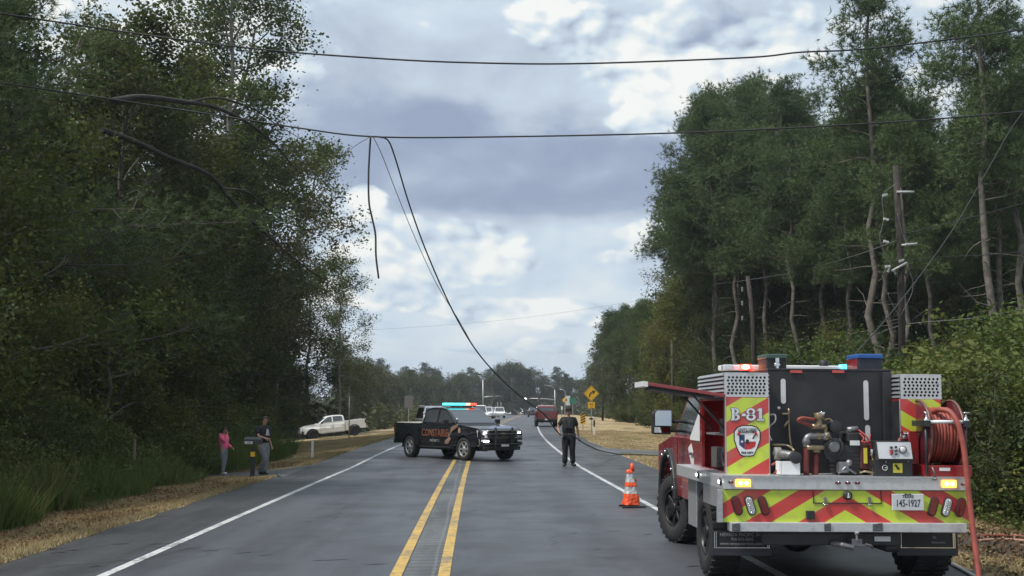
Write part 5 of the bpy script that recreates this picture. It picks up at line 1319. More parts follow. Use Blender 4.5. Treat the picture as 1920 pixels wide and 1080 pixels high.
# light bar across the top
p, q = T(1356, 694, 1.5), T(1632, 687, 1.5)
lb = MB().box(p.x, q.x, 1.5, 1.78, p.z, q.z + .005).build('light_bar', WHT, eng, .012)
for px0, px1, mm in ((1356, 1375, LENS), (1387, 1409, mat('lit_red_beacon', (1, .1, .05), .3, emit=(1, .012, .01), es=14)), (1578, 1604, mat('lit_blue_beacon', (.1, .5, 1), .3, emit=(.03, .5, 1.0), es=5))):
    a2, b2 = T(px0, 693, 1.48), T(px1, 683.5, 1.48); MB().box(a2.x, b2.x, 1.47, 1.6, a2.z, b2.z).build('beacon', mm, lb, .012)
a2 = T(1398, 688, 1.46); m = MB(); m.sphere((a2.x, 1.465, a2.z), .035, 8, (1.3, .4, .7)); m.build('beacon_core', mat('beacon_core_lit', (1, .9, .5), .3, emit=(1, .5, .15), es=8), lb)
m = MB(); c = T(1545, 686, 1.4); m.lathe([(.05, 0), (.05, .05), (.04, .06), (0, .06)], c, 'z', 14); m.build('antenna_puck', BLKP, lb)
for px in (1493, 1572): bxl(px - 11, 694.5, px + 11, 699, .64, .656).build('tank_reflector', mat('red_reflector', (.5, .05, .04), .3, coat=.8), tk)
# ---- right compartment
pR, qR = perf_box(1690, 702, 1764, 748)
a3, b3 = T(1690, 893, yA), T(1764, 748.5, yA)
rc = MB().box(a3.x, b3.x, yA, yB, zd1, b3.z).build('equipment_locker', RED, eng, .004)
MB().box(a3.x + .004, b3.x - .004, yA - .004, yA - .0005, zd1, b3.z - .003).build('chevron_panel', chevron('chevron_film_right', (T(1691, 770, yA).z, abs(T(1691, 800, yA).x))), eng)
MB().box(a3.x - .006, a3.x - .001, yA + .01, yB, zd1, b3.z - .02).build('locker_side', BLKM, rc)
m = MB(); m.box(a3.x - .003, a3.x + .006, yA - .006, yA, zd1 + .3, b3.z); m.build('corner_trim', ALU, eng)
m = MB(); m.box(b3.x + .001, b3.x + .09, yA + .3, yB, zd1, b3.z); m.build('locker_door', RED, eng)
# ---- hose reel
ry = .36; cR = T(1745, 816, ry); rad = .345
xa, xb = T(1722, 816, ry).x, T(1783, 816, ry).x
reel = empty('hose_reel'); reel.parent = eng
MAR = mat('maroon_reel_paint', (.085, .012, .018), .3, coat=.6)
for x, s in ((xa, -1), (xb, 1)):
    m = MB(); m.lathe([(.0, -.006), (rad, -.006), (rad + .004, 0), (rad, .006), (0, .006)], (x, ry, cR.z), 'x', 40); d = m.build('reel_disc', MAR, reel)
    m = MB(); m.lathe([(rad - .01, -.010), (rad + .008, -.010), (rad + .008, .010), (rad - .01, .010)], (x, ry, cR.z), 'x', 40, closed=True); m.build('disc_rim', mat('pinkish_rim', (.16, .07, .06), .4), d)
m = MB(); m.lathe([(.14, xa - cR.x + .01), (.14, xb - cR.x - .01)], (cR.x, ry, cR.z), 'x', 24); m.build('reel_drum', MAR, reel)
hr = .0165; nw = int((xb - xa - .02) / (hr * 2.05))
for k in range(nw):
    m = MB(); x = xa + .02 + hr + k * (xb - xa - .04 - 2 * hr) / (nw - 1); rr = .262 - .006 * (k % 2)
    m.tube([(x + .004 * math.sin(3 * t), ry + rr * math.cos(t), cR.z + rr * math.sin(t)) for t in np.linspace(0, 2 * math.pi, 30)], hr, 7, False); m.build('hose_coil', REDH, reel)
m = MB(); m.lathe([(.05, -.10), (.05, -.02), (.03, 0), (.03, .08)], (xa - .06, ry, cR.z - .01), 'x', 12); m.tube([(xa - .17, ry, cR.z - .03), (xa - .1, ry - .02, cR.z - .01), (xa, ry, cR.z)], .022, 8); m.build('swivel_joint', CHR, reel)
m = MB(); m.tube([(xa - .20, ry + .05, zd1 + .02), (xa - .20, ry + .02, cR.z - .09), (xa - .17, ry, cR.z - .03)], .026, 8); m.build('feed_pipe', IRON, reel)
z0 = T(1750, 872, .1).z
m = MB(); m.box(xa - .05, xb + .06, .03, .7, zd1 + .002, z0); m.build('reel_base', RED, reel, .006)
m = MB(); m.box(xa - .12, xa - .02, ry - .06, ry + .06, z0 - .002, cR.z + .04); m.box(xb + .03, xb + .07, ry - .05, ry + .05, z0 - .002, cR.z + .04); m.build('reel_bracket', RED, reel, .006)
MB().box(T(1762, 880, .02).x, T(1782, 880, .02).x, .024, .029, T(1762, 883, .02).z, T(1762, 877, .02).z).build('white_sticker', WHT, reel)
# roller guide
gz_, gy = T(1770, 791, .0).z, -.0
gx0, gx1 = T(1737, 790, 0).x, T(1811, 790, 0).x
m = MB(); m.tube([(gx0 + .03, gy, gz_), (gx1 - .03, gy, gz_)], .017, 10); m.build('guide_roller', WHT, reel)
m = MB(); m.box(gx0 - .03, gx0 + .03, gy - .03, gy + .3, gz_ - .045, gz_ + .01); m.build('guide_frame', BLKM, reel); m = MB(); m.box(gx1 - .03, gx1 + .03, gy - .03, gy + .3, gz_ - .045, gz_ + .01)
m.build('guide_frame', BLKM, reel); m = MB(); m.tube([(gx1, gy + .02, gz_), (gx1 + .01, gy + .04, zd1 + .02)], .014, 6); m.build('guide_strut', BLKM, reel); MB().tube([(gx0, gy + .02, gz_), (gx0, gy + .03, zd1 + .02)], .014, 6).build('guide_strut', BLKM, reel); MB().tube([(gx1 - .05, gy + .2, gz_), (gx1 - .02, gy + .25, zd1 + .02)], .014, 6).build('guide_strut', BLKM, reel)
for x in (gx0, gx1):
    m = MB(); m.lathe([(.0, .0), (.034, .004), (.034, .012), (.014, .03), (.008, .06), (.008, .072), (.032, .08), (.032, .088), (0, .09)], (x, gy, gz_ + .005), 'z', 16); m.build('guide_knob', CHR, reel)
# free length of hose: off the reel, over the guide and down to the road
hp = [T(1748, 773, .22), T(1762, 768, .12), T(1782, 773, .02), T(1796, 795, -.05), T(1806, 835, -.09), T(1812, 880, -.12), T(1817, 930, -.15), T(1824, 990, -.2), T(1833, 1060, -.28), T(1838, 1110, -.36), T(1846, 1160, -.5)]
e = Vector(hp[-1]); hp += [Vector((e.x + .15, e.y - .12, .05)), Vector((e.x + .6, e.y - .2, .03)), Vector((e.x + 1.6, e.y + .1, -.01))]
m = MB(); m.tube(smooth_path(hp, 7), .027, 10); m.build('hose', REDH, reel)
# ---- control panel
p, q = T(1646, 860, .1), T(1712, 828, .1)
cp = MB().hexa([(p.x, .10, p.z - .02), (q.x, .10, p.z - .02), (q.x, .16, q.z + .002), (p.x, .16, q.z + .002)], [(p.x, .45, p.z - .02), (q.x, .45, p.z - .02), (q.x, .45, q.z), (p.x, .45, q.z)]).build('control_box', BLKM, eng, .006)
m = MB(); m.hexa([(p.x + .01, .094, p.z), (q.x - .01, .094, p.z), (q.x - .01, .142, q.z - .008), (p.x + .01, .142, q.z - .008)], [(p.x + .01, .104, p.z), (q.x - .01, .104, p.z), (q.x - .01, .152, q.z - .008), (p.x + .01, .152, q.z - .008)])
m.build('control_panel', mat('silver_panel', (.52, .53, .55), .3, .3), cp)
def dot(px, py, y, r, mt, nm, par, d=.02):
    c = T(px, py, y); m = MB(); m.lathe([(r, .015), (r, -d * .6), (r * .8, -d), (0, -d)], c, 'y', 16); return m.build(nm, mt, par)
g = dot(1693, 843, .11, .036, STEEL, 'pressure_gauge', cp, .02); dot(1693, 843, .098, .027, WHT, 'gauge_face', g, .012)
for py in (838, 845, 851): dot(1680, py, .11, .010, BLKP, 'toggle_switch', cp, .02)
MB().box(T(1669, 851, .1).x, T(1674, 851, .1).x, .085, .12, T(1669, 852, .1).z, T(1669, 843, .1).z).build('rocker_switch', RED, cp)
dot(1671, 839, .12, .012, BLKP, 'toggle_switch', cp)
p, q = T(1641, 892, .12), T(1712, 863, .12)
cb = MB().box(p.x, q.x, .14, .5, zd1 + .001, q.z).build('control_plinth', BLKM, eng, .006)
k_ = dot(1659, 877, .14, .030, BLKP, 'selector_knob', cb, .02); m = MB(); c = T(1659, 877, .12); m.lathe([(.027, .0), (.027, -.004), (.022, -.004), (.022, 0)], (c.x, .118, c.z), 'y', 20, closed=True); m.box(c.x - .002, c.x + .02, .112, .119, c.z - .003, c.z + .003); m.build('knob_ring', WHT, k_)
lab = MB().box(T(1674, 880, .14).x, T(1692, 880, .14).x, .133, .139, T(1674, 886.5, .14).z, T(1674, 868.5, .14).z).build('warning_label', mat('yellow_label', (.62, .55, .06), .5), cb, .003)
m = MB(); c = T(1683, 877, .13); m.prism([(c.x - .02, c.z + .03), (c.x - .004, c.z + .022), (c.x + .006, c.z + .006), (c.x + .022, c.z - .006), (c.x + .012, c.z - .024), (c.x - .004, c.z - .014), (c.x - .014, c.z + .004)], .128, .132); m.sphere((c.x - .016, .13, c.z + .022), .011, 8, (1, .3, 1)); m.build('label_symbol', BLKP, lab)
for px, py in ((1703, 865), (1661, 866)): dot(px, py, .13, .006, CHR, 'screw', cb, .008)
# ---- pump, engine and pipework
pm = empty('pump_engine'); pm.parent = eng
def pipe(pts, r, mt, nm='pipe', n=10):
    m = MB(); m.tube(smooth_path([T(*p) for p in pts], 5), r, n); return m.build(nm, mt, pm)
def flange(px, py, y, r, mt, ax='z', h=.02, nm='flange'):
    m = MB(); m.lathe([(0, -h), (r, -h), (r, h), (0, h)], T(px, py, y), ax, 14); return m.build(nm, mt, pm, .003)
pipe([(1512, 892, .3), (1512, 850, .3), (1512, 826, .3)], .028, IRON); pipe([(1512, 838, .3), (1512, 824, .3), (1520, 818, .3), (1548, 818, .3)], .034, STEEL, 'elbow_pipe')
pipe([(1528, 892, .34), (1530, 850, .34)], .034, IRON); flange(1530, 842, .34, .055, BRASS, 'z', .03, 'coupling'); pipe([(1512, 839, .28), (1545, 839, .28)], .024, BRASS, 'brass_pipe')
flange(1512, 828, .3, .042, STEEL); flange(1550, 818, .3, .045, BRASS, 'x'); flange(1535, 818, .3, .040, BRASS, 'x')
pipe([(1522, 800, .3), (1548, 800, .3)], .028, BRASS, 'brass_pipe'); flange(1536, 780, .3, .052, BRASS, 'z', .03, 'valve_cap'); flange(1541, 776, .28, .034, CHR, 'z', .018, 'valve_cap'); pipe([(1536, 800, .3), (1536, 782, .3)], .03, BRASS, 'valve_body')
pipe([(1522, 800, .28), (1508, 793, .22), (1497, 788, .18), (1505, 784, .18), (1526, 787, .25)], .017, REDH, 'loop_hose')
pipe([(1548, 800, .3), (1548, 812, .3), (1548, 818, .3)], .02, BRASS, 'brass_pipe')
pipe([(1545, 787, .3), (1556, 786, .3), (1562, 792, .3)], .009, BRASS, 'thin_line')
flange(1564, 800, .34, .062, BLKM, 'y', .05, 'pulley'); flange(1564, 838, .32, .085, BLKM, 'y', .06, 'pump_housing'); flange(1564, 838, .25, .05, STEEL, 'y', .02, 'pump_face'); flange(1562, 842, .33, .11, BLKM, 'y', .04, 'pump_housing')
m = MB(); a4, b4 = T(1574, 890, .3), T(1612, 835, .3); m.box(a4.x, b4.x, .3, .6, a4.z, b4.z)
for k in range(6): zz = a4.z + .03 + k * .038; m.box(a4.x - .008, b4.x + .008, .29, .61, zz, zz + .012)
m.build('engine_block', BLKM, pm, .004)
m = MB(); m.box(T(1572, 880, .25).x, T(1590, 880, .25).x, .22, .32, T(1572, 886, .25).z, T(1572, 866, .25).z); m.sphere(T(1592, 868, .24), .035, 10); m.tube([T(1572, 888, .24), T(1585, 876, .22), T(1605, 888, .24)], .014, 6); m.build('carburettor', STEEL, pm, .004)
m = MB(); a4, b4 = T(1587, 830, .3), T(1612, 810, .3); m.box(a4.x, b4.x, .27, .55, a4.z, b4.z); m.build('air_cleaner', BLKP, pm, .02)
m = MB(); m.tube([T(1588, 806, .3), T(1608, 804, .3)], .028, 10); m.build('muffler', STEEL, pm); bxl(1594, 826, 1612, 835, .265, .27).build('engine_plate', WHT, pm)
m = MB(); a4, b4 = T(1612, 880, .3), T(1632, 832, .3); m.box(a4.x, b4.x, .28, .5, a4.z, b4.z); m.build('fuel_can', mat('dark_red_can', (.07, .015, .015), .5), pm, .015)
bxl(1620, 840, 1626, 869, .272, .278).build('yellow_label', mat('yellow_label', (0, 0, 0)), pm)
pipe([(1612, 812, .26), (1620, 822, .22), (1616, 828, .2), (1628, 828, .2), (1632, 815, .26)], .008, mat('red_wire', (.4, .05, .04), .5), 'wire', 6)
pipe([(1610, 806, .26), (1624, 818, .2), (1632, 834, .24), (1634, 850, .26)], .007, mat('red_wire', (.4, .05, .04)), 'wire', 6)
pipe([(1574, 822, .28), (1580, 835, .24), (1575, 850, .24)], .007, BLKP, 'wire', 6); pipe([(1560, 826, .28), (1554, 812, .2), (1545, 824, .2)], .008, STEEL, 'thin_line', 6)
pipe([(1636, 892, .2), (1638, 870, .2), (1634, 846, .25)], .012, BRASS, 'brass_pipe'); pipe([(1612, 886, .2), (1624, 884, .16), (1640, 888, .16)], .010, BRASS, 'brass_pipe'); flange(1635, 848, .2, .018, CHR, 'z', .03, 'nozzle')
# discharge with white catch plate at the left
pipe([(1455, 851, .42), (1470, 852, .3), (1490, 856, .2), (1497, 860, .18)], .045, STEEL, 'discharge_pipe'); flange(1458, 850, .38, .062, mat('pale_coupling', (.3, .3, .28), .4, .3), 'x', .03, 'coupling'); flange(1490, 858, .18, .058, BLKM, 'y', .05, 'discharge_cap')
bxl(1467, 865, 1500, 890, .15, .16).build('splash_plate', WHT, pm, .002); bxl(1461, 865, 1466, 890, .17, .3).build('splash_plate', WHT, pm, .002)
pipe([(1479, 766, .6), (1479, 795, .6), (1482, 830, .55), (1488, 846, .4)], .011, BRASS, 'brass_pipe'); pipe([(1465, 776, .6), (1480, 776, .6)], .012, BRASS, 'valve_handle'); pipe([(1470, 800, .58), (1478, 790, .58)], .015, BRASS, 'valve_handle')
pipe([(1447, 834, .5), (1475, 835, .5), (1490, 845, .4)], .012, BRASS, 'thin_line'); pipe([(1447, 872, .3), (1456, 868, .3), (1460, 878, .25), (1452, 888, .3)], .011, REDH, 'loop_hose')
pipe([(1442.5, 778, .5), (1453, 778, .45), (1453, 790, .45), (1443, 800, .5), (1442, 815, .5), (1447, 826, .5)], .008, WHT, 'grab_wire', 6)
# drain nozzle on the deck edge, towards the right
m = MB(); m.tube([T(1748, 876, -.02), T(1752, 886, -.03), T(1754, 895, -.03)], .007, 6); m.sphere(T(1754, 898, -.03), .016, 8); m.build('reel_lock', STEEL, reel)
# ---- cab seen along the left flank
cx0 = -.96; y0c, y1c = 2.62, 6.2
zf = .66
def CabMB():
    m = MB(); pts = [(y0c, zf), (4.9 - .56, zf)] + arc(4.9, .60, .56, 175, 5, 12) + [(5.75, .62), (5.9, .9), (5.85, 1.28), (4.75, 1.42), (4.55, 1.42), (y0c, 1.42)]
    m.prism(pts, -.86, .86, 'x'); return m
# prism(ax='x') takes (y, z)
CabMB().build('cab_body', RED, eng, .03, 2)
m = MB(); pr = [(y0c, 1.40), (4.75, 1.40), (4.1, 1.98), (3.9, 2.03), (y0c, 2.03)]; n = len(pr)
for s in (-1, 1):
    for y, z in pr: m.v.append((s * (.84 - .12 * (z - 1.4) / .63), y, z))
m.f = [tuple(range(n)), tuple(range(2 * n - 1, n - 1, -1))] + [(i, (i + 1) % n, (i + 1) % n + n, i + n) for i in range(n)]; m.sm = [False] * len(m.f)
m.build('cab_roof', RED, eng, .03, 2)
for s in (-1, 1):
    f = lambda y, z, d=0: (s * (.84 - .12 * (z - 1.4) / .63 + .004 - d), y, z)
    P = [(3.05, 1.46), (4.55, 1.46), (4.02, 1.93), (3.05, 1.95)]
    MB().hexa([f(*p) for p in P], [f(*p, .02) for p in P]).build('window', GLS, eng)
    MB().box(s * .852, s * .866, 2.98, 2.992, .66, 1.4).build('door_seam', BLKM, eng); MB().box(s * .852, s * .866, 4.28, 4.292, .95, 1.4).build('door_seam', BLKM, eng)
    MB().box(s * .86, s * .89, 3.1, 3.28, 1.22, 1.26).build('door_handle', CHR, eng, .008)
    m = MB(); P = arc(4.9, .60, .66, 180, 0, 14); Q = arc(4.9, .60, .56, 180, 0, 14); m.prism(P + Q[::-1], s * .80, s * .92, 'x'); m.build('wheel_arch_flare', BLKP, eng, .02)
    # mirror on a long two-bar arm
    if s < 0:
        yy_ = 3.75; a5, b5 = T(1223, 814, yy_), T(1258, 768, yy_)
        mr = empty('wing_mirror'); mr.parent = eng
        mm = MB(); mm.prism([(a5.x + .015, a5.z), (b5.x, a5.z), (b5.x, b5.z), (a5.x + .05, b5.z), (a5.x, b5.z - .06), (a5.x, a5.z + .02)], yy_, yy_ + .1); mm.build('mirror_housing', BLKP, mr, .012)
        mm = MB(); p6, q6 = T(1227, 798, yy_ - .01), T(1256, 770, yy_ - .01); mm.prism([(p6.x, p6.z), (q6.x, p6.z), (q6.x, q6.z), (p6.x + .035, q6.z), (p6.x, q6.z - .05)], yy_ - .006, yy_ - .001); mm.v = [(x, y - .03 - (q6.x - x) * -.22 - (q6.x - p6.x) * .22 * 0 - .0, z) for x, y, z in mm.v]; mm.v = [(x, y - (x - p6.x) * .44, z) for x, y, z in mm.v]; mm.build('mirror_glass', mat('mirror_silver', (.45, .47, .5), .04, 1.0, var=.02), mr)
        mm = MB(); p6, q6 = T(1227, 811, yy_ - .01), T(1256, 801, yy_ - .01); mm.box(p6.x, q6.x, yy_ - .006, yy_ - .001, p6.z, q6.z); mm.build('mirror_glass', mat('mirror_silver', (0, 0, 0)), mr)
        mm = MB(); mm.tube([T(1258, 791, yy_ + .05), T(1275, 790, yy_ + .1), T(1292, 793, yy_ + .1)], .018, 6); mm.tube([T(1258, 808, yy_ + .05), T(1275, 808, yy_ + .1), T(1292, 810, yy_ + .1)], .018, 6); mm.build('mirror_arm', BLKP, mr)
    # chrome studs along the flare and white swoosh on the door
    for k in range(5):
        an = R(165 - k * 25); MB().sphere((s * .92, 4.9 + .61 * math.cos(an), .60 + .61 * math.sin(an)), .022, 8).build('flare_stud', CHR, eng)
    MB().prism([(2.68, .7), (2.85, .7), (3.5, 1.3), (3.3, 1.36), (2.8, .9), (2.68, 1.2)], s * .8605, s * .864, 'x').build('white_swoosh', WHT, eng)
    # box between cab and deck
    MB().box(s * 1.05, s * .8, 2.0, 2.5, .46, zd0 - .01).build('underbody_locker', ALU, eng, .008)
MB().box(-1.0, 1.0, 1.75, 2.60, zd0, zd1 + .001).build('deck_front', ALU, eng)
# headboard rack behind cab on the left, white and red
m = MB(); m.box(-.98, -.90, 2.0, 2.5, zd1 + .002, 1.42); m.build('flank_locker', RED, eng, .006)
m = MB(); m.prism([(2.0, 1.42), (2.62, 1.42), (2.62, 1.45), (2.0, 1.78)], -1.0, -.97, 'x'); m.build('flank_gusset', WHT, eng)

# ------------------------------------------------------------------ people
SKIN = mat('skin', (.36, .20, .14), .55, var=.08, scale=10)
HAIR = mat('dark_hair', (.022, .016, .013), .6, var=.3, scale=30)
def skinmesh(name, nodes, edges, root, m, parent, sub=1):
    """nodes: list of (co, rx, ry); one skinned, subdivided surface frozen to a mesh"""
    me = bpy.data.meshes.new(name); me.from_pydata([tuple(n[0]) for n in nodes], edges, []); o = bpy.data.objects.new(name, me); COL.objects.link(o)
    md = o.modifiers.new('skin', 'SKIN'); md.use_smooth_shade = True
    sv_ = me.skin_vertices[0].data
    for i, n in enumerate(nodes): sv_[i].radius = (n[1], n[2] if len(n) > 2 else n[1]); sv_[i].use_root = (i == root)
    sb = o.modifiers.new('sub', 'SUBSURF'); sb.levels = sub; sb.render_levels = sub
    r = bpy.data.meshes.new_from_object(o.evaluated_get(bpy.context.evaluated_depsgraph_get()))
    bpy.data.objects.remove(o); r.name = name; r.materials.clear(); r.materials.append(m)
    r.polygons.foreach_set('use_smooth', [True] * len(r.polygons))
    return link(name, r, parent)
def chain(nodes, edges, pts, start=None):
    prev = start
    for p in pts:
        nodes.append(p); i = len(nodes) - 1
        if prev is not None: edges.append((prev, i))
        prev = i
    return prev
def person(label, loc, rz, J, h=1.8, girth=1.0, shirt=None, pants=None, shoes=None, hair='short', hat=None, sleeve=.55, skin=SKIN, legs_len=1.0, hood=False, group=None):
    """J: joints in metres for a 1.8 m figure facing -y: x to the viewer's right"""
    root = empty('person', loc, (0, 0, rz), label, 'person', group); root.scale = (h / 1.8,) * 3
    V3 = lambda k: Vector(J[k])
    N = []; E = []; g = girth
    pel, sp, ch, nk, hd = V3('pelvis'), V3('spine'), V3('chest'), V3('neck'), V3('head')
    N += [(pel, .135 * g, .10 * g), (sp, .12 * g, .10 * g), (ch, .145 * g, .105 * g), (nk, .055, .055)]; E += [(0, 1), (1, 2), (2, 3)]
    up = (hd - nk).normalized()
    i = chain(N, E, [(nk + up * .06, .052, .055), (hd - up * .06, .062, .078), (hd + up * .01, .076, .092), (hd + up * .08, .066, .08), (hd + up * .115, .03, .04)], 3)
    for s in ('L', 'R'):
        sh, el, wr = V3('sh' + s), V3('el' + s), V3('wr' + s)
        hdv = (wr - el).normalized()
        a = chain(N, E, [(sh, .058, .058), (sh.lerp(el, .5), .05 * (g * .5 + .5), .05), (el, .040, .040), (el.lerp(wr, .35), .042, .038), (wr, .027, .024), (wr + hdv * .05, .036, .02), (wr + hdv * .085, .034, .018)], 2)
        hp, kn, an = V3('hp' + s), V3('kn' + s), V3('an' + s)
        toe = an + Vector(J.get('toe' + s, (0, -.15, -.05)))
        chain(N, E, [(hp, .088 * g, .09 * g), (hp.lerp(kn, .5), .076 * g, .08 * g), (kn, .055, .058), (kn.lerp(an, .35), .055, .058), (an, .036, .04), (toe, .038, .028)], 0)
    body = skinmesh('body', N, E, 0, skin, root)
    # fingers: four unequal bent chains and a thumb on each hand
    fm = MB()
    for s, sg in (('L', -1), ('R', 1)):
        el, wr = V3('el' + s), V3('wr' + s); d = (wr - el).normalized(); side = d.cross(Vector((0, -1, 0))); side = side.normalized() if side.length > .1 else Vector((1, 0, 0)); n_ = side.cross(d)
        curl = -n_ if J.get('curl' + s, 1) > 0 else n_
        for k, (o_, l) in enumerate(((-.026, .062), (-.009, .075), (.009, .07), (.026, .055))):
            b0 = wr + d * .085 + side * o_
            fm.tube([b0, b0 + d * l * .45 + curl * .004, b0 + d * l * .75 + curl * l * .3, b0 + d * l * .72 + curl * l * .6], [.009, .0085, .0075, .006], 6)
        b0 = wr + d * .04 - side * .03 * sg
        fm.tube([b0, b0 + d * .03 - side * .022 * sg, b0 + d * .06 - side * .024 * sg + curl * .012], [.012, .010, .008], 6)
    # face: nose, eyes, ears, mouth (the face looks along J['face'])
    f = Vector(J.get('face', (0, -1, 0))).normalized(); sd = f.cross(Vector((0, 0, 1))).normalized()
    nose = MB(); c = hd + f * .088 - up * .005; nose.tube([c + up * .03, c + f * .018 - up * .012, c - up * .018], [.008, .014, .008], 6)
    for s in (-1, 1): nose.sphere(hd + sd * s * .078 - up * .005 - f * .01, .022, 8, (.5, .8, 1.2))
    hb = len(fm.v); fm._add(nose.v, nose.f, True); fm.build('hand_and_face_detail', skin, root)
    ey = MB()
    for s in (-1, 1): ey.sphere(hd + f * .084 + sd * s * .03 + up * .018, .0085, 6)
    ey.build('eyes', HAIR, root); mo = MB(); mo.box(-.022, .022, -.003, .003, -.003, .003, M=Matrix.Translation(hd + f * .088 - up * .048)); mo.build('mouth', mat('lips', (.22, .08, .07), .5), root)
    # hair
    hm = MB(); hm.sphere(hd + up * .045 - f * .018, .098, 14, (1, 1.05, .95))
    hm.v = [v for v in hm.v]; cen = hd - f * .018
    hm.v = [tuple(Vector(v) if not ((Vector(v) - hd).dot(f) > .03 and (Vector(v) - hd).dot(up) < .055) else hd + up * .05 + (Vector(v) - hd) * .3) for v in hm.v]
    if hair == 'long':
        hm.tube([hd + up * .06 - f * .06, hd - f * .10, hd - f * .10 - up * .12, hd - f * .07 - up * .22], [.07, .075, .06, .03], 10)
    hm.build('hair', HAIR, root)
    if hat:
        t = MB(); c = hd + up * .06
        t.lathe([(.0, .10), (.07, .09), (.098, .04), (.102, 0), (.0, 0)], (c.x, c.y, c.z), 'z', 16)
        b = Vector((f.x, f.y, 0)).normalized() * .12; t.sphere(c + b + up * .005, .075, 10, (1, 1, .12)); t.build('cap', hat, root)
    # clothes
    N = []; E = []; k = .05
    N += [(pel + Vector((0, 0, -.05 if not hood else -.12)), .145 * g + k, .112 * g + k), (sp, .128 * g + k, .108 * g + k), (ch, .150 * g + k, .112 * g + k), (nk - up * .005, .085, .085)]; E += [(0, 1), (1, 2), (2, 3)]
    for s in ('L', 'R'):
        sh, el, wr = V3('sh' + s), V3('el' + s), V3('wr' + s)
        if sleeve <= 1: chain(N, E, [(sh, .10, .095), (sh.lerp(el, sleeve * .55), .082 * (g * .4 + .6), .08), (sh.lerp(el, sleeve), .078, .075)], 2)
        else: chain(N, E, [(sh, .098, .09), (sh.lerp(el, .5), .078, .075), (el, .070, .068), (el.lerp(wr, .5), .064, .062), (wr + (wr - el) * .04, .05, .05)], 2)
    skinmesh('shirt', N, E, 0, shirt, root)
    N = [(pel, .150 * g + .035, .115 * g + .035), (pel.lerp(sp, .45), .135 * g + .03, .105 * g + .03)]; E = [(0, 1)]
    for s in ('L', 'R'):
        hp, kn, an = V3('hp' + s), V3('kn' + s), V3('an' + s)
        chain(N, E, [(hp, .118 * g, .12 * g), (hp.lerp(kn, .5), .102 * g, .104 * g), (kn, .084 * g ** .5, .086), (kn.lerp(an, .4), .080 * legs_len, .082 * legs_len), (an + Vector((0, 0, -.01)), .074 * legs_len, .076 * legs_len)], 0)
    skinmesh('trousers', N, E, 0, pants, root)
    for s in ('L', 'R'):
        an = V3('an' + s); t_ = Vector(J.get('toe' + s, (0, -.15, -.05))); fl = Vector((t_.x, t_.y, 0)).normalized(); zs = an.z - .075
        N = [((an + Vector((0, 0, -.005))), .066, .066), (Vector((an.x, an.y, zs + .052)) - fl * .04, .065, .055), (Vector((an.x, an.y, zs + .048)) + fl * .09, .068, .052), (Vector((an.x, an.y, zs + .040)) + fl * .20, .06, .042)]
        skinmesh('shoe', N, [(0, 1), (1, 2), (2, 3)], 0, shoes, root)
    return root
BLKC = mat('black_uniform_cloth', (.012, .013, .016), .85, var=.3, scale=14, bump=.3, bscale=30)
BOOT = mat('black_boot', (.012, .012, .012), .4)
base = dict(pelvis=(0, 0, .97), spine=(0, 0, 1.16), chest=(0, 0, 1.36), neck=(0, .01, 1.50), head=(0, -.01, 1.66),
            shL=(-.19, 0, 1.43), elL=(-.24, .02, 1.14), wrL=(-.25, -.03, .88), shR=(.19, 0, 1.43), elR=(.24, .02, 1.14), wrR=(.25, -.03, .88),
            hpL=(-.10, 0, .92), knL=(-.11, -.01, .50), anL=(-.12, .02, .085), hpR=(.10, 0, .92), knR=(.11, -.01, .50), anR=(.13, .02, .085))
J = dict(base); J.update(elL=(-.33, .02, 1.18), wrL=(-.30, -.18, 1.04), elR=(.28, .03, 1.15), wrR=(.31, -.05, .90), curlL=1, face=(-.12, -1, -.12), toeL=(-.03, -.15, -.05), toeR=(.05, -.15, -.05))
COP = gr(1066.5, 875, .0)
cop = person('officer in black uniform and cap on the road, holding up the fallen cable', (COP.x, COP.y, G(0, COP.y)), 0, J, 1.90, 1.28, BLKC, BLKC, BOOT, hat=BLKC, sleeve=.75, legs_len=1.15)
m = MB(); m.lathe([(.168, -.028), (.172, 0), (.168, .028)], (0, 0, .99), 'z', 20); m.v = [(x * 1.02, y * .82, z) for x, y, z in m.v]
for a, w_ in ((-.16, .05), (.17, .06), (-.1, .04)): m.box(a - w_ / 2, a + w_ / 2, -.16, -.08, .90, 1.03)
m.box(.15, .22, -.05, .06, .78, .99); m.build('duty_belt', BLKM, cop, .006)
m = MB(); m.prism([(-.13, 1.16), (.12, 1.16), (.13, 1.42), (.06, 1.45), (0, 1.36), (-.06, 1.45), (-.13, 1.42)], -.205, -.15); m.build('vest', mat('vest_cloth', (.020, .022, .024), .8, var=.4, scale=30), cop, .015)
m = MB(); m.prism([(-.065, 1.42), (-.04, 1.42), (0, 1.345), (.04, 1.42), (.065, 1.42), (.012, 1.31), (.012, 1.25), (-.012, 1.25), (-.012, 1.31)], -.214, -.207); m.build('yellow_vest_letter', mat('olive_yellow_print', (.07, .072, .035), .6), cop)
PINK = mat('pink_hoodie_cloth', (.85, .14, .26), .85, var=.12, scale=12, bump=.4, bscale=22)
GREY = mat('grey_leggings_cloth', (.17, .18, .19), .85, var=.15, scale=14, bump=.3, bscale=26)
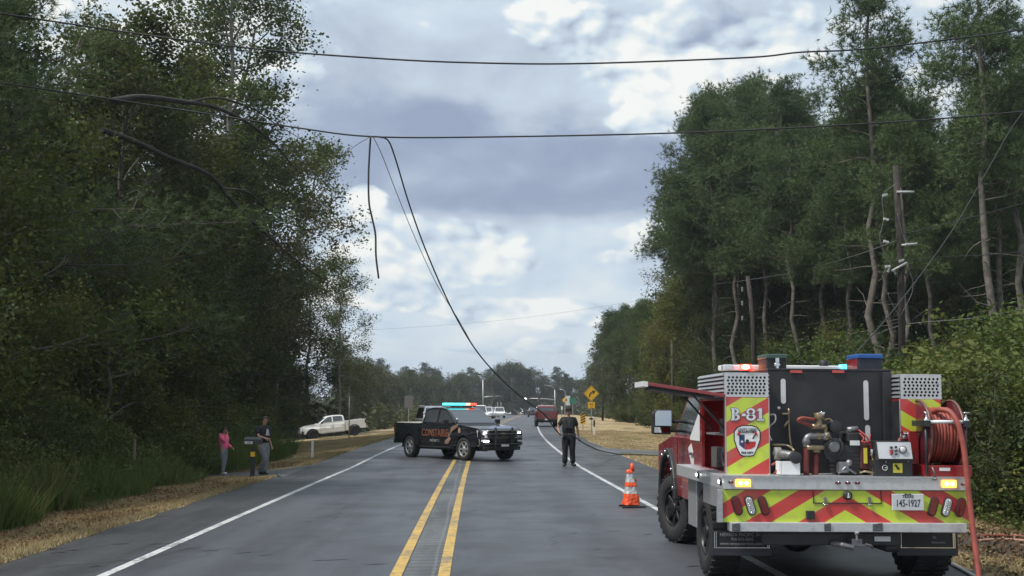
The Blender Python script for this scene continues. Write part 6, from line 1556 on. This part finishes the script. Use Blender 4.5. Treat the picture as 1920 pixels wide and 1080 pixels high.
# figure space: faces -y; turned by rz so that it looks to the right of the photo
J = dict(base); J.update(head=(.0, -.03, 1.65), elL=(-.20, -.17, 1.22), wrL=(-.05, -.16, 1.50), elR=(.21, .02, 1.15), wrR=(.20, -.20, 1.02), anL=(-.05, -.02, .085), knL=(-.08, -.04, .50), anR=(.07, .06, .085), knR=(.09, .0, .5), face=(0, -1, -.05))
J['shL'] = (-.17, 0, 1.41); J['shR'] = (.17, 0, 1.41)
wy = 37.2; wp_ = at(418, 893, wy)
wo = person('woman in pink hoodie and grey leggings with a hand raised to her face', (wp_.x, wy, G(wp_.x, wy)), R(68), J, 1.50, 1.03, PINK, GREY, mat('white_shoe', (.45, .45, .46), .6), hair='long', sleeve=2, legs_len=.86, hood=True)
m = MB(); m.sphere((0, .10, 1.46), .12, 12, (1, .75, .9)); m.build('hood', PINK, wo)
J = dict(base); J.update(pelvis=(0, .0, .96), chest=(-.02, .0, 1.36), neck=(0, -.02, 1.50), head=(.02, -.06, 1.65), shL=(-.2, 0, 1.42), elL=(-.28, -.10, 1.18), wrL=(-.17, -.30, 1.12),
                         elR=(.25, .05, 1.14), wrR=(.22, -.12, .90), knL=(-.06, -.16, .52), anL=(.02, .12, .085), knR=(.10, -.04, .50), anR=(.06, .02, .085), face=(0, -1, .05))
my = 34.6; mp = at(492, 885, my)
TEE = mat('black_tee_cloth', (.010, .010, .012), .85, var=.3, scale=10, bump=.4, bscale=18)
ma = person('man in black tee and grey sweatpants resting an arm on the mailbox', (mp.x, my, G(mp.x, my)), R(52), J, 1.72, 1.34, TEE, GREY, BOOT, sleeve=.8, legs_len=1.25)
m = MB()
for tri in ([(-.06, 1.2), (.06, 1.2), (.0, 1.40)],): m.prism(tri, -.225, -.15)
m.build('shirt_print', mat('pale_print', (.35, .35, .36), .6), ma)

# ------------------------------------------------------------------ roadside furniture
WOODP = mat('weathered_pole_wood', (.12, .085, .065), .85, var=.35, scale=4, bump=.6, bscale=20)
WIRE = mat('black_cable_sheath', (.018, .018, .02), .6)
WIREG = mat('grey_cable', (.12, .12, .13), .6)
GALV = mat('galvanised_steel', (.33, .34, .35), .45, .6, var=.12)
SIGNY = mat('warning_yellow', (.72, .42, .02), .45, var=.05, dirt=.12)
PORC = mat('pale_insulator', (.42, .43, .42), .3)
# mailbox with number plate on a dark post
Y = 34.2; p = onG(476, Y); mx = empty('mailbox', p, (0, 0, 0), 'dark mailbox on a black post with a yellow band, between the two people', 'mailbox')
z = lambda py: at(476, py, Y).z - p.z
x = lambda px: at(px, 830, Y).x - p.x
m = MB(); m.box(-.055, .055, -.05, .05, -.1, z(838)); m.build('post', BLKM, mx, .006)
m = MB(); m.box(-.058, .058, -.053, .053, z(856), z(847)); m.build('yellow_band', SIGNY, mx)
m = MB(); ht = z(819) - z(833); r = (x(487) - x(460)) * .28
zc = z(833); prof = [(-.10, zc), (.10, zc), (.10, zc + ht * .55)] + [(.10 * math.cos(a), zc + ht * .55 + ht * .45 * math.sin(a)) for a in np.linspace(.3, math.pi - .3, 6)] + [(-.10, zc + ht * .55)]
m.prism([(u, v) for u, v in prof], x(459), x(492), 'x'); m.build('box', mat('dark_green_box', (.035, .04, .042), .45), mx, .006)
m = MB(); m.box(x(460), x(475), -.112, -.102, zc + .01, zc + .09); npl = m.build('number_board', mat('pale_board', (.5, .5, .5), .5), mx)
text('house_number', '128', .075, (x(467.5), -.114, zc + .05), (math.pi / 2, 0, 0), BLKP, npl, .001)
# white marker post
p = onG(587, 45.5); m = MB(); h = at(587, 824, 45.5).z - p.z; m.prism([(-.045, -.1), (.045, -.1), (.045, h - .03), (0, h), (-.045, h - .03)], -.02, .02)
o = m.build('marker_post', mat('white_marker', (.66, .66, .62), .5), None, .005, loc=p); tag(o, 'slim white marker post on the verge below the white pickup', 'post')
# old fence post in the weeds
p = onG(254, 31); m = MB(); m.lathe([(.05, 0), (.045, 1.3), (.0, 1.34)], (0, 0, 0), 'z', 8); o = m.build('fence_post', WOODP, None, loc=p); tag(o, 'dark wooden post standing in the weeds left of the driveway', 'post')
# thin pole before the white pickup, with a short cross bar
p = onG(655, 92); h = at(655, 744, 92).z - p.z; t = empty('sign_pole', p, (0, 0, 0), 'thin dark pole with a short top bar in front of the white pickup', 'sign post')
m = MB(); m.tube([(0, 0, -.1), (0, 0, h)], .045, 8); m.build('pole', mat('dull_grey_post', (.10, .11, .11), .6), t); MB().box(-.32, .32, -.03, .03, h - .02, h + .06).build('sign_blade', mat('dull_grey_post', (0, 0, 0)), t)
# sign seen from the back
p = onG(766, 108); z0 = at(766, 776, 108).z - p.z; z1 = at(766, 742, 108).z - p.z; t = empty('road_sign', p, (0, 0, 0), 'grey back of a rectangular road sign left of the constable pickup', 'road sign')
w = (at(774, 760, 108).x - at(758, 760, 108).x) / 2
MB().box(-w, w, -.01, .01, z0 + .55, z1).build('sign_plate', mat('sign_back', (.14, .14, .14), .5), t, .006); MB().box(-.04, .04, .012, .06, -.1, z1 - .05).build('post', GALV, t)
# curve warning sign
def diamond(px, py, Y, half, name, label, sub=True, arrow=True):
    p = onG(px, Y); t = empty(name, p, (0, 0, 0), label, 'road sign'); c = at(px, py, Y).z - p.z; s = half
    m = MB(); k = .06 * s / .5; pts = [(0, c + s), (s, c), (0, c - s), (-s, c)]; m.prism(pts, -.012, 0); d = m.build('sign_face', SIGNY, t, .01)
    if arrow:
        b = MB(); y = -.018
        for pts in ([( 0, c + s * .93), (s * .93, c), (s * .88, c), (0, c + s * .88)], [(s * .93, c), (0, c - s * .93), (0, c - s * .88), (s * .88, c)], [(0, c - s * .93), (-s * .93, c), (-s * .88, c), (0, c - s * .88)], [(-s * .93, c), (0, c + s * .93), (0, c + s * .88), (-s * .88, c)]):
            b.prism(pts, y, -.0125)
        P = [(-.30, -.42), (-.28, -.10), (-.12, .12), (.10, .22)]; Q = [(.14, .07), (0, 0), (-.12, -.16), (-.15, -.42)]
        b.prism([(u * s, c + v * s) for u, v in P + Q], y, -.0125); b.prism([(.04 * s, c + .42 * s), (.5 * s, c + .30 * s), (.26 * s, c - .12 * s)], y, -.0125); b.build('curve_arrow', BLKP, d)
    if sub:
        z1 = c - s * 1.02; q = MB().box(-.23, .23, -.012, 0, z1 - .42, z1).build('speed_plaque', SIGNY, t, .008)
        text('plaque_text', '45', .26, (0, -.014, z1 - .17), (math.pi / 2, 0, 0), BLKP, q, .001); text('plaque_text', 'MPH', .1, (0, -.014, z1 - .35), (math.pi / 2, 0, 0), BLKP, q, .001)
    MB().box(-.03, .03, .004, .05, -.1, c + s * .5).build('post', GALV, t)
    return t
diamond(1109, 738, 78, .54, 'warning_sign', 'yellow diamond curve sign with a right bending arrow and small plaque')
# mailbox on the right verge: white post
Y = 76; p = onG(1114, Y); t = empty('mailbox', p, (0, 0, 0), 'pale mailbox on a white post below the yellow curve sign', 'mailbox')
zz = lambda py: at(1114, py, Y).z - p.z
MB().box(-.06, .06, -.06, .06, -.1, zz(800)).build('post', mat('white_marker', (0, 0, 0)), t); MB().box(-.05, .05, -.05, .05, zz(800), zz(788)).build('post_top', BLKM, t)
m = MB(); hb = zz(784); m.prism([(-.09, hb - .1), (.09, hb - .1), (.09, hb + .02), (.05, hb + .08), (-.05, hb + .08), (-.09, hb + .02)], -.22, .22, 'y'); m.build('box', mat('pale_box', (.5, .5, .5), .5), t, .01)
MB().box(-.30, -.10, -.2, .2, hb - .1, hb + .02).build('paper_box', BLKM, t)
# object marker with black and yellow stripes
Y = 94; p = onG(1093, Y); t = empty('object_marker', p, (0, 0, 0), 'black and yellow striped marker board behind the officer', 'road marker')
zc = at(1093, 786, Y).z - p.z; q = MB().box(-.2, .2, -.01, .01, zc - .38, zc + .42).build('board', SIGNY, t)
for k in range(4): zk = zc - .36 + k * .2; MB().prism([(-.198, zk), (.198, zk + .2), (.198, zk + .3), (-.198, zk + .1)], -.014, -.011).build('black_stripe', BLKP, q)
MB().box(-.03, .03, .012, .05, -.1, zc + .3).build('post', GALV, t)
# distant signs
Y = 235
for px, py, w, h, mt, l, nm in ((1059, 750, .42, .42, SIGNY, 'small distant yellow diamond sign beside the junction signs', 'd'), (1065, 751, .45, .95, mat('pale_sign_face', (.55, .57, .56), .5), 'distant pale rectangular sign left of the green sign', 'r'),
                                (1074, 752, .65, .55, mat('green_sign_face', (.02, .16, .10), .5), 'distant green guide sign near the junction', 'r'), (1053.5, 765, .2, .35, mat('pale_sign_face', (0, 0, 0)), 'tiny distant white sign above the red pickup', 'r')):
    p = onG(px, Y); c = at(px, py, Y).z - p.z; t = empty('road_sign', p, (0, 0, 0), l, 'road sign')
    m = MB()
    if nm == 'd': m.prism([(0, c + h * 1.3), (w * 1.3, c), (0, c - h * 1.3), (-w * 1.3, c)], -.02, 0)
    else: m.box(-w, w, -.02, 0, c - h, c + h)
    m.build('sign_face', mt, t); MB().box(-.06, .06, .01, .08, -.1, c + h * .6).build('post', GALV, t)
# traffic signals at the junction
def signal(px, Y, ytop, yarm, pxend, label, lum=False):
    p = onG(px, Y); t = empty('traffic_signal', p, (0, 0, 0), label, 'traffic signal'); H = at(px, ytop, Y).z - p.z; A = at(px, yarm, Y).z - p.z; xe = at(pxend, yarm, Y).x - p.x
    m = MB(); m.tube([(0, 0, -.1), (0, 0, H)], [.22, .15], 8); m.build('pole', GALV, t)
    m = MB(); m.tube([(0, 0, A - .25), (xe * .3, 0, A), (xe, 0, A + .15)], [.17, .14, .10], 8); m.build('mast_arm', GALV, t)
    for k in (.55, .92):
        b = MB().box(xe * k - .2, xe * k + .2, -.35, -.12, A - .95, A + .25).build('signal_head', mat('signal_housing', (.03, .03, .03), .5), t)
        for j in range(3): m = MB(); m.lathe([(.13, 0), (.10, -.03), (0, -.03)], (xe * k, -.352, A - .72 + j * .38), 'y', 10); m.build('signal_lens', mat(['dark_green_lens', 'dark_amber_lens', 'dark_red_lens2'][j], [(.02, .1, .04), (.2, .1, .01), (.2, .02, .02)][j], .3), b)
    if lum: m = MB(); m.tube([(0, 0, H), (lum * .6, 0, H + .9), (lum * 2.2, 0, H + 1.2)], [.09, .07, .05], 6); m.box(lum * 2.2 - .1, lum * 2.2 + .5 * lum, -.15, .15, H + 1.1, H + 1.28); m.build('street_light_arm', GALV, t)
    return t
t = signal(1040.5, 300, 731, 748, 986, 'distant signal mast with a long arm above the red pickup', -1)
m = MB(); xe = at(985, 748, 300).x - t.location.x; m.sphere((xe, -.4, at(985, 748, 300).z - t.location.z), .32, 10); m.build('camera_dome', mat('glowing_white_dome', (.8, .8, .8), .2, emit=(1, 1, .95), es=1.0), t)  # dome is no lamp; its brightness is emission put into the material
signal(905.5, 300, 712, 743.5, 944, 'distant signal mast rising behind the constable pickup')
p = onG(1045, 330); t = empty('street_lamp', onG(1060, 320), (0, 0, 0), 'distant street lamp right of the long signal arm', 'street lamp'); m = MB(); H = at(1060, 733, 320).z - 1; m.tube([(0, 0, 0), (0, 0, H), (-.6, 0, H + .5), (-1.6, 0, H + .6)], .12, 6); m.build('pole', GALV, t)
# ---- utility poles
def insul(mb, c, d=(0, 0, 1), L=.24, r=.06):
    c = Vector(c); d = Vector(d).normalized()
    for k in range(4): mb.tube([c + d * (L * k / 4), c + d * (L * (k + .55) / 4)], [r, r * .6], 8)
Y = 40; p = onG(1692, Y); up_ = empty('utility_pole', p, (0, 0, 0), 'damaged brown utility pole with broken cross arms standing among the right pines', 'utility pole')
q = lambda px, py, d=0: at(px, py, Y + d) - p
m = MB(); m.tube([(0, 0, -.1), q(1688, 470), q(1679, 311)], [.13, .115, .095], 10); m.build('pole', mat('dark_brown_pole', (.036, .028, .024), .9, var=.4, scale=4, bump=.6, bscale=20), up_)
for (a, b, nm) in (((1681, 360), (1714, 360), 'arm'), ((1690, 460), (1720, 457), 'arm'), ((1672, 508), (1700, 493), 'arm')):
    m = MB(); m.tube([q(*a, -.1), q(*b, -.15)], .045, 6); m.build('cross_arm', mat('pale_grey_arm', (.36, .37, .36), .6), up_)
for px, py, d in ((1655, 367, (1, 0, .3)), (1657, 410, (1, 0, -.3)), (1657, 452, (1, 0, -.3)), (1698, 458, (1, 0, 0)), (1665, 510, (.3, 0, 1)), (1679, 514, (-.5, 0, 1)), (1686, 490, (1, 0, .3)), (1660, 500, (1, 0, .1))):
    m = MB(); insul(m, q(px, py, -.25), d, .20, .055); m.build('insulator', PORC, up_)
for pts in ([(1679, 345), (1655, 367), (1657, 410), (1650, 452), (1672, 500)], [(1700, 460), (1690, 430), (1682, 400)], [(1664, 500), (1655, 520), (1668, 560), (1690, 600)], [(1700, 490), (1712, 540), (1690, 590)]):
    m = MB(); m.tube(smooth_path([q(*a, -.2) for a in pts], 5), .011, 5); m.build('slack_wire', WIREG, up_)
Y2 = 74; p2 = onG(1417, Y2); t = empty('utility_pole', p2, (0, 0, 0), 'thin dark leaning utility pole at the left end of the right pines', 'utility pole')
q2 = lambda px, py, d=0: at(px, py, Y2 + d) - p2
m = MB(); m.tube([(0, 0, -.1), q2(1412, 600), q2(1402, 518)], [.2, .17, .14], 8); m.build('pole', mat('dark_pole_wood', (.05, .04, .035), .9, var=.3), t)
for py in (546, 572, 600): m = MB(); insul(m, q2(1392, py, -.2), (0, 0, 1), .28, .08); m.build('insulator', PORC, t)
for i, (px, Y, yt) in enumerate(((1130, 150, 690), (1262, 88, 640))):
    p = onG(px, Y); m = MB(); m.tube([(0, 0, -.1), (0, 0, at(px, yt, Y).z - p.z)], [.15, .11], 8); o = m.build('utility_pole', mat('dark_pole_wood', (0, 0, 0)), None, loc=p)
    tag(o, ['plain far utility pole right of the yellow curve sign', 'plain dark utility pole at the near edge of the roadside trees'][i], 'utility pole')
# ---- overhead wires and the fallen cable
def wire(name, pts, r, label, cat='overhead wire', m=WIRE, sm=6, group=None, nseg=6):
    w = MB(); w.tube(smooth_path(pts, sm), r, nseg); return tag(w.build(name, m, None), label, cat, group)
YW = 28
wire('overhead_wire', [at(-900, -140, 24), at(-420, -45, 26), at(0, 25, YW), at(430, 86, YW), at(700, 109, YW), at(900, 118, YW), at(1100, 119, YW), at(1400, 108, YW), at(1500, 98, YW), at(1620, 92, YW), at(1820, 69, YW + 1), at(1920, 55, YW + 2), at(2300, -5, 31)], .021, 'upper black wire crossing the whole sky above the road')
wire('overhead_wire', [at(-900, 20, 24), at(-420, 96, 26), at(0, 155, YW), at(400, 215, YW), at(560, 240, YW), at(695, 256, YW), at(900, 257, YW), at(1275, 249, YW), at(1640, 231, YW), at(1920, 209, YW + 1), at(2300, 172, 31)], .019, 'lower black wire crossing the road with the torn cable hanging from it')
HX = COP
sc_ = 1.90 / 1.8; hand = Vector((COP.x - .30 * sc_, COP.y - .26, G(0, COP.y) + 1.0 * sc_))
wire('fallen_cable', [at(695, 256, YW - .03), at(712, 257, YW - .05), at(728, 264, YW), at(741, 296, 28.4), at(768, 385, 29.3), at(802, 478, 30.5), at(850, 585, 32), at(895, 660, 33.3), at(945, 716, 34.4), at(985, 750, 35.1), at(1020, 777, 35.5), hand, at(1070, 815, 36.6), at(1100, 834, 38.5), at(1130, 846, 42), gr(1165, 852, .16), gr(1210, 853, .10), gr(1252, 856, .02), gr(1310, 860, -.1)], .019, 'thick black cable sagging from the lower wire through the officer\'s hand to the verge', 'cable')
wire('loose_cable', [at(695, 256, YW - .04), at(693, 285, YW), at(691, 330, YW), at(692, 380, YW), at(698, 410, YW), at(704, 440, YW), at(705, 480, YW), at(710, 522, YW)], .024, 'short torn cable end hanging straight down from the lower wire', 'cable')
wire('loose_cable', [at(700, 257, YW), at(716, 290, 28.3), at(745, 365, 29), at(780, 450, 30), at(820, 535, 31.2), at(860, 600, 32.3), at(885, 645, 33)], .009, 'thin grey strand hanging beside the thick fallen cable', 'cable', WIREG)
wire('loose_cable', [at(695, 256, YW - .03), at(668, 272, YW + 1), at(642, 292, YW + 2)], .008, 'short thin strand running down left from the splice', 'cable', WIREG)
wire('overhead_wire', [at(600, 622, 110), at(660, 620, 110), at(800, 612, 110), at(980, 596, 110), at(1170, 568, 110), at(1300, 545, 110)], .008, 'faint thin wire low across the sky above the distant trees', 'overhead wire', WIREG)
wire('fallen_cable', [at(1990, 120, 34), at(1905, 228, 33), at(1850, 322, 32), at(1790, 425, 30), at(1730, 510, 28), at(1660, 600, 25), at(1590, 680, 22), at(1560, 730, 20)], .014, 'long dark cable slanting from the right pines down behind the engine', 'cable')
wire('overhead_wire', [at(1995, 560, 38), at(1920, 579, 38), at(1820, 597, 38.5), at(1700, 608, 40), at(1640, 628, 41)], .014, 'slack wire hanging low over the bushes at the right edge', 'overhead wire', WIREG)
wire('overhead_wire', [at(1690, 440, 40), at(1760, 423, 40), at(1830, 405, 42), at(1930, 378, 44)], .014, 'thin wire leaving the damaged pole towards the right edge', 'overhead wire')
wire('overhead_wire', [at(1690, 490, 40), at(1760, 482, 40), at(1850, 478, 42), at(1930, 470, 44)], .014, 'lowest thin wire between the damaged pole and the right edge', 'overhead wire')
wire('overhead_wire', [at(1340, 533, 74), at(1402, 525, 74), at(1500, 508, 70), at(1600, 480, 60), at(1685, 450, 40)], .016, 'thin wire slung between the leaning pole and the damaged pole', 'overhead wire', WIREG)
# ---- hoses on the ground at the right
def lay(name, pxs, r, m, label, group=None):
    P = [];
    for px, py in pxs:
        a = gr(px, py, -.02); a = gr(px, py, G(a.x, a.y)); P.append(Vector((a.x, a.y, G(a.x, a.y) + r * .9)))
    w = MB(); w.tube(smooth_path(P, 6), r, 8); return tag(w.build(name, m, None), label, 'hose', group)
lay('hose', [(1822, 1010), (1850, 1007), (1895, 1006), (1935, 1012), (2000, 1020)], .022, REDH, 'red hose lying across the verge towards the right edge of the photo')
lay('hose', [(1836, 1016), (1870, 1015), (1915, 1018), (1990, 1030)], .02, mat('pale_pink_hose', (.38, .2, .16), .6), 'thinner pinkish hose lying on the verge in front of the red one')
lay('hose', [(1700, 1055), (1735, 1050), (1768, 1054), (1795, 1066), (1818, 1079), (1850, 1098)], .022, mat('pale_hose', (.42, .42, .4), .6), 'pale hose curling on the asphalt by the right rear wheel')
# ---- collapsible road cone
p = gr(1183, 951, .0); cn = empty('traffic_cone', (p.x, p.y, zr(p.y) + .006), (0, 0, R(8)), 'orange collapsible road cone with pale bands standing left of the engine', 'traffic cone')
ORG = mat('orange_cone_fabric', (.75, .09, .025), .5, var=.12, scale=14, bump=.5, bscale=30, emit=(1, .12, .03), es=.0); BND = mat('reflective_band', (.42, .44, .44), .4, var=.15, scale=20)
def ring4(z, w, k, dx=0.0, n=16):
    o_ = []
    for i in range(n):
        a = 2 * math.pi * (i + .5) / n; cc, ss = math.cos(a), math.sin(a); sc = 1 / max(abs(cc), abs(ss)); sc = 1 + (sc - 1) * k
        wv = 1 + .05 * math.sin(a * 5 + z * 30); o_.append((cc * sc * w * wv + dx, ss * sc * w * wv, z))
    return o_
def frust(name, levels, m):
    mb = MB(); n = 16; vs = []
    for z_, w_, d_ in levels: vs += ring4(z_, w_, .85, d_)
    fs = [(i * n + j, i * n + (j + 1) % n, (i + 1) * n + (j + 1) % n, (i + 1) * n + j) for i in range(len(levels) - 1) for j in range(n)] + [tuple(reversed(range(n))), tuple((len(levels) - 1) * n + j for j in range(n))]
    mb._add(vs, fs, False); return mb.build(name, m, cn)
frust('cone_fabric', [(.045, .150, 0), (.10, .145, 0), (.16, .135, .004), (.20, .13, .0), (.245, .122, 0)], ORG)
frust('reflective_band', [(.246, .118, 0), (.30, .105, 0), (.375, .095, -.004)], BND)
frust('cone_fabric', [(.376, .10, -.004), (.41, .098, 0), (.455, .085, -.006)], ORG)
frust('reflective_band', [(.456, .082, -.006), (.52, .068, -.012), (.62, .052, -.016)], BND)
frust('cone_fabric', [(.621, .06, -.02), (.65, .056, -.024), (.685, .034, -.026)], ORG)
m = MB(); m.tube([(.07, .05, .05), (.055, .04, .3), (.04, .02, .62), (.032, .01, .74)], [.05, .04, .035, .03], 8); m.build('support_pole', BND, cn)
m = MB(); m.tube([(.034, .01, .655), (.034, .01, .80)], [.045, .028], 10); m.build('cone_tip', ORG, cn)
m = MB(); m.tube([(.075, .03, .44), (.10, .02, .48), (.08, .03, .52)], .024, 6); m.build('fabric_fold', ORG, cn)
for y_, w_ in ((-.19, .225), (.19, .185)):
    m = MB(); m.prism([(-w_, .0), (w_, 0), (w_ - .01, .03), (-w_ + .01, .03)], y_ - .03, y_ + .03); m.build('foot_bar', RUB, cn, .006)
for x_ in (-.1, .1): MB().box(x_ - .02, x_ + .02, -.16, .16, .012, .04).build('foot_link', RUB, cn)
m = MB(); m.prism([(-.05, .14), (.06, .15), (.05, .165), (-.04, .155)], -.152, -.146); m.build('print', mat('dark_orange_print', (.3, .04, .02), .6), cn)

# ---- air: thin even haze over the whole place
HZ = 0.0003
if HZ:
    hb = MB().box(-1000, 1000, -60, 1700, -4, 60).build('haze', None, None); tag(hb, kind='stuff')
    m = bpy.data.materials.new('haze_air'); m.use_nodes = True; nt = m.node_tree; nt.nodes.clear(); o = nt.nodes.new('ShaderNodeOutputMaterial'); v = nt.nodes.new('ShaderNodeVolumePrincipled')
    v.inputs['Color'].default_value = (.80, .88, 1, 1); v.inputs['Density'].default_value = HZ; v.inputs['Anisotropy'].default_value = .3; nt.links.new(v.outputs[0], o.inputs['Volume']); hb.data.materials.append(m)
